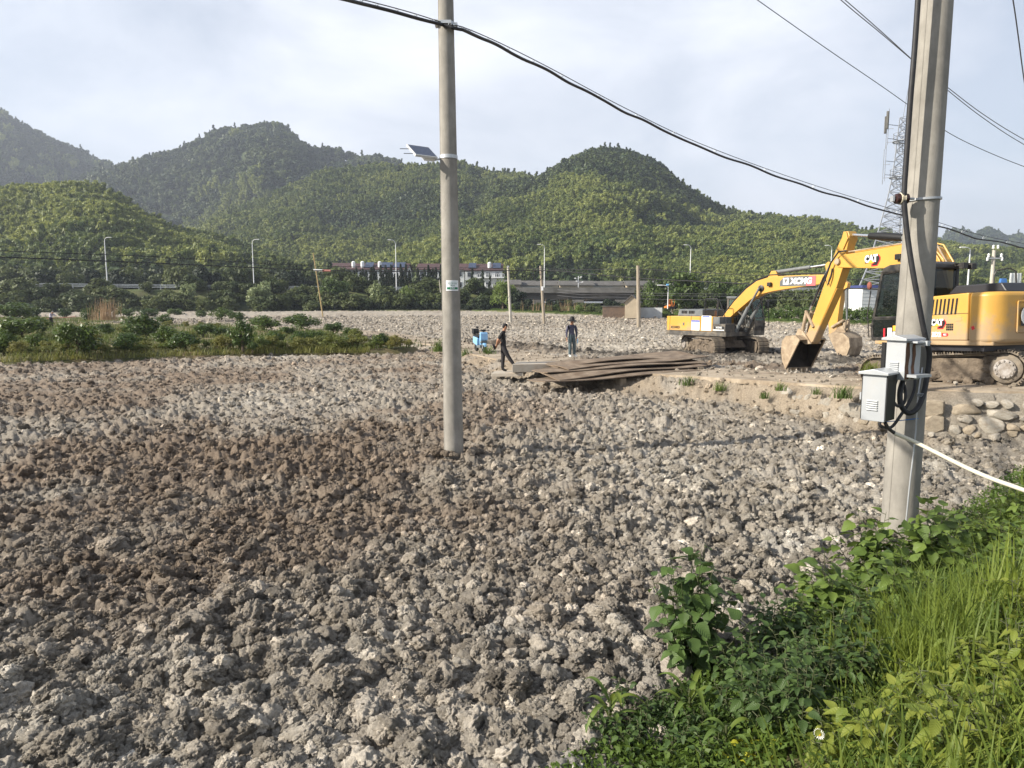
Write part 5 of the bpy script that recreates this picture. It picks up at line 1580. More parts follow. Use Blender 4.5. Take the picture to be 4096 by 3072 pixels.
lgt.build('work_light', m_cabk, cab_o, bevel=.01)
MB().tube([(-.62, -.35, 2.1), (-.62, -.35, 2.55), (-.66, -.38, 2.66), (-.85, -.55, 2.7), (-.95, -.6, 2.62), (-.98, -.62, 2.1)], .018, 8).build('handrail', m_cabk, cat_root, True)
# boom, stick, bucket
bt = [(.02, 1.45), (.20, 2.35), (.38, 3.02), (.66, 3.34), (1.05, 3.50), (1.6, 3.50), (3.0, 3.47), (3.62, 3.46), (3.82, 3.38), (3.86, 3.26)]
bb = [(.30, 1.30), (.55, 1.95), (.85, 2.55), (1.15, 2.84), (1.6, 2.90), (2.1, 2.94), (2.9, 3.02), (3.55, 3.09), (3.74, 3.12), (3.84, 3.18)]
boom = arm_plate('boom', bt, bb, -.12, .36, m_cat, cat_root)
for sg in (1, -1): MB().lathe([(.09, -.02), (.09, .05), (.05, .07)], 14, 0, Matrix.Translation((3.72, -.12 + sg * .2, 3.28)) @ Matrix.Rotation(-sg * math.pi / 2, 4, 'X')).build('pin', m_mudy, boom, True)
cat_logo(boom, (2.55, .063, 3.24), rot_side(1), .42)
MB().box((1.62, .12, 3.20), (.17, .1, .15)).bar((1.62, .06, 3.12), (1.62, .14, 3.1), .03).build('work_light', m_lk, boom, bevel=.02)
for k, oy in enumerate((.0, -.24)):
    MB().tube([(.28, oy, 2.85), (.62, oy, 3.40), (1.1, oy, 3.56), (2.2, oy, 3.545), (3.4, oy, 3.53)], .022, 8).build('pipe', m_cat if k else m_mudy, boom, True)
for k in range(3): MB().tube([(.15 + .05 * k, .15 - .1 * k, 2.25), (.42 + .03 * k, .15 - .1 * k, 3.0), (.72, .12 - .1 * k, 3.42)], .02, 6).build('pipe', m_cat, boom, True)
MB().tube([(3.42, .07, 3.56), (3.62, .16, 3.55), (3.9, .17, 3.25), (4.12, .15, 2.8), (4.05, .12, 2.62), (3.95, .1, 2.85), (3.92, .08, 3.1)], .025, 8).build('hose', m_black, boom, True)
MB().prism([(1.2, 3.5), (1.65, 3.5), (1.5, 3.70), (1.35, 3.70)], -.25, .01).build('bracket', m_cat, boom, bevel=.01)
tubeJ((1.42, 3.66), (2.75, 3.90), .085, m_cyl, 'stick_cylinder', boom, -.12)
MB().tube([(1.7, -.12, 3.715), (2.3, -.12, 3.825), (2.78, -.12, 3.905)], [.10, .12, .09], 10).build('cylinder_cover', m_lk, boom, True)
tubeJ((2.7, 3.895), (3.46, 4.02), .04, m_chrome, 'piston_rod', boom, -.12)
for oy in (.18, -.42):
    cl = tubeJ((.75, 1.25), (1.15, 2.35), .085, m_cyl, 'boom_cylinder', cat_root, oy)
    tubeJ((1.1, 2.2), (1.32, 2.88), .045, m_chrome, 'piston_rod', cl, oy)
stl = [(3.36, 3.98), (3.40, 4.12), (3.52, 4.14), (3.95, 3.42), (4.22, 2.9), (4.98, 1.05), (4.97, .92), (4.86, .86)]
st = MB().prism([(3.36, 3.98), (3.42, 4.12), (3.54, 4.12), (3.86, 3.62), (4.10, 3.10), (4.20, 2.85), (4.99, 1.08), (4.95, .90), (4.82, .86), (4.70, .94), (3.80, 2.55), (3.56, 3.15)], -.12 - .15, -.12 + .15).build('stick', m_cat, cat_root, bevel=.015)
MB().prism([(3.80, 2.5), (3.83, 2.53), (4.73, .96), (4.70, .93)], -.25, .01).build('stick_edge', m_cat, st)
for sg in (-1, 1): MB().prism([(3.38, 3.9), (3.44, 4.10), (3.54, 4.12), (3.62, 3.85), (3.55, 3.6)], -.12 + sg * .175 - .02, -.12 + sg * .175 + .02).build('stick_ear', m_cat, st, bevel=.008)
bc = tubeJ((4.02, 3.42), (4.62, 2.55), .065, m_cyl, 'bucket_cylinder', st, -.12)
tubeJ((4.6, 2.58), (5.0, 1.92), .035, m_chrome, 'piston_rod', bc, -.12)
MB().tube([(3.95, -.02, 3.3), (4.35, .0, 2.85), (4.7, -.05, 2.3), (4.85, -.05, 2.05)], .03, 8).build('hose', m_black, st, True)
for sg in (-1, 1):
    MB().tube([(5.0, -.12 + sg * .16, 1.89), (4.66, -.12 + sg * .17, 1.38)], .045, 8).build('link', m_mudy, st, True)
    MB().tube([(5.02, -.12 + sg * .10, 1.89), (5.18, -.12 + sg * .12, 1.22)], .055, 8).build('link', m_mudy, st, True)
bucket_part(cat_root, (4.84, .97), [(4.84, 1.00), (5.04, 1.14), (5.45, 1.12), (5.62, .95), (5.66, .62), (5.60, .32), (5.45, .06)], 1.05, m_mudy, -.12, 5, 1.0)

# ---- the far machine, out on the field
XCx, XCy, XGz = 11.7, 38.8, -.08
xroot = empty('excavator', (XCx, XCy, XGz), 0, 'smaller looking orange yellow excavator with grey cab standing in the churned field', 'excavator')
hx_ = math.atan2(-math.sin(R(52)), math.cos(R(52)))
xroot.rotation_euler = (0, 0, hx_)
tracks(xroot, math.atan2(-math.sin(R(80)), math.cos(R(80))) - hx_, 4.2, 2.5, .60, .44, 46, 0, 1.2)
MB().lathe([(.7, .7), (.75, .8), (.75, 1.0), (.6, 1.05)], 24).build('turntable', m_mud, xroot, True)
MB().prism([(-2.95, -1.3), (-2.8, -1.42), (1.15, -1.42), (1.15, 1.42), (-2.8, 1.42), (-2.95, 1.3)], .98, 1.22, 0, 'z').build('deck', m_xgrey2, xroot, bevel=.03)
# right flank panels: counterweight, door, door with notices, grey front box, step box
def flank(name, x0, x1, z0, z1, m, y0=-1.42, y1=-.2, bev=.03):
    return MB().box(((x0 + x1) / 2, (y0 + y1) / 2, (z0 + z1) / 2), (x1 - x0, y1 - y0, z1 - z0)).build(name, m, xroot, bevel=bev)
cwp = []
for k in range(7):
    a = k / 6 * math.pi / 2
    cwp.append((-2.62 - .40 * math.sin(a), -(1.02 + .40 * math.cos(a))))
cwp += [(-3.06, -.4), (-3.08, 0), (-3.06, .4)] + [(x, -y) for x, y in cwp[::-1]] + [(-2.6, 1.42), (-2.6, -1.42)]
xcw = MB().prism(cwp, 1.22, 2.02, 0, 'z').build('counterweight', m_xy, xroot, True, bevel=.07, seg=3)
d1_ = flank('side_door', -2.59, -1.12, 1.23, 2.03, m_xy)
obj('lettering', text_mesh('XE300D', .19, m_lk, .003, .006), d1_, (-2.2, -1.424, 1.40), rot_side(-1))
MB().box((-1.62, -1.425, 1.6), (.1, .02, .16)).build('latch', m_xgrey, d1_, bevel=.006)
d2_ = flank('side_door', -1.11, -.52, 1.23, 2.03, m_xy)
nt_ = MB().box((-.82, -1.426, 1.55), (.56, .008, .56)).build('notice', m_lw, d2_)
MB().box((-.82, -1.432, 1.78), (.54, .006, .09)).build('heading', m_blue_p, nt_)
for i in range(5): MB().box((-.82, -1.431, 1.68 - i * .08), (.50, .004, .012)).build('text_line', m_blue_p, nt_)
d3_ = flank('side_door', -.51, .30, 1.23, 2.03, m_xy)
nt_ = MB().box((-.10, -1.426, 1.68), (.62, .008, .80)).build('notice', m_lw, d3_)
MB().box((-.12, -1.432, 2.03), (.46, .006, .06)).build('heading', m_blue_p, nt_)
MB().box((-.12, -1.432, 1.33), (.52, .006, .03)).build('heading', m_blue_p, nt_)
for i in range(7): MB().box((-.10, -1.431, 1.93 - i * .075), (.5, .004, .008)).build('text_line', plain('print_grey', (.45, .46, .5), .6) if 'print_grey' not in bpy.data.materials else bpy.data.materials['print_grey'], nt_)
flank('engine_housing', -2.59, .30, 1.23, 2.0, m_xy, -.19, 1.40)
flank('tank', .0, .72, 1.5, 2.02, m_xgrey, -1.38, -.3)
tb_ = flank('tool_box', .32, 1.12, 1.23, 1.66, m_xgrey2, -1.44, -.55)
lp = MB().box((.72, -1.446, 1.45), (.62, .008, .15)).build('logo_plate', m_lk, tb_)
obj('lettering', text_mesh('XCMG', .13, m_lw, .002, .004), lp, (.72, -1.452, 1.46), rot_side(-1))
MB().box((.70, -1.446, 1.33), (.70, .008, .05)).build('sticker', m_lw, tb_)
hdx = MB().box((-1.55, .05, 2.22), (1.75, 2.1, .40), None, 0, .93).build('hood', m_xgrey, xroot, bevel=.06, seg=3)
for i in range(9):
    if i in (4,): continue
    MB().box((-2.1 + i * .10, -.995, 2.26), (.045, .03, .16), (R(-8), 0, R(0))).build('slot', m_lk, hdx)
for x0_, x1_, hh in ((-.35, .45, .95),):
    MB().tube([(x0_, -1.25, 2.0), (x0_, -1.25, 2.95), (x0_ + .06, -1.25, 3.0), (x1_ - .06, -1.25, 3.0), (x1_, -1.25, 2.95), (x1_, -1.25, 2.0)], .025, 6).tube([(x0_, -1.25, 2.42), ((x0_ + x1_) / 2, -1.25, 2.52), (x1_, -1.25, 2.40)], .018, 6).build('handrail', m_hood, xroot, True)
MB().tube([(.5, -1.3, 2.0), (.55, -1.3, 2.85), (.62, -1.3, 2.88), (1.15, -1.38, 1.75), (1.05, -1.4, 1.3)], .022, 6).build('handrail', m_hood, xroot, True)
MB().tube([(-.1, -.6, 2.0), (-.1, -.6, 2.35)], .07, 10).build('exhaust', m_rust, xroot, True)
MB().lathe([(.14, 1.98), (.16, 2.5), (.1, 2.55)], 14, 0, Matrix.Translation((.62, .1, 0))).build('air_filter', m_xgrey2, xroot, True)
# cab on the far flank
xc = MB(); ya, yb_ = .45, 1.42
xc.box((.75, (ya + yb_) / 2, 1.28), (1.75, yb_ - ya, .5))
for y_ in (ya + .04, yb_ - .04):
    xc.bar((1.60, y_, 1.4), (1.62, y_, 1.7), .08).bar((1.62, y_, 1.7), (1.32, y_, 3.02), .09).bar((-.08, y_, 1.3), (-.08, y_, 3.0), .12).bar((.55, y_, 1.3), (.55, y_, 3.0), .07).box((.75, y_, 1.62), (1.7, .05, .42)).bar((1.32, y_, 3.02), (-.08, y_, 3.0), .1)
xc.bar((1.32, ya, 3.02), (1.32, yb_, 3.02), .1).bar((-.08, ya, 3.0), (-.08, yb_, 3.0), .1).box((-.1, .93, 1.75), (.05, .9, .7)).box((1.60, .93, 1.55), (.05, .95, .55)).box((1.58, .93, 1.95), (.04, .95, .06))
xco = xc.build('cab', m_xgrey2, xroot, bevel=.015)
MB().box((.62, .93, 3.06), (1.62, 1.06, .14)).build('roof', m_xgrey, xco, bevel=.05, seg=3)
m_mint = glass_mat('cab_glass_green', (.10, .16, .145), True)
MB().prism([(.48, 1.84), (.48, 2.92), (-.02, 2.92), (-.02, 1.84)], ya + .005, ya + .015).build('window', m_mint, xco)
MB().prism([(1.52, 1.84), (1.30, 2.92), (.62, 2.92), (.62, 1.84)], ya + .005, ya + .015).build('window', m_mint, xco)
MB().add([(1.625, ya + .06, 1.75), (1.625, yb_ - .06, 1.75), (1.35, yb_ - .06, 2.96), (1.35, ya + .06, 2.96)], [(0, 1, 2, 3)]).build('window', m_mint, xco)
MB().box((-.12, .93, 2.45), (.015, .85, .95)).build('window', m_mint, xco)
MB().prism([(1.52, 1.84), (1.30, 2.92), (.62, 2.92), (.62, 1.84)], yb_ - .015, yb_ - .005).build('window', m_mint, xco)
MB().box((.5, .93, 1.75), (.5, .5, .2)).box((.25, .93, 2.2), (.15, .5, .8)).build('seat', m_hood, xco, bevel=.05)
MB().tube([(1.7, yb_ + .05, 1.5), (1.78, yb_ + .15, 1.55), (1.72, yb_ + .15, 2.6), (1.5, yb_ + .05, 2.75)], .02, 6).build('grab_rail', m_hood, xco, True)
MB().box((1.62, yb_ + .2, 2.72), (.06, .22, .4)).build('mirror', m_hood, xco, bevel=.02)
# boom, stick, bucket
bt = [(.18, 2.05), (.85, 2.85), (1.55, 3.50), (2.15, 3.90), (2.75, 4.06), (3.4, 4.12), (4.8, 4.14), (6.05, 4.12), (6.35, 4.05), (6.42, 3.9)]
bb = [(.45, 1.85), (1.2, 2.45), (1.85, 2.95), (2.45, 3.22), (3.1, 3.36), (3.8, 3.46), (4.9, 3.60), (5.9, 3.70), (6.2, 3.72), (6.38, 3.78)]
xb = arm_plate('boom', bt, bb, -.1, .50, m_xy, xroot, .02)
pl_ = [(-.95, -.24), (.95, -.24), (.95, .24), (-.72, .24), (-.95, .0)]
xl = obj('logo_plate', MB().prism(pl_, 0, .004, 0, 'z').mesh('logo_plate', m_xgrey), xb, (4.45, -.354, 3.85), rot_side(-1))
m_pink = plain('decal_pink', (.62, .12, .13), .5)
obj('badge', MB().prism([(.45, -.235), (.94, -.235), (.94, .235), (.62, .235)], .004, .006, 0, 'z').mesh('badge', m_pink), xl)
obj('lettering', text_mesh('XCMG', .40, m_lw, .003, .02, .12, .95), xl, (.18, -.01, .009))
obj('badge', MB().prism([(-.78, -.17), (-.48, -.17), (-.48, .17), (-.78, .17)], .004, .006, 0, 'z').mesh('badge', m_lw), xl)
obj('badge', MB().prism([(-.63, -.12), (-.52, .11), (-.74, .11)], .006, .008, 0, 'z').mesh('badge', m_xgrey), xl)
MB().box((2.95, -.42, 3.72), (.22, .14, .2)).build('work_light', m_lk, xb, bevel=.03)
MB().lathe([(.17, -.02), (.17, .03), (.1, .05)], 16, 0, Matrix.Translation((2.45, -.36, 3.52)) @ Matrix.Rotation(math.pi / 2, 4, 'X')).build('pin', m_lk, xb, True)
for k in range(3): MB().tube([(.3, -.30 + k * .16, 2.3), (1.0, -.30 + k * .16, 3.1), (1.62, -.30 + k * .16, 3.66), (2.2, -.30 + k * .16, 4.0), (2.9, -.30 + k * .16, 4.2), (4.4, -.30 + k * .16, 4.22), (6.0, -.30 + k * .16, 4.2)], .028, 6).build('hose', m_black, xb, True)
MB().prism([(2.75, 4.05), (3.35, 4.1), (3.2, 4.40), (2.95, 4.40)], -.3, .1).build('bracket', m_xy, xb, bevel=.015)
tubeJ((3.05, 4.33), (4.95, 4.52), .10, m_cyl, 'stick_cylinder', xb, -.1)
tubeJ((4.9, 4.515), (5.95, 4.62), .05, m_chrome, 'piston_rod', xb, -.1)
for oy in (-.52, .32):
    cl = tubeJ((1.15, 1.25), (1.85, 2.55), .10, m_cyl, 'boom_cylinder', xroot, oy)
    tubeJ((1.8, 2.45), (2.45, 3.55), .055, m_cyl, 'piston_rod', cl, oy)
for k in range(4): MB().tube([(.9, -.35 + k * .18, 1.6), (1.5, -.4 + k * .2, 1.45), (1.45, -.3 + k * .16, 2.0), (1.1, -.3 + k * .14, 2.3)], .03, 6).build('hose', m_xgrey2, xroot, True)
xs = MB().prism([(5.80, 4.62), (5.95, 4.74), (6.12, 4.66), (6.62, 3.95), (6.70, 3.55), (6.62, 2.6), (6.52, 1.30), (6.42, 1.14), (6.26, 1.14), (6.16, 1.30), (6.02, 3.2), (5.95, 3.8)], -.1 - .22, -.1 + .22).build('stick', m_xy, xroot, bevel=.02)
bc = tubeJ((6.80, 3.60), (6.86, 2.55), .085, m_cyl, 'bucket_cylinder', xs, -.1)
tubeJ((6.86, 2.6), (6.90, 1.98), .045, m_cyl, 'piston_rod', bc, -.1)
MB().prism([(6.6, 3.9), (6.92, 3.7), (6.9, 3.5), (6.66, 3.35)], -.25, .05).build('bracket', m_xy, xs, bevel=.01)
for sg in (-1, 1):
    MB().tube([(6.9, -.1 + sg * .26, 1.98), (6.32, -.1 + sg * .27, 1.62)], .06, 8).build('link', m_mudy, xs, True)
    MB().tube([(6.9, -.1 + sg * .15, 1.98), (6.88, -.1 + sg * .17, 1.34)], .08, 8).build('link', m_mudy, xs, True)
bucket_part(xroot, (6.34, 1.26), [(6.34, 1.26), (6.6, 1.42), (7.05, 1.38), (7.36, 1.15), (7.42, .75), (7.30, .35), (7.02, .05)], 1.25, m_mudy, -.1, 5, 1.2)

# ---- tiny orange loader under the trees
p = W(2684, 1236, 103)
e = empty('loader', p, R(25), 'tiny orange loader under the trees at the far edge of the field', 'loader')
e.scale = (.52,) * 3
m_or = plain('loader_orange', (.55, .17, .03), .6)
MB().box((0, 0, .9), (1.5, 1.2, .7)).build('body', m_or, e, bevel=.05)
c_ = MB()
for sx in (-.35, .75):
    for sy in (-.5, .5): c_.bar((sx, sy, 1.2), (sx, sy, 2.6), .1)
c_.box((.2, 0, 2.65), (1.3, 1.2, .12)).build('canopy_frame', m_or, e)
MB().prism([(-1.9, .3), (-1.1, .3), (-1.1, 1.0), (-1.9, .7)], -.7, .7).build('shovel', m_or, e)
for sx in (-.5, .6):
    for sy in (-.65, .65): MB().lathe([(.4, -.12), (.4, .12)], 14, 0, Matrix.Translation((sx, sy, .4)) @ Matrix.Rotation(math.pi / 2, 4, 'X')).build('wheel', m_black, e, True)
# ------------------------------------------------------------------ stone wall under the path edge
m_rock = [mat('wall_stone_%s' % n, c1, c2, scale=4, rough=.95, bump=.7, bscale=22, dirt=(.20, .155, .11), dirt_amt=.6, dscale=3) for n, c1, c2 in
          (('grey', (.36, .335, .285), (.25, .23, .195)), ('tan', (.37, .315, .235), (.26, .22, .165)), ('pale', (.43, .40, .34), (.31, .285, .24)))]
def rock_mesh(seed, m):
    r = random.Random(seed)
    from mathutils import noise as mn
    bm = bmesh.new(); bmesh.ops.create_icosphere(bm, subdivisions=3, radius=1.0)
    cuts = [(Vector((r.gauss(0, 1), r.gauss(0, 1), r.gauss(0, 1))).normalized(), r.uniform(.48, .74)) for _ in range(15)] + [(Vector((0, -1, 0)), .55)]
    for v in bm.verts:
        p = v.co * (1 + .08 * mn.noise(v.co * 2 + Vector((seed, 0, 0))))
        for n, c in cuts:
            e_ = p.dot(n) - c
            if e_ > 0: p -= n * e_ * .93
        p += v.normal * .05 * mn.noise(p * 7 + Vector((seed, 3, 0)))
        v.co = p
    me = bpy.data.meshes.new('stone'); bm.to_mesh(me); bm.free(); me.materials.append(m)
    me.polygons.foreach_set('use_smooth', [True] * len(me.polygons))
    try: me.set_sharp_from_angle(angle=R(32))
    except Exception: pass
    return me
stone_me = [rock_mesh(i, m_rock[i % 3]) for i in range(12)]
wall = empty('stone_wall', (9.6, 14.4, 0), 0, 'rubble stone retaining wall under the concrete path edge, below the large excavator', 'retaining wall')
wl0 = Vector(wall.location)
E3 = np.array([p[:3] for p in EDGE[1:6]], float)
seglen = np.linalg.norm(np.diff(E3[:, :2], axis=0), axis=1); cum = np.concatenate([[0], np.cumsum(seglen)])
def edge_at(d):
    return np.array([np.interp(d, cum, E3[:, k]) for k in range(3)])
placed = []
tries = 0
total = cum[-1]
while len(placed) < 290 and tries < 70000:
    tries += 1
    d = random.uniform(0, total); P = edge_at(d); Q = edge_at(min(d + .1, total)) - edge_at(max(d - .1, 0))
    a = math.atan2(Q[1], Q[0])
    hgt = P[2]
    big = random.random() < .28
    w, h = (random.uniform(.24, .42), random.uniform(.16, .26)) if len(placed) < 34 else (random.uniform(.12, .22), random.uniform(.09, .15)) if len(placed) < 150 else (random.uniform(.05, .11), random.uniform(.04, .08))
    if d > cum[-2] + 2.5 and random.random() < .7: continue
    z = random.uniform(0.02, max(hgt - .16 - h * .4, .05))
    ok_ = all(abs(d - q[0]) > (w + q[2]) * .70 or abs(z - q[1]) > (h + q[3]) * .62 for q in placed)
    if not ok_: continue
    placed.append((d, z, w, h))
    t = z / max(hgt, .1)
    off = -.24 + .20 * t + random.uniform(-.04, .05)           # battered face
    nx, ny = math.sin(a), -math.cos(a)
    o = obj('stone', random.choice(stone_me if d > 2 else stone_me), wall, Vector((P[0] + nx * off, P[1] + ny * off, z)) - wl0, (random.uniform(-.15, .15), random.uniform(-.2, .2), a + math.pi + random.uniform(-.15, .15)), (w, random.uniform(.16, .24), h))
# tumbled stones and clumps at its foot
for i in range(26):
    d = random.uniform(0, total); P = edge_at(d); s_ = random.uniform(.05, .13)
    Q = edge_at(min(d + .1, total)) - edge_at(max(d - .1, 0)); a = math.atan2(Q[1], Q[0]); q = random.uniform(.35, .9)
    obj('stone', random.choice(stone_me), wall, Vector((P[0] - math.sin(a) * q, P[1] + math.cos(a) * q, s_ * .3)) - wl0, (random.uniform(-.5, .5), random.uniform(-.5, .5), random.uniform(0, 6)), (s_ * 1.3, s_, s_ * .8))

# ------------------------------------------------------------------ road plates and the concrete slabs
m_plate = mat('rust_plate', (.25, .195, .14), (.12, .09, .065), scale=2.2, rough=.85, bump=.3, bscale=14, dirt=(.12, .08, .05), dirt_amt=.8, dscale=1.6)
def steel_plate(a, b, wid, bend, twist, lift, label, thick=.028):
    a, b = Vector(a), Vector(b)
    d = b - a; L_ = d.length; az = math.atan2(d.y, d.x)
    n, k = 26, 5
    vs = []
    for lay in (0, 1):
        for i in range(n + 1):
            t = i / n
            z = d.z * t + bend * (math.sin(math.pi * min(t * 1.25, 1)) - .35 * t) + lift * max(0, .3 - t) ** 2 * 6
            for j in range(k + 1):
                s_ = j / k - .5
                vs.append((L_ * t, s_ * wid, z + twist * s_ * (t - .5) * 2 + .03 * math.sin(t * 7 + s_ * 3 + a.x * 5) - lay * thick))
    fs = []
    m_ = (n + 1) * (k + 1)
    for i in range(n):
        for j in range(k):
            q = i * (k + 1) + j
            fs.append((q, q + k + 1, q + k + 2, q + 1)); fs.append((q + m_, q + m_ + 1, q + m_ + k + 2, q + m_ + k + 1))
        for j in (0, k):
            q = i * (k + 1) + j
            fs.append((q, q + m_, q + m_ + k + 1, q + k + 1) if j == 0 else (q, q + k + 1, q + m_ + k + 1, q + m_))
    for i in (0, n):
        for j in range(k):
            q = i * (k + 1) + j
            fs.append((q, q + 1, q + m_ + 1, q + m_) if i == 0 else (q, q + m_, q + m_ + 1, q + 1))
    o = MB().add(vs, fs).build('steel_plate', m_plate, None, True, loc=a, rot=(0, 0, az))
    tag(o, label, 'steel plate', 'rusty steel plates stacked on the path')
    return o
PL = [((.75, 21.6, .30), (5.9, 23.4, .56), 1.5, .02, .05, .05, 'lowest rusty steel plate, its end hanging out over the field'),
      ((1.2, 22.0, .40), (6.3, 24.1, .64), 1.4, .04, -.05, .03, 'second lowest rusty steel plate, just above the lowest overhanging one'),
      ((.9, 22.9, .46), (6.5, 24.7, .74), 1.5, .06, .06, .06, 'middle rusty steel plate of the fanned stack on the path'),
      ((1.6, 23.4, .56), (6.7, 25.3, .82), 1.4, .04, -.04, .02, 'upper rusty steel plate with dark gaps under it, beside the topmost plate'),
      ((1.3, 24.2, .56), (6.4, 25.9, .88), 1.5, .05, .03, .0, 'topmost rusty steel plate, its end reaching the concrete slab')]
for a, b, w, bd, tw_, lf, lb in PL: steel_plate(a, b, w, bd, tw_, lf, lb)
for i, (x, y, z) in enumerate(((3.2, 22.9, .34), (4.8, 23.6, .50), (6.0, 24.2, .58))):
    MBv = MB().box((x, y, z - .12), (.22, 1.9, .24), (0, 0, R(20)))
    tag(MBv.build('timber_packer', m_wood, None, bevel=.01), ('left', 'middle', 'right')[i] + ' dark timber under the stacked rusty plates', 'timber')

m_slab = mat('slab_concrete', (.44, .40, .34), (.35, .315, .26), scale=1.3, rough=.9, bump=.25, bscale=30, dirt=(.30, .23, .16), dirt_amt=.6, dscale=1.5)
p = W(2130, 1487, 24.4)
e = MB().prism([(-.75, -.55), (1.0, -.35), (1.05, .55), (-.5, .6)], -.02, .27, 0, 'z').build('concrete_block', m_slab, None, bevel=.015, loc=(p.x, 24.9, p.z), rot=(0, 0, R(4)))
tag(e, 'low concrete block under the front foot of the man in black', 'concrete block')
p = W(2030, 1497, 24.6)
e = MB().box((0, 0, .0), (1.15, .9, .12)).build('concrete_slab', m_slab, None, bevel=.01, loc=(p.x + .05, 24.9, p.z), rot=(R(1), R(-2), R(-8)))
tag(e, 'thin flat concrete slab under the back foot of the man in black', 'concrete slab')
SLABZ = p.z + .06
p = G(2480, 1431, .50)
e = MB().prism([(-.9, -.2), (.8, -.25), (1.1, .2), (-.5, .3)], 0, .1, 0, 'z').build('concrete_slab', m_slab, None, bevel=.01, loc=(p.x, p.y, gz(p.x, p.y) + .04), rot=(0, R(2), R(-5)))
tag(e, 'pale broken concrete slab lying behind the rusty plates', 'concrete slab')

# ------------------------------------------------------------------ people
m_skin = plain('skin', (.36, .19, .115), .6)
m_shirt_k = mat('black_shirt', (.012, .012, .013), (.02, .02, .02), scale=12, rough=.85)
m_trou_k = mat('dark_trousers', (.022, .020, .022), (.032, .029, .03), scale=10, rough=.9)
m_shoe_k = plain('black_shoe', (.012, .011, .011), .6)
m_shirt_b = mat('plaid_shirt', (.085, .085, .125), (.045, .045, .075), scale=30, rough=.85)
m_jean = mat('grey_jeans', (.10, .135, .145), (.065, .09, .10), scale=9, rough=.9)
m_shoe_w = plain('white_shoe', (.62, .60, .56), .6)
m_hair = plain('black_hair', (.008, .008, .009), .7)

def body(J, edges, mats, seg_mat, rad):
    """one skinned surface grown along the joints, coloured by the nearest limb"""
    names = list(J)
    me = bpy.data.meshes.new('body_cage')
    me.from_pydata([J[n] for n in names], [(names.index(a), names.index(b)) for a, b in edges], [])
    o = bpy.data.objects.new('body_cage', me); COL.objects.link(o)
    sk = o.modifiers.new('skin', 'SKIN'); sk.use_smooth_shade = True; sk.branch_smoothing = .6
    for i, n in enumerate(names):
        r_ = rad[n]; me.skin_vertices[0].data[i].radius = r_ if isinstance(r_, tuple) else (r_, r_)
        me.skin_vertices[0].data[i].use_root = (n == 'pelvis')
    ss = o.modifiers.new('sub', 'SUBSURF'); ss.levels = 2; ss.render_levels = 2
    dg = bpy.context.evaluated_depsgraph_get(); dg.update()
    out = bpy.data.meshes.new_from_object(o.evaluated_get(dg))
    bpy.data.objects.remove(o)
    out.materials.clear()
    for m in mats: out.materials.append(m)
    E = [(Vector(J[a]), Vector(J[b]), seg_mat[(a, b)]) for a, b in edges]
    for p in out.polygons:
        best = (9, 0)
        for a, b, mi in E:
            d = b - a; t = max(0, min(1, (p.center - a).dot(d) / d.length_squared)); q = (p.center - a - d * t).length
            m_ = mi(t) if callable(mi) else mi
            if q < best[0]: best = (q, m_)
        p.material_index = best[1]; p.use_smooth = True
    out.name = 'person'
    return out

EDG = [('pelvis', 'waist'), ('waist', 'chest'), ('chest', 'neck'), ('neck', 'head0'), ('head0', 'head1')]
for s_ in 'lr': EDG += [('chest', 'sh' + s_), ('sh' + s_, 'el' + s_), ('el' + s_, 'wr' + s_), ('wr' + s_, 'hd' + s_), ('pelvis', 'hp' + s_), ('hp' + s_, 'kn' + s_), ('kn' + s_, 'an' + s_), ('an' + s_, 'to' + s_)]
RAD = dict(pelvis=(.135, .115), waist=(.125, .105), chest=(.15, .115), neck=.055, head0=.078, head1=.086)
for s_ in 'lr': RAD.update({'sh' + s_: .072, 'el' + s_: .052, 'wr' + s_: .03, 'hd' + s_: .036, 'hp' + s_: .105, 'kn' + s_: .078, 'an' + s_: .060, 'to' + s_: .04})
def segs(short):
    d = {('pelvis', 'waist'): 1, ('waist', 'chest'): 1, ('chest', 'neck'): lambda t: 1 if t < .75 else 0, ('neck', 'head0'): 0, ('head0', 'head1'): 0}
    d[('pelvis', 'waist')] = lambda t: 2 if t < .25 else 1
    for s_ in 'lr':
        d[('chest', 'sh' + s_)] = 1
        d[('sh' + s_, 'el' + s_)] = (lambda t: 1 if t < .8 else 0) if short else 1
        d[('el' + s_, 'wr' + s_)] = 0 if short else (lambda t: 1 if t < .92 else 0)
        d[('wr' + s_, 'hd' + s_)] = 0
        d[('pelvis', 'hp' + s_)] = 2; d[('hp' + s_, 'kn' + s_)] = 2; d[('kn' + s_, 'an' + s_)] = lambda t: 2 if t < .9 else 3; d[('an' + s_, 'to' + s_)] = lambda t: 3 if t > .12 else 2
    return d

def fingers(o_me, hand, dirv, side):
    """five short bent fingers growing out of the palm"""
    b = MB()
    d = Vector(dirv).normalized(); sv = Vector(side).normalized(); c = Vector(hand)
    k = d.cross(sv)
    for i, (off, ln) in enumerate(((-.028, .062), (-.010, .072), (.009, .068), (.027, .055))):
        p0 = c + sv * off + d * .02
        b.tube([p0, p0 + d * ln * .55, p0 + d * ln * .9 + k * .018], [.0105, .010, .008], 6)
    p0 = c + sv * -.03 - d * .01
    b.tube([p0, p0 - sv * .02 + d * .03, p0 - sv * .018 + d * .06], [.012, .011, .009], 6)
    return b

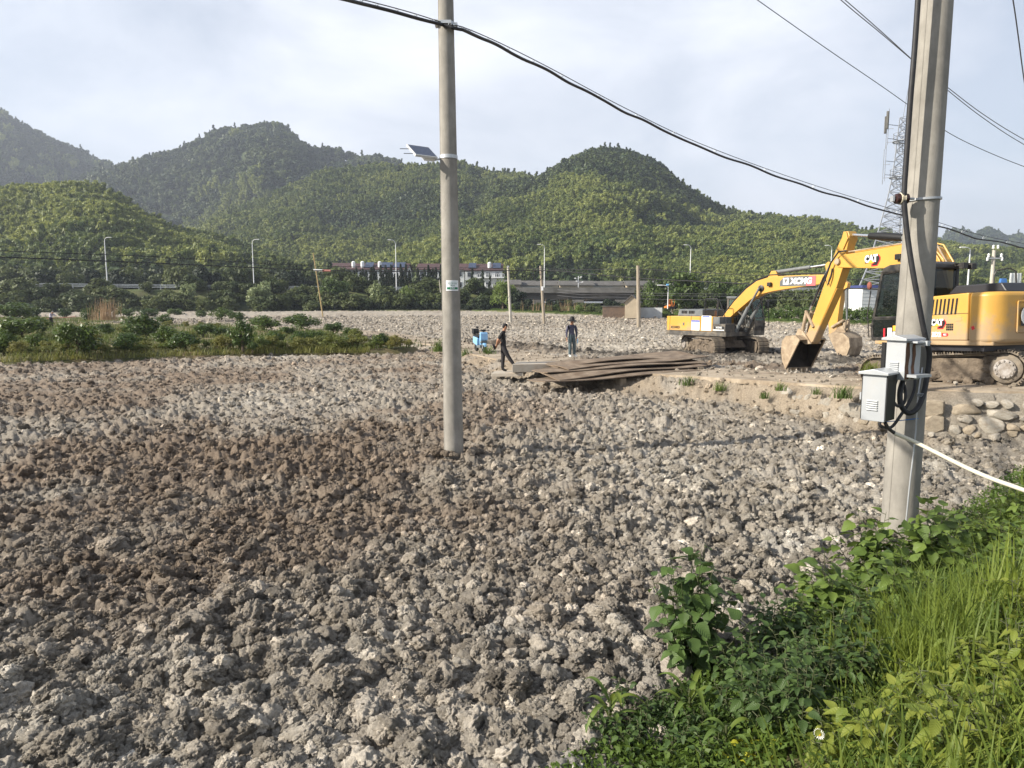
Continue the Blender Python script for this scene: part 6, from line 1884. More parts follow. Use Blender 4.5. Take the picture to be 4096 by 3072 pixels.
def face_bits(parent, head, yaw_, tilt=0):
    h = Vector(head); f = Vector((math.cos(yaw_), math.sin(yaw_), 0)); l = Vector((-f.y, f.x, 0))
    n = MB().tube([h + f * .085 + Vector((0, 0, .02)), h + f * .108 + Vector((0, 0, -.022)), h + f * .088 + Vector((0, 0, -.03))], [.009, .017, .012], 6)
    n.build('nose', m_skin, parent, True)
    for sg in (-1, 1): MB().sphere(h + l * sg * .083 + Vector((0, 0, -.005)), .026, 8, 0, (.6, .45, 1.2)).build('ear', m_skin, parent, True)
    for sg in (-1, 1): MB().sphere(h + f * .079 + l * sg * .032 + Vector((0, 0, .018)), .009, 6).build('eye', m_hair, parent, True)
    MB().box(h + f * .083 + Vector((0, 0, -.052)), (.012, .045, .008), (0, 0, yaw_)).build('mouth', plain('lips', (.25, .10, .08), .6) if 'lips' not in bpy.data.materials else bpy.data.materials['lips'], parent)

# man in black, stepping on to the block, hands behind his back
J1 = dict(pelvis=(0, 0, .95), waist=(0, 0, 1.12), chest=(.02, 0, 1.33), neck=(.05, 0, 1.50), head0=(.075, 0, 1.57), head1=(.095, 0, 1.645),
          shl=(0, .19, 1.40), ell=(-.13, .25, 1.14), wrl=(-.22, .08, .96), hdl=(-.25, .01, .90), shr=(0, -.19, 1.40), elr=(-.14, -.25, 1.13), wrr=(-.22, -.07, .95), hdr=(-.26, .0, .885),
          hpl=(0, .09, .90), knl=(-.01, .09, .50), anl=(-.035, .09, .09), tol=(.13, .10, .045), hpr=(.02, -.09, .90), knr=(.19, -.09, .58), anr=(.40, -.09, .28), tor=(.56, -.10, .225))
P1 = W(2012, 1495, 24.75)
man1 = obj('person', body(J1, EDG, [m_skin, m_shirt_k, m_trou_k, m_shoe_k], segs(True), RAD), None, (P1.x, 24.75, SLABZ), (0, 0, R(-8)))
tag(man1, 'man in black with hands behind his back, one foot up on the block', 'person')
hb1 = MB().sphere((.075, 0, 1.665), .092, 12, 0, (1.02, .95, .75)); hb1.sphere((.04, 0, 1.62), .085, 10, 0, (.8, 1, 1))
hb1.build('hair', m_hair, man1, True)
face_bits(man1, (.105, 0, 1.615), 0)
fingers(None, J1['hdl'], (-.3, -.3, -.9), (1, 0, 0)).build('hand', m_skin, man1, True)
fingers(None, J1['hdr'], (-.5, .3, -.8), (1, 0, 0)).build('hand', m_skin, man1, True)
cap = MB().lathe([(.02, .06), (.09, .045), (.115, .0), (.11, -.02), (.09, .0), (.02, .04)], 14, 0, Matrix.Rotation(R(70), 4, 'Y')).build('cap', m_trou_k, None, True, loc=Vector((P1.x, 24.75, SLABZ)) + Euler((0, 0, R(-8))).to_matrix() @ Vector((-.33, -.02, .90)))
tag(cap, 'dark cap held behind his back by the man in black', 'cap')

# man in plaid shirt and wide hat
J2 = dict(pelvis=(0, 0, .95), waist=(0, 0, 1.12), chest=(0, 0, 1.33), neck=(.01, 0, 1.48), head0=(.02, 0, 1.55), head1=(.03, 0, 1.63),
          shl=(0, .19, 1.39), ell=(-.01, .25, 1.11), wrl=(.04, .23, .87), hdl=(.06, .22, .80), shr=(0, -.19, 1.39), elr=(-.02, -.26, 1.11), wrr=(.02, -.27, .87), hdr=(.03, -.26, .79),
          hpl=(0, .09, .90), knl=(.02, .13, .49), anl=(-.01, .15, .09), tol=(.15, .19, .045), hpr=(0, -.09, .90), knr=(.03, -.10, .49), anr=(0, -.10, .09), tor=(.16, -.12, .045))
P2 = G(2286, 1431, .34)
P2.z = gz(P2.x, P2.y) + .075
man2 = obj('person', body(J2, EDG, [m_skin, m_shirt_b, m_jean, m_shoe_w], segs(False), RAD), None, P2, (0, 0, R(-62)), .98)
tag(man2, 'man in dark plaid shirt, grey jeans and wide black hat standing on the path', 'person')
h2 = MB().lathe([(.03, .15), (.09, .14), (.105, .02), (.13, .0), (.24, -.045), (.245, -.055), (.13, -.012), (.098, -.005)], 24, 0, Matrix.Translation((.03, 0, 1.66)) @ Matrix.Rotation(R(4), 4, 'Y'))
h2.build('hat', m_shoe_k, man2, True)
face_bits(man2, (.045, 0, 1.60), R(25))
fingers(None, J2['hdl'], (.1, 0, -1), (1, 0, 0)).build('hand', m_skin, man2, True)
fingers(None, J2['hdr'], (.1, 0, -1), (1, 0, 0)).build('hand', m_skin, man2, True)
M2 = Matrix.Translation(P2) @ Matrix.Rotation(R(-62), 4, 'Z') @ Matrix.Scale(.98, 4)
bt_ = MB().lathe([(.03, 0), (.034, .02), (.034, .16), (.014, .2), (.014, .225)], 12).build('water_bottle', plain('bottle_blue', (.42, .62, .78), .2), None, True, loc=M2 @ Vector((.09, .245, .62)), rot=(R(8), 0, 0))
tag(bt_, 'pale blue plastic bottle in the hand of the man in the hat', 'bottle')

# a third person far off in the orchard
P3 = G(206, 1314, .2)
P3.z = orch_z(P3.x, P3.y)
J3 = dict(J2); J3.update(chest=(.10, 0, 1.28), neck=(.20, 0, 1.40), head0=(.25, 0, 1.45), head1=(.28, 0, 1.52), shl=(.10, .19, 1.34), ell=(.30, .22, 1.16), wrl=(.50, .16, 1.15), hdl=(.57, .14, 1.15), shr=(.10, -.19, 1.34), elr=(.24, -.25, 1.10), wrr=(.42, -.18, 1.0), hdr=(.49, -.16, .98))
man3 = obj('person', body(J3, EDG, [m_skin, plain('lilac_shirt', (.42, .38, .46), .8), m_trou_k, m_shoe_k], segs(False), RAD), None, P3, (0, 0, R(-10)))
tag(man3, 'tiny figure in a pale shirt working among the orchard bushes', 'person')
MB().sphere((.27, 0, 1.55), .095, 10, 0, (1, 1, .7)).build('hair', plain('grey_hair', (.25, .24, .23), .8), man3, True)
fingers(None, J3['hdl'], (1, 0, -.2), (0, 1, 0)).build('hand', m_skin, man3, True); fingers(None, J3['hdr'], (1, 0, -.2), (0, 1, 0)).build('hand', m_skin, man3, True)
ps = tag(MB().lathe([(.16, 0), (.2, .3), (.19, .3), (.15, .02)], 14).build('pail', m_white, None, True, loc=(P3.x - .8, P3.y - .3, P3.z + .15)), 'white pail standing beside the tiny figure in the orchard', 'pail')
rod = cable('irrigation_hose', [P3 + Vector((-.6, .2, .85)), P3 + Vector((.8, 0, .95)), P3 + Vector((2.6, -.3, 1.08))], .03, plain('dull_red_hose', (.20, .06, .05), .7), 'dull red hose held by the tiny figure in the orchard', 'hose')

# ------------------------------------------------------------------ electric scooter
p = G(1921, 1411, .30)
scz = gz(p.x, p.y) + .06
sc_ = empty('electric_scooter', (p.x, p.y + .45, scz), 0, 'light blue electric scooter parked on the path, front towards us', 'scooter')
sc_.rotation_euler = (0, R(0), math.atan2(-.93, .36))
m_sblue = mat('scooter_blue', (.26, .50, .78), (.24, .47, .74), scale=2, rough=.3, spec=.5, coat=.4)
m_sgrey = plain('scooter_grey', (.13, .15, .16), .5)
def wheel(name, x, r_, w):
    o = MB().lathe([(r_ * .62, -w * .4), (r_ * .9, -w / 2), (r_, -w * .25), (r_, w * .25), (r_ * .9, w / 2), (r_ * .62, w * .4)], 22, 0, Matrix.Translation((x, 0, r_)) @ Matrix.Rotation(math.pi / 2, 4, 'X')).build(name, m_black, sc_, True)
    MB().lathe([(r_ * .6, -w * .3), (r_ * .6, w * .3)], 18, 0, Matrix.Translation((x, 0, r_)) @ Matrix.Rotation(math.pi / 2, 4, 'X')).build('rim', m_metal, o, True)
wheel('wheel', .52, .20, .11); wheel('wheel', -.62, .20, .11)
MB().prism([(.34, .34), (.44, .36), (.50, .62), (.44, .96), (.36, 1.0), (.28, .62)], -.17, .17).build('front_shield', m_sblue, sc_, bevel=.04, seg=3)
MB().prism([(.40, .58), (.56, .60), (.54, .94), (.44, .99)], -.19, .19).build('front_box', m_sblue, sc_, bevel=.03, seg=3)
MB().prism([(.36, .42), (.54, .46), (.57, .57), (.40, .57)], -.17, .17).build('headlight', m_sgrey, sc_, bevel=.03)
MB().prism([(.34, .41), (.66, .36), (.74, .28), (.70, .40), (.55, .47), (.36, .47)], -.075, .075).build('fender', m_sblue, sc_, bevel=.02)
for sg in (-1, 1): MB().tube([(.42, sg * .07, .48), (.52, sg * .075, .2)], .02, 8).build('fork', m_metal, sc_, True)
MB().prism([(-.2, .2), (.34, .22), (.36, .36), (-.2, .32)], -.15, .15).build('floorboard', m_sgrey, sc_, bevel=.02)
MB().prism([(-.78, .42), (-.15, .28), (-.08, .68), (-.75, .74)], -.16, .16).build('rear_body', m_sblue, sc_, bevel=.05, seg=3)
MB().prism([(-.74, .74), (-.06, .69), (-.04, .76), (-.40, .80), (-.78, .84)], -.15, .15).build('seat', m_black, sc_, bevel=.03)
MB().box((-.82, 0, .98), (.3, .3, .26)).build('rear_box', m_black, sc_, bevel=.03)
hbm = MB().tube([(.30, -.33, 1.05), (.38, -.12, 1.06), (.40, .0, 1.02), (.38, .12, 1.06), (.30, .33, 1.05)], .016, 8).tube([(.40, 0, .95), (.40, 0, 1.05)], .03, 8).box((.42, 0, 1.06), (.12, .2, .09))
hb_o = hbm.build('handlebar', m_black, sc_)
for sg in (-1, 1): MB().tube([(.31, sg * .22, 1.05), (.33, sg * .27, 1.2)], .008, 6).box((.33, sg * .27, 1.22), (.02, .12, .08)).build('mirror', m_black, hb_o)
MB().bar((-.1, .14, .25), (-.15, .28, .0), .02).build('kickstand', m_metal, sc_)
# ------------------------------------------------------------------ grassy bank at the lower right
def bank_t(x, y): return (x - .5) * .68 - (y - 3.8) * .733
def bank_z(x, y):
    t = bank_t(x, y)
    return -.32 + .30 * sstep(-.7, .0, t) + 1.12 * sstep(-.1, 2.7, t) + .16 * (fbm(x * 1.3, y * 1.3, 501, 4) - .5) * sstep(-.6, .4, t)
m_bank = mat('bank_soil', (.10, .085, .04), (.06, .065, .022), scale=3, coord='Position', rough=.95, bump=.6, bscale=20)
gx, gy = np.meshgrid(np.linspace(-9, 18, 260), np.linspace(-6, 17, 220))
bx, by = gx.ravel(), gy.ravel()
bank = tag(obj('grass_bank', mesh_np('grass_bank', np.stack([bx, by, bank_z(bx, by)], 1), grid_faces(*gx.shape), m_bank, True)), kind='structure')
def bz(x, y): return float(bank_z(np.array([float(x)]), np.array([float(y)]))[0])
def gz_any(x, y): return max(bz(x, y), 0.0)
def bank_hit(u, v):
    a, b = (u - 2048) / 2800, -(v - 1536) / 2800
    c, s = math.cos(PITCH), math.sin(PITCH)
    d = Vector((a, c + b * s, -s + b * c))
    t = .8
    while t < 20:
        q = Vector((0, 0, EYE)) + d * t
        if q.z < gz_any(q.x, q.y): return Vector((q.x, q.y, gz_any(q.x, q.y)))
        t += .03
    return q

def leaf_mesh(name, m, wid=.72, fold=.16, droop=.25, pt=.7, n=6, serr=0.0):
    vs, fs = [], []
    cols = (-1, -.55, 0, .55, 1)
    for i in range(n + 1):
        t = i / n
        w = wid * .5 * (math.sin(math.pi * min(1, t ** pt)) ** .8 if 0 < t < 1 else .02)
        for c in cols:
            q = 1 + serr * (1 if i % 2 else -1) * (abs(c) == 1)
            vs.append((t, c * w * q, abs(c) * w * fold * 2 - droop * t * t + .03 * math.sin(t * 9 + c * 2) * abs(c)))
    for i in range(n):
        for j in range(4):
            a = i * 5 + j; fs.append((a, a + 5, a + 6, a + 1))
    me = bpy.data.meshes.new(name); me.from_pydata(vs, [], fs); me.materials.append(m)
    me.polygons.foreach_set('use_smooth', [True] * len(fs))
    return me
lm_mulb = leaf_mat('mulberry_leaf', (.062, .105, .030), (.044, .078, .024), scale=6, trans=.28, rough=.5, veins=True, warm=(.085, .14, .034))
lm_nett = leaf_mat('ramie_leaf', (.095, .15, .033), (.068, .112, .026), scale=6, trans=.3, rough=.5, veins=True, warm=(.14, .20, .04))
lm_night = leaf_mat('nightshade_leaf', (.050, .088, .025), (.035, .064, .020), scale=8, trans=.28, rough=.5, veins=True, warm=(.072, .12, .03))
lm_light = leaf_mat('lime_leaf', (.20, .25, .045), (.12, .175, .032), scale=6, trans=.45, rough=.5, veins=True, warm=(.25, .28, .05))
lm_yel = leaf_mat('yellow_leaf', (.46, .44, .04), (.36, .38, .035), scale=8, trans=.35, rough=.5, veins=True)
lm_grass = leaf_mat('grass_blade', (.20, .25, .040), (.09, .14, .028), scale=2.2, trans=.45, rough=.55)
lm_cover = leaf_mat('weed_leaf', (.105, .16, .026), (.045, .085, .018), scale=1.8, trans=.3, rough=.55)
m_stem = plain('green_stem', (.055, .065, .025), .7)
LF = {k: [leaf_mesh('leaf', m, w, f, d, pt, 6, se) for (w, f, d, pt, se) in prm] for k, m, prm in (
    ('mulb', lm_mulb, ((.80, .10, .22, .62, .05), (.74, .16, .34, .66, .05), (.86, .06, .12, .6, .05))),
    ('nett', lm_nett, ((.82, .10, .25, .66, .06), (.74, .16, .38, .66, .06), (.86, .08, .14, .62, .06))),
    ('night', lm_night, ((.58, .14, .28, .72, .03), (.52, .2, .42, .75, .03), (.62, .1, .16, .7, .03))),
    ('light', lm_light, ((.50, .16, .3, .8, 0), (.42, .22, .5, .85, 0), (.56, .1, .2, .75, 0))),
    ('yel', lm_yel, ((.62, .12, .3, .7, .08), (.55, .18, .4, .72, .08))))}

def plant(name, u, v, h, spread, shoots, per, kind, lsize, label, cat='plant', group=None, lean=(0, 0), base=None, cap_=290):
    b = bank_hit(u, v) if base is None else base
    e = empty(name, b, 0, label, cat, group)
    st = MB()
    nleaf = 0
    for k in range(shoots):
        az = k * 2.4 + random.uniform(-.4, .4)
        out = spread * (k + .6) / shoots * random.uniform(.7, 1.15)
        hh = h * random.uniform(.65, 1.05) * (1 - .25 * (out / max(spread, .01)) ** 2)
        P = []
        for i in range(6):
            t = i / 5
            P.append(Vector((math.cos(az) * out * t ** .85 + lean[0] * t, math.sin(az) * out * t ** .85 + lean[1] * t, hh * t - .04)))
        st.tube(P, [.005 * (1.2 - .8 * i / 5) for i in range(6)], 5)
        for i in range(per):
            if nleaf >= cap_: break
            t = .12 + .88 * (i + random.random() * .6) / per
            q = t * 5; i0 = min(int(q), 4); base_ = P[i0].lerp(P[i0 + 1], q - i0)
            a2 = az + i * 2.4 + random.uniform(-.5, .5)
            s_ = lsize * random.uniform(.6, 1.15) * (1 - .35 * max(0, t - .75) * 4 * .7)
            up = R(random.uniform(-38, 12)) if t < .9 else R(random.uniform(10, 50))
            pet = s_ * random.uniform(.25, .6)
            tip = base_ + Vector((math.cos(a2) * pet, math.sin(a2) * pet, pet * .35))
            st.tube([base_, tip], .0028, 4, 0, False)
            o = obj('leaf', random.choice(LF[kind]), e, tip, (random.uniform(-.5, .5), -up, a2), s_)
            nleaf += 1
    tag(st.build('stem', m_stem, e, True), kind='stuff')
    return e
plant('mulberry_bush', 2770, 2690, .98, .52, 21, 13, 'mulb', .135, 'dark leafy bush standing free at the edge of the clods, left of the other weeds', 'bush')
plant('ramie_plant', 3300, 2500, .70, .46, 13, 15, 'nett', .145, 'broad leaved weed left of the thick pole, at the brink of the clods', 'plant')
plant('ramie_plant', 3480, 2340, .78, .42, 12, 15, 'nett', .15, 'broad leaved weed directly in front of the foot of the thick pole', 'plant')
plant('ramie_plant', 3710, 2320, .80, .46, 12, 15, 'nett', .145, 'broad leaved weed just right of the foot of the thick pole', 'plant')
plant('ramie_plant', 3600, 2480, .55, .42, 10, 15, 'nett', .13, 'lower broad leaved weed below the foot of the thick pole', 'plant')
gn_ = 'dark weeds crowded in the middle of the bank'
for u, v in ((2980, 2800), (3120, 2880), (3230, 2760), (3080, 2650), (3360, 2680), (3010, 2960), (3200, 2960), (3300, 2830), (3180, 2600), (3420, 2800), (3450, 2600)):
    plant('nightshade', u, v, .50, .30, 11, 19, 'night', .085, 'dark green small leaved weed on the bank between the bush and the tall grass', 'plant', gn_)
gn_ = 'lime green weeds on the right part of the bank'
for u, v, h in ((3500, 3020, .34), (3760, 2960, .36), (3960, 3010, .38), (4080, 2800, .45), (3330, 3040, .28), (3640, 2860, .3), (3900, 2760, .36), (4060, 2560, .45), (3560, 3080, .3), (3840, 3090, .36)):
    plant('lime_weed', u, v, h, .26, 8, 13, 'light', .095, 'lime green leafy weed on the sunny right part of the bank', 'plant', gn_)
gn_ = 'leafy weeds up the bank by the right edge'
for u, v, h in ((3980, 2240, .55), (4090, 2130, .6), (3880, 2200, .4), (4150, 2280, .6), (4010, 2380, .5)):
    plant('bank_weed', u, v, h, .36, 10, 15, 'nett', .10, 'green leafy weed on the bank near the right edge below the white pipe', 'plant', gn_)
plant('yellow_creeper', 3010, 3050, .16, .20, 6, 9, 'yel', .10, 'low weed with bright yellow leaves at the bottom edge', 'plant')
gn_ = 'small weeds at the lower left tip of the bank'
for u, v in ((2400, 2960), (2540, 3010), (2640, 2880), (2800, 2960), (2480, 2850), (2720, 3040), (2860, 3050), (2580, 2940), (2900, 2900), (2740, 2850)):
    plant('small_weed', u, v, .26, .22, 8, 12, 'night', .055, 'small leafy weed at the lower left tip of the bank', 'plant', gn_)

def blades(pts, hmin, hmax, wmin, wmax, lean, r, name, m, seg=4, scale=None):
    """grass blades as bent ribbons"""
    n = len(pts)
    az = r.uniform(0, 6.283, n); h = r.uniform(hmin, hmax, n) * (1 if scale is None else scale); w = r.uniform(wmin, wmax, n)
    ln = r.uniform(lean[0], lean[1], n) * h
    V = np.zeros((n, (seg + 1) * 2, 3))
    sx, sy = -np.sin(az), np.cos(az)
    for i in range(seg + 1):
        t = i / seg
        px = pts[:, 0] + np.cos(az) * ln * t ** 2; py = pts[:, 1] + np.sin(az) * ln * t ** 2
        pz = pts[:, 2] + h * (t - .25 * (ln / h) * t ** 3) - .02
        ww = w * (1 - t ** 1.6) * .5 + .0004
        V[:, 2 * i] = np.stack([px - sx * ww, py - sy * ww, pz], 1); V[:, 2 * i + 1] = np.stack([px + sx * ww, py + sy * ww, pz], 1)
    F = []
    for i in range(seg): F.append(np.array([2 * i, 2 * i + 1, 2 * i + 3, 2 * i + 2]))
    F = (np.arange(n)[:, None, None] * (seg + 1) * 2 + np.array(F)[None]).reshape(-1, 4)
    return tag(obj(name, mesh_np(name, V.reshape(-1, 3), F, m, True)), kind='stuff')
def bank_points(n, tmin, tmax, xmin=-2, xmax=10, ymin=1.0, ymax=12):
    x = rng.uniform(xmin, xmax, n); y = rng.uniform(ymin, ymax, n); t = bank_t(x, y)
    k = (t > tmin) & (t < tmax) & (np.abs(x) < .95 * y + .3) & (y > .9)
    x, y = x[k], y[k]
    return np.stack([x, y, bank_z(x, y)], 1)
p = bank_points(90000, .25, 4.5)
dn = fbm(p[:, 0] * .9, p[:, 1] * .9, 520, 3) + .35 * sstep(.42, .62, p[:, 0] / p[:, 1]) - .22
k = rng.uniform(0, 1, len(p)) < np.clip(dn * 1.0, .03, .8)
p = p[k]
blades(p, .14, .42, .008, .018, (.25, .9), rng, 'tall_grass', lm_grass, scale=.7 + .6 * fbm(p[:, 0] * 2, p[:, 1] * 2, 530, 2))
c_ = np.array([bank_hit(u, v) for u, v in ((3420, 2720), (3480, 2640), (3560, 2700), (3640, 2620), (3700, 2700), (3780, 2580), (3840, 2660), (3900, 2540), (3980, 2640), (3560, 2560), (3760, 2760), (3650, 2500), (3930, 2450), (4030, 2500))])
p = np.repeat(c_, 105, 0) + np.column_stack([rng.normal(0, .13, len(c_) * 105), rng.normal(0, .13, len(c_) * 105), np.zeros(len(c_) * 105)])
p[:, 2] = bank_z(p[:, 0], p[:, 1])
blades(p, .22, .60, .010, .022, (.08, .75), rng, 'upright_grass', lm_grass, scale=.55 + .85 * fbm(p[:, 0] * 2.6, p[:, 1] * 2.6, 533, 2))
p = bank_points(90000, -.15, 5)
q = bank_points(60000, -.18, .9, -.5, 4.5, 1.5, 7)
p = np.vstack([p, q])
r_ = rng
V, F = leaf_cloud(np.column_stack([p + np.array([0, 0, .07]), np.full(len(p), .10)]), 2, 1.0, .022, r_, 1.9, .1, .3)
tag(obj('ground_weeds', mesh_np('ground_weeds', V, F, lm_cover)), kind='stuff')

def blade_plant(u, v, n, ln, label, group=None):
    b = bank_hit(u, v)
    e = empty('wild_grass', b, 0, label, 'grass plant', group)
    for k in range(n):
        az = k * 2.5 + random.uniform(-.3, .3); L_ = ln * random.uniform(.7, 1.1); z0 = .04 + k * .02
        up = random.uniform(.9, 1.6)
        vs, fs = [], []
        for i in range(9):
            t = i / 8; rr_ = L_ * (.62 * t); z = z0 + L_ * (up * t - 1.15 * t * t) * .75
            w = .017 * (math.sin(math.pi * min(1, t * .9 + .1)) ** .6) + .001
            c = Vector((math.cos(az) * rr_, math.sin(az) * rr_, z)); s_ = Vector((-math.sin(az), math.cos(az), 0))
            vs += [c - s_ * w + Vector((0, 0, w * .5)), c, c + s_ * w + Vector((0, 0, w * .5))]
            if i: q = (i - 1) * 3; fs += [(q, q + 3, q + 4, q + 1), (q + 1, q + 4, q + 5, q + 2)]
        obj('blade', MB().add(vs, fs).mesh('blade', lm_grass if k % 2 else lm_nett, True), e)
    MB().tube([(0, 0, -.03), (0, 0, .06 + n * .02)], .008, 6).build('stem', m_stem, e, True)
blade_plant(2755, 2900, 9, .42, 'broad bladed wild grass, tallest one at the foot of the dark bush')
blade_plant(2440, 2920, 8, .42, 'broad bladed wild grass at the left tip of the bank')
blade_plant(2830, 2720, 7, .30, 'small wild grass under the dark free standing bush')
blade_plant(2900, 3040, 7, .30, 'wild grass at the bottom edge beside the yellow leaves')
# daisy
b = bank_hit(3225, 3020) + Vector((0, 0, .04))
e = empty('daisy', b, 0, 'single white daisy with a yellow centre at the bottom of the bank', 'flower')
e.rotation_euler = (R(38), 0, 0)
MB().tube([(0, 0, -.05), (.01, 0, .12), (0, -.01, .20)], .0025, 5).build('stem', m_stem, e, True)
MB().sphere((0, -.012, .205), .011, 10, 0, (1, 1, .5)).build('centre', plain('daisy_yellow', (.70, .42, .02), .7), e, True)
for k in range(16):
    a = k * math.pi / 8
    MB().add([(.008 * math.cos(a), -.012 + .008 * math.sin(a), .204), (.022 * math.cos(a - .14), -.012 + .022 * math.sin(a - .14), .207), (.031 * math.cos(a), -.012 + .031 * math.sin(a), .204), (.022 * math.cos(a + .14), -.012 + .022 * math.sin(a + .14), .207)], [(0, 1, 2, 3)]).build('petal', m_lw, e)

# weeds growing from the wall and the path edge
m_tuft = lm_cover
def tuft(u, v, D, h, n, label, m=lm_grass):
    b = W(u, v, D)
    e = empty('weed_tuft', b, 0, label, 'weed')
    pts = np.column_stack([rng.normal(0, h * .22, n), rng.normal(0, h * .18, n), np.zeros(n)])
    o = blades(pts, h * .5, h, h * .03, h * .06, (.3, 1.0), rng, 'foliage', m)
    o.parent = e
tuft(2755, 1540, 20.6, .42, 70, 'tall weed at the left of the dirt slope below the path', lm_cover)
tuft(2880, 1560, 19.6, .35, 60, 'low weed clump on the dirt slope, second from the left', lm_cover)
tuft(3060, 1592, 18.0, .30, 60, 'grass tuft between the pale stones of the wall', lm_cover)
tuft(3120, 1560, 17.5, .32, 60, 'dark grass tuft hanging under the path edge', lm_cover)
tuft(3265, 1575, 16.6, .26, 50, 'small grass tuft on the wall left of the meter boxes', lm_cover)
tuft(3375, 1590, 15.6, .40, 80, 'long drooping weed on the wall beside the lower meter box', lm_cover)
tuft(3480, 1490, 16.6, .40, 90, 'bright grass tuft on the path just above the lower meter box', lm_grass)
tuft(1958, 1425, 33.0, .75, 60, 'leafy weed growing beside the scooter', lm_cover)
tuft(1760, 1405, 36.5, .9, 80, 'tall weed on the path edge left of the concrete pole', lm_cover)
tuft(1862, 1425, 33.5, .6, 60, 'weed clump right of the concrete pole at the path edge', lm_cover)

# ------------------------------------------------------------------ orchard
lm_cit = leaf_mat('citrus_leaf', (.066, .11, .022), (.030, .058, .015), scale=1.5, trans=.22, rough=.38, warm=(.075, .115, .02))
m_bark = mat('bark', (.12, .09, .06), (.07, .055, .04), scale=6, rough=.95, bump=.5)
cit_me = [crown_mesh('crown', 700 + i, lm_cit, 1.0, .58, 26, 62, .05, 'bush', .3, 2.2, .9, .5) for i in range(5)]
lm_rank = leaf_mat('rank_weed', (.13, .175, .036), (.06, .095, .023), scale=.9, trans=.3, rough=.6, warm=(.19, .18, .05))
shr_low = [crown_mesh('crown', 790 + i, lm_rank, 1.0, .6, 20, 60, .055, 'bush', .2, 2.4, .7, .6) for i in range(3)]
def bush(name, u, v0, v1, wpx, meshes, label, cat, group=None, z=None, D=None, trunk=True, zoff=0):
    if D is None: b = G(u, v1, .27)
    else: b = W(u, v1, D)
    if z is not None: b.z = z
    D = b.y
    h = W(u, v0, D).z - b.z; w = wpx / 2800 * D
    if name == 'citrus_bush': w *= 1.2
    e = empty(name, b, random.uniform(0, 6.28), label, cat, group)
    o = obj('crown', random.choice(meshes), e, (0, 0, .05 * h), (0, 0, random.uniform(0, 6.28)), (w / 1.12, w / 1.12, h * 1.02))
    if trunk:
        t = MB().tube([(0, 0, -.1), (.02 * w, 0, h * .3), (.05 * w, .03 * w, h * .62)], [.045 * h, .035 * h, .012 * h], 7)
        t.tube([(.02 * w, 0, h * .25), (-.16 * w, .08 * w, h * .55)], [.028 * h, .01 * h], 6).tube([(.02 * w, 0, h * .28), (.15 * w, -.12 * w, h * .55)], [.028 * h, .01 * h], 6)
        t.build('trunk', m_bark, e, True)
    return e
OB = [(312, 1271, 1420, 160), (497, 1326, 1411, 108), (583, 1253, 1362, 152), (741, 1320, 1402, 118), (814, 1286, 1352, 90), (972, 1271, 1402, 95), (90, 1255, 1361, 200), (15, 1316, 1420, 95), (370, 1226, 1289, 74), (592, 1230, 1273, 74),
      (258, 1230, 1273, 54), (497, 1226, 1273, 62), (700, 1230, 1268, 62), (886, 1226, 1282, 80), (809, 1238, 1273, 44), (1059, 1257, 1327, 122), (1208, 1250, 1322, 138), (1090, 1318, 1390, 94), (1194, 1318, 1386, 82), (1258, 1314, 1367, 62),
      (1334, 1284, 1336, 90), (1402, 1305, 1349, 68), (1298, 1341, 1381, 62), (1389, 1341, 1390, 80), (1524, 1327, 1390, 66), (1009, 1363, 1404, 42), (1126, 1368, 1396, 40), (660, 1300, 1385, 96), (880, 1300, 1345, 80), (430, 1290, 1345, 76), (150, 1330, 1400, 80), (40, 1200, 1290, 150), (120, 1210, 1280, 90), (1150, 1300, 1345, 74), (950, 1240, 1290, 70), (660, 1252, 1300, 66)]
ORD = 'first second third fourth fifth sixth seventh eighth ninth tenth eleventh twelfth thirteenth fourteenth fifteenth sixteenth'.split()
lone = {0: 'largest round citrus bush at the front of the orchard, near the left', 2: 'broad citrus bush with a visible trunk behind the front row', 5: 'citrus bush at the front edge, nearest the middle of the orchard', 6: 'wide spreading citrus bush at the left edge of the picture', 24: 'last small citrus bush at the path end of the orchard', 16: 'wide dark citrus bush in front of the bamboo cane'}
for i, (u, v0, v1, w) in enumerate(OB):
    if i in lone: lb = lone[i]
    else:
        row = 0 if v1 >= 1380 else 1 if v1 >= 1320 else 2
        mates = sorted(q[0] for j, q in enumerate(OB) if j not in lone and (0 if q[2] >= 1380 else 1 if q[2] >= 1320 else 2) == row)
        k = mates.index(u)
        lb = '%s small citrus bush from the left in the %s row of the orchard' % (ORD[k], ('front', 'middle', 'back')[row])
    bush('citrus_bush', u, v0, v1, w, cit_me, lb, 'bush', 'citrus bushes in the orchard')
# weed clumps between the bushes
for i in range(130):
    v1 = random.choice((1272, 1290, 1310, 1335, 1360, 1380, 1395, 1404)) + random.uniform(-6, 6); u = random.uniform(-20, 1450)
    if i % 3 == 0: u = -40 + i * 13.0 + random.uniform(-10, 10); v1 = np.interp(u, [0, 1000, 1600, 1760], [1428, 1399, 1394, 1384]) - random.uniform(0, 6)
    q = G(u, v1, .27)
    if not inside(np.array([q.x]), np.array([q.y]), ORCH)[0]: continue
    hh = random.uniform(.35, .8) * 2800 / q.y
    bush('orchard_weed', u, v1 - hh, v1, hh * random.uniform(1.1, 1.9), shr_low, 'rank green weed clump between the citrus bushes of the orchard', 'weed', 'weed clumps in the orchard', None, None, False)
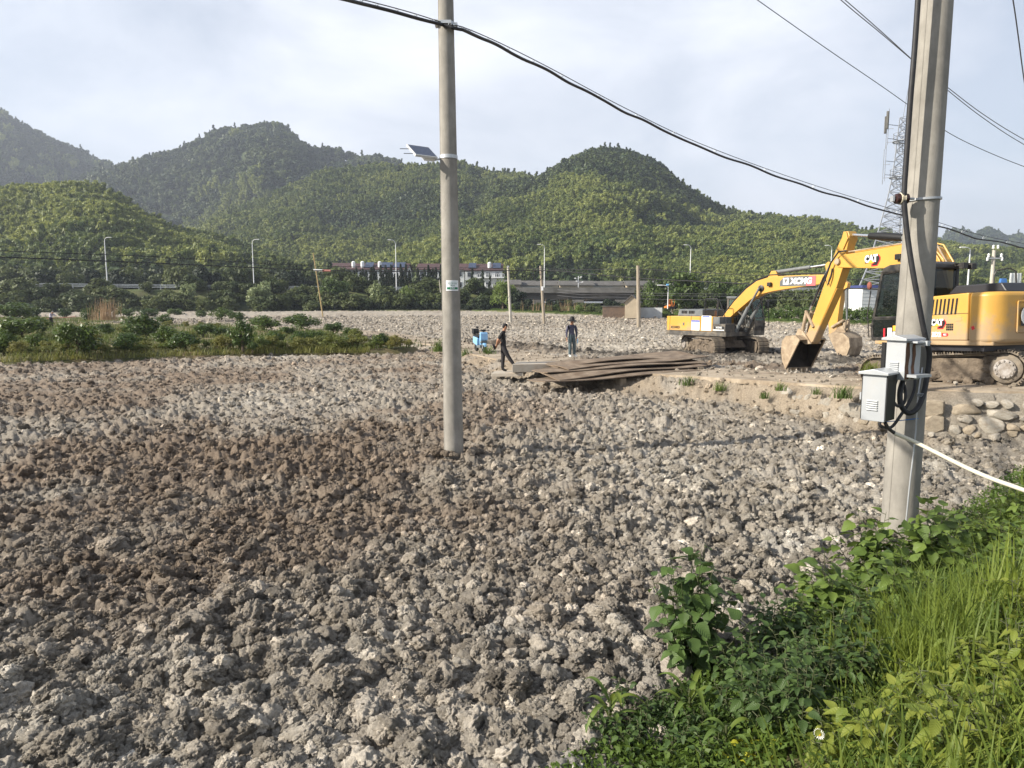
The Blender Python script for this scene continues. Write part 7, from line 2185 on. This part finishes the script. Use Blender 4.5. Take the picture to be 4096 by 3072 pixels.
# orchard grass and weeds
n = 240000
x = rng.uniform(-75, -3, n); y = rng.uniform(30, 105, n)
k = inside(x, y, ORCH) & (np.abs(x) < .85 * y) & (rng.uniform(0, 1, n) < np.clip((fbm(x * .35, y * .35, 540, 3) - .38) * 3.4, 0, 1) * np.clip(45 / y, .3, 1) ** 1.2)
x, y = x[k], y[k]
oz_ = .24 + .22 * (fbm(x * .9, y * .9, 9, 4) - .35)
lm_wg = leaf_mat('orchard_weed', (.125, .155, .03), (.045, .075, .018), scale=.5, trans=.3, rough=.7)
blades(np.stack([x, y, oz_], 1), .15, .55, .02, .05, (.2, .8), rng, 'orchard_grass', lm_wg, 2, .5 + 1.1 * fbm(x * .5, y * .5, 545, 3))
n = 16000
tt = rng.uniform(0, 1, n) * 4.999; k_ = tt.astype(int); ff = tt - k_
oa = np.array(ORCH[1:7], float)
ex_ = oa[k_] + (oa[np.minimum(k_ + 1, 5)] - oa[k_]) * ff[:, None]
ex_ = ex_ + np.column_stack([rng.uniform(-.3, .3, n), rng.uniform(-.25, 2.2, n)])
kk = (ex_[:, 0] > -40) & (ex_[:, 0] < -7.5)
ex_ = ex_[kk]
blades(np.column_stack([ex_, .12 + 0 * ex_[:, 0]]), .15, .5, .02, .05, (.2, .8), rng, 'edge_grass', lm_rank, 2, .5 + 1.0 * fbm(ex_[:, 0] * .7, ex_[:, 1] * .7, 546, 3))
lm_dry = leaf_mat('dry_weed', (.36, .26, .15), (.24, .17, .09), scale=1, trans=.2, rough=.8)
e = empty('dry_reeds', W(425, 1280, 82), 0, 'tall clump of dry brown stalks at the back of the orchard', 'reeds')
o = blades(np.column_stack([rng.normal(0, .7, 160), rng.normal(0, .4, 160), np.zeros(160)]), 1.5, 3.0, .03, .06, (.05, .25), rng, 'stalks', lm_dry); o.parent = e; o['kind'] = 'stuff'

# ------------------------------------------------------------------ shrubs and trees along the highway and behind the field
lm_shr = leaf_mat('shrub_leaf', (.062, .085, .024), (.028, .045, .014), scale=.5, trans=.2, rough=.6, warm=(.095, .115, .035))
lm_pale = leaf_mat('pale_leaf', (.25, .29, .14), (.13, .17, .07), scale=.8, trans=.3, rough=.5)
lm_will = leaf_mat('willow_leaf', (.16, .22, .05), (.09, .13, .03), scale=.6, trans=.3, rough=.55)
lm_tree = leaf_mat('tree_leaf', (.085, .125, .026), (.034, .060, .014), scale=.35, trans=.25, rough=.5)
lm_dk = leaf_mat('dark_tree_leaf', (.022, .036, .013), (.012, .022, .008), scale=.6, trans=.15, rough=.6)
shr = [crown_mesh('crown', 720 + i, lm_shr, 1.0, .6, 24, 70, .062, 'bush', .2, 1.8, .9, .5) for i in range(5)]
pal = [crown_mesh('crown', 730 + i, lm_pale, 1.0, .58, 22, 70, .055, 'bush', .2, 1.9, .9, .5) for i in range(2)]
wil = [crown_mesh('crown', 740 + i, lm_will, 1.0, .58, 22, 80, .06, 'bush', 1.2, 3.0, .9, .5) for i in range(2)]
tre = [crown_mesh('crown', 750 + i, lm_tree, 1.0, .6, 36, 95, .048, 'bush', .2, 1.8, .9, .5) for i in range(3)]
con = [crown_mesh('crown', 760 + i, lm_dk, 1.0, .32, 34, 45, .05, 'column', .2, 1.8) for i in range(3)]
drk = [crown_mesh('crown', 770 + i, lm_dk, 1.0, .6, 24, 70, .062, 'bush', .2, 1.8, .9, .5) for i in range(3)]
gsh = 'shrubs on the bank below the highway'
random.seed(21)
for i in range(128):
    u = -60 + i * 16 + random.uniform(-16, 16)
    if u > 1990: break
    X_ = (u - 2048) / 2800 * 140
    Y_ = float(hw_y(X_)) - random.choice((6.5, 9, 12, 14)) + random.uniform(-.8, .8)
    X_ = (u - 2048) / 2800 * Y_
    zb_ = float(verge_z(np.array([X_]), np.array([Y_]))[0])
    h = random.uniform(2.0, 4.6) * (1.15 if u < 500 else 1)
    e = empty('roadside_shrub', (X_, Y_, zb_ - .2), random.uniform(0, 6), 'dull green shrub on the bank below the highway', 'shrub', gsh)
    obj('crown', random.choice(shr), e, None, None, (h * random.uniform(.9, 1.3), h * random.uniform(.9, 1.3), h))
    MB().tube([(0, 0, -.2), (.05, 0, h * .6)], [.06, .03], 6).build('trunk', m_bark, e, True)
ghd = 'low dark bushes along the foot of the highway bank'
for i in range(46):
    u = 1180 + i * 18 + random.uniform(-8, 8)
    if u > 1960: break
    Y_ = float(far_y((u - 2048) / 2800 * 137)) + random.uniform(.6, 1.6)
    e = empty('low_bush', ((u - 2048) / 2800 * Y_, Y_, .95), random.uniform(0, 6), 'low dark green bush at the foot of the highway bank', 'bush', ghd)
    obj('crown', random.choice(drk), e, None, None, (1.9, 1.7, random.uniform(1.2, 2.1)))
for u, v0, v1, w, lb in ((752, 1112, 1215, 78, 'pale silvery shrub on the bank, leftmost of three pale ones'), (1045, 1122, 1230, 120, 'wide pale shrub below the street lamp, middle one of three'), (1510, 1130, 1222, 90, 'pale flowering shrub below the houses, rightmost of three')):
    Y_ = float(hw_y((u - 2048) / 2800 * 140)) - 12
    bush('pale_shrub', u, v0, v1, w, pal, lb, 'shrub', None, None, Y_)
bush('feathery_shrub', 1630, 1140, 1225, 70, wil, 'light green feathery shrub left of the concrete pole, under the rail', 'shrub', None, None, 141)
bush('willow_tree', 2012, 1120, 1240, 128, wil, 'bright willow like tree at the left end of the bridge', 'tree', None, None, 134)
bush('dark_tree', 2070, 1150, 1245, 84, drk, 'dark tree between the willow and the bridge', 'tree', None, None, 132)
bush('round_tree', 1335, 1100, 1225, 130, tre, 'dark green round tree right of the bamboo cane', 'tree', None, None, 140)
gco = 'dark narrow trees in front of the white houses'
for i in range(42):
    u = 1420 + i * 10 + random.uniform(-5, 5)
    if 1640 < u < 1660: continue
    v0 = random.uniform(1064, 1104)
    bush('narrow_tree', u if u < 1830 else u + 0, v0, 1165, 46, con, 'narrow dark tree in the row in front of the white houses', 'tree', gco, None, 165)
for u, v0, w in ((1890, 1078, 40), (1930, 1085, 46), (1960, 1100, 30)):
    bush('narrow_tree', u, v0, 1165, w, con, 'narrow dark tree in the row in front of the white houses', 'tree', gco, None, 165)
# trees behind the highway at the left, below the bamboo hill
gtb = 'rounded trees behind the guard rail'
for i in range(84):
    u = -80 + i * 18 + random.uniform(-12, 12)
    if u > 1420: break
    Y_ = float(hw_y((u - 2048) / 2800 * 150)) + random.uniform(9, 26)
    h = random.uniform(4.5, 8.0)
    X_ = (u - 2048) / 2800 * Y_
    e = empty('roadside_tree', (X_, Y_, 4.2), random.uniform(0, 6), 'dull green rounded tree behind the guard rail at the foot of the hills', 'tree', gtb)
    obj('crown', random.choice(shr + drk), e, None, None, (h * .85, h * .85, h))
    MB().tube([(0, 0, -.5), (.1, 0, h * .6)], [.16, .06], 6).build('trunk', m_bark, e, True)
# big trees by the right end of the bridge
for u, v0, v1, w, D, ms, lb in ((2740, 1078, 1240, 190, 112, tre, 'large round bright green tree right of the bridge'), (2625, 1105, 1235, 110, 116, tre, 'green tree partly hiding the right end of the bridge'), (2870, 1105, 1245, 120, 118, tre, 'green tree behind the cab of the far excavator'),
                                (2960, 1130, 1250, 120, 112, tre, 'green tree right of the far excavator cab'), (2560, 1140, 1235, 50, 128, shr, 'small tree beside the thick wooden pole'), (2830, 1150, 1250, 90, 104, shr, 'bush behind the rear of the far excavator')):
    bush('broad_tree', u, v0, v1, w, ms, lb, 'tree', None, None, D)
for u, v0, v1, w, D in ((2690, 1160, 1245, 120, 122), (2790, 1165, 1248, 120, 121), (2900, 1160, 1250, 130, 121), (2990, 1160, 1252, 120, 119), (3060, 1140, 1255, 120, 112), (3160, 1150, 1255, 120, 110), (3240, 1145, 1255, 110, 108), (3330, 1150, 1255, 110, 108), (3560, 1150, 1250, 120, 118), (3700, 1130, 1250, 140, 125), (3840, 1120, 1250, 150, 125), (3960, 1120, 1250, 140, 130), (4080, 1120, 1250, 150, 130), (4200, 1120, 1250, 150, 130)):
    bush('backdrop_tree', u, v0, v1, w, drk + shr, 'dark tree in the belt behind the hedge and the excavators', 'tree', 'dark trees behind the right hedge', None, D)
# hedge of glossy citrus at the right
for i in range(34):
    u = 3045 + i * 36 + random.uniform(-8, 8)
    if u > 4150: break
    D = float(np.interp((u - 2048) / 2800 * 80, fx, fy_)) + 1.6
    bush('hedge_bush', u, 1222 + random.uniform(-6, 8), 1293 if u < 3300 else 1298, 74, cit_me, 'glossy dark hedge bush behind the stick of the large excavator', 'bush', 'bushes of the dark hedge at the right', None, D, False)
# green strip before the bridge
gst = 'low plants in the green strip before the bridge'
for i in range(60):
    u = 2040 + i * 16.5 + random.uniform(-8, 8)
    if u > 3040: break
    X_ = (u - 2048) / 2800 * 115
    D = float(np.interp(X_, fx, fy_)) + random.uniform(.5, 7)
    X_ = (u - 2048) / 2800 * D
    h = random.uniform(.6, 1.7)
    e = empty('low_plant', (X_, D, float(verge_z(np.array([X_]), np.array([D]))[0]) - .1), random.uniform(0, 6), 'low green plant in the strip between the far field and the bridge', 'plant', gst)
    obj('crown', random.choice(shr + wil[:1] + tre[:1]), e, None, None, (1.5, 1.4, h))
for i in range(18):
    u = 2080 + i * 38 + random.uniform(-10, 10)
    D = 128 + random.uniform(-3, 9)
    bush('strip_shrub', u, 1205 + random.uniform(-12, 8), 1240, 56, shr + drk, 'dark shrub under and in front of the road bridge', 'shrub', 'shrubs in front of the bridge', None, D, False)
for u, n_, lb in ((2160, 30, 'dry yellow stakes and reeds left of the second slim pole'), (2290, 34, 'dry yellow reeds below the bridge camera mast')):
    e = empty('dry_reeds', W(u, 1243, 118), 0, lb, 'reeds')
    o = blades(np.column_stack([rng.normal(0, 1.3, n_), rng.normal(0, .4, n_), np.zeros(n_)]), 1.0, 2.6, .05, .09, (.1, .4), rng, 'stalks', lm_dry); o.parent = e; o['kind'] = 'stuff'
x = rng.uniform(-4, 60, 26000); y = far_y(x) + rng.uniform(-.3, 9, 26000) ** 1.0
blades(np.stack([x, y, verge_z(x, y)], 1), .15, .45, .05, .12, (.2, .8), rng, 'verge_grass', leaf_mat('verge_grass_blade', (.11, .16, .03), (.05, .09, .02), scale=.4, trans=.3, rough=.7), 2)

# dark mesh fence at the foot of the bank
m_fence = plain('fence_green', (.018, .05, .035), .6)
e = empty('mesh_fence', (0, 0, 0), 0, 'long dark green mesh fence behind the orchard at the foot of the bank', 'fence')
xs_ = np.arange(-96, -24, 2.5)
fp_ = [Vector((x, float(far_y(x)) + 1.6, zfar(float(far_y(x))) + .1)) for x in xs_]
post = MB().box((0, 0, .8), (.07, .07, 1.7)).mesh('post', m_fence)
for q in fp_: obj('post', post, e, q)
ms_ = MB()
for a_, b_ in zip(fp_[:-1], fp_[1:]):
    for k in range(9): ms_.bar(a_ + Vector((0, 0, .15 + k * .17)), b_ + Vector((0, 0, .15 + k * .17)), .02, .045)
    for k in range(1, 8): ms_.bar(a_.lerp(b_, k / 8) + Vector((0, 0, .1)), a_.lerp(b_, k / 8) + Vector((0, 0, 1.55)), .045, .02)
tag(ms_.build('wire_mesh', m_fence, e), kind='stuff')
# ------------------------------------------------------------------ air
hz_m = bpy.data.materials.new('haze_air'); hz_m.use_nodes = True
hn, hl = hz_m.node_tree.nodes, hz_m.node_tree.links
hn.clear()
ho, hv_ = hn.new('ShaderNodeOutputMaterial'), hn.new('ShaderNodeVolumePrincipled')
hv_.inputs['Color'].default_value = (.72, .80, .95, 1)
hv_.inputs['Density'].default_value = .00031
hv_.inputs['Anisotropy'].default_value = .2
hl.new(hv_.outputs[0], ho.inputs['Volume'])
hb = MB().box((0, 750, 170), (5600, 4900, 344)).build('haze', hz_m)
hb['kind'] = 'stuff'
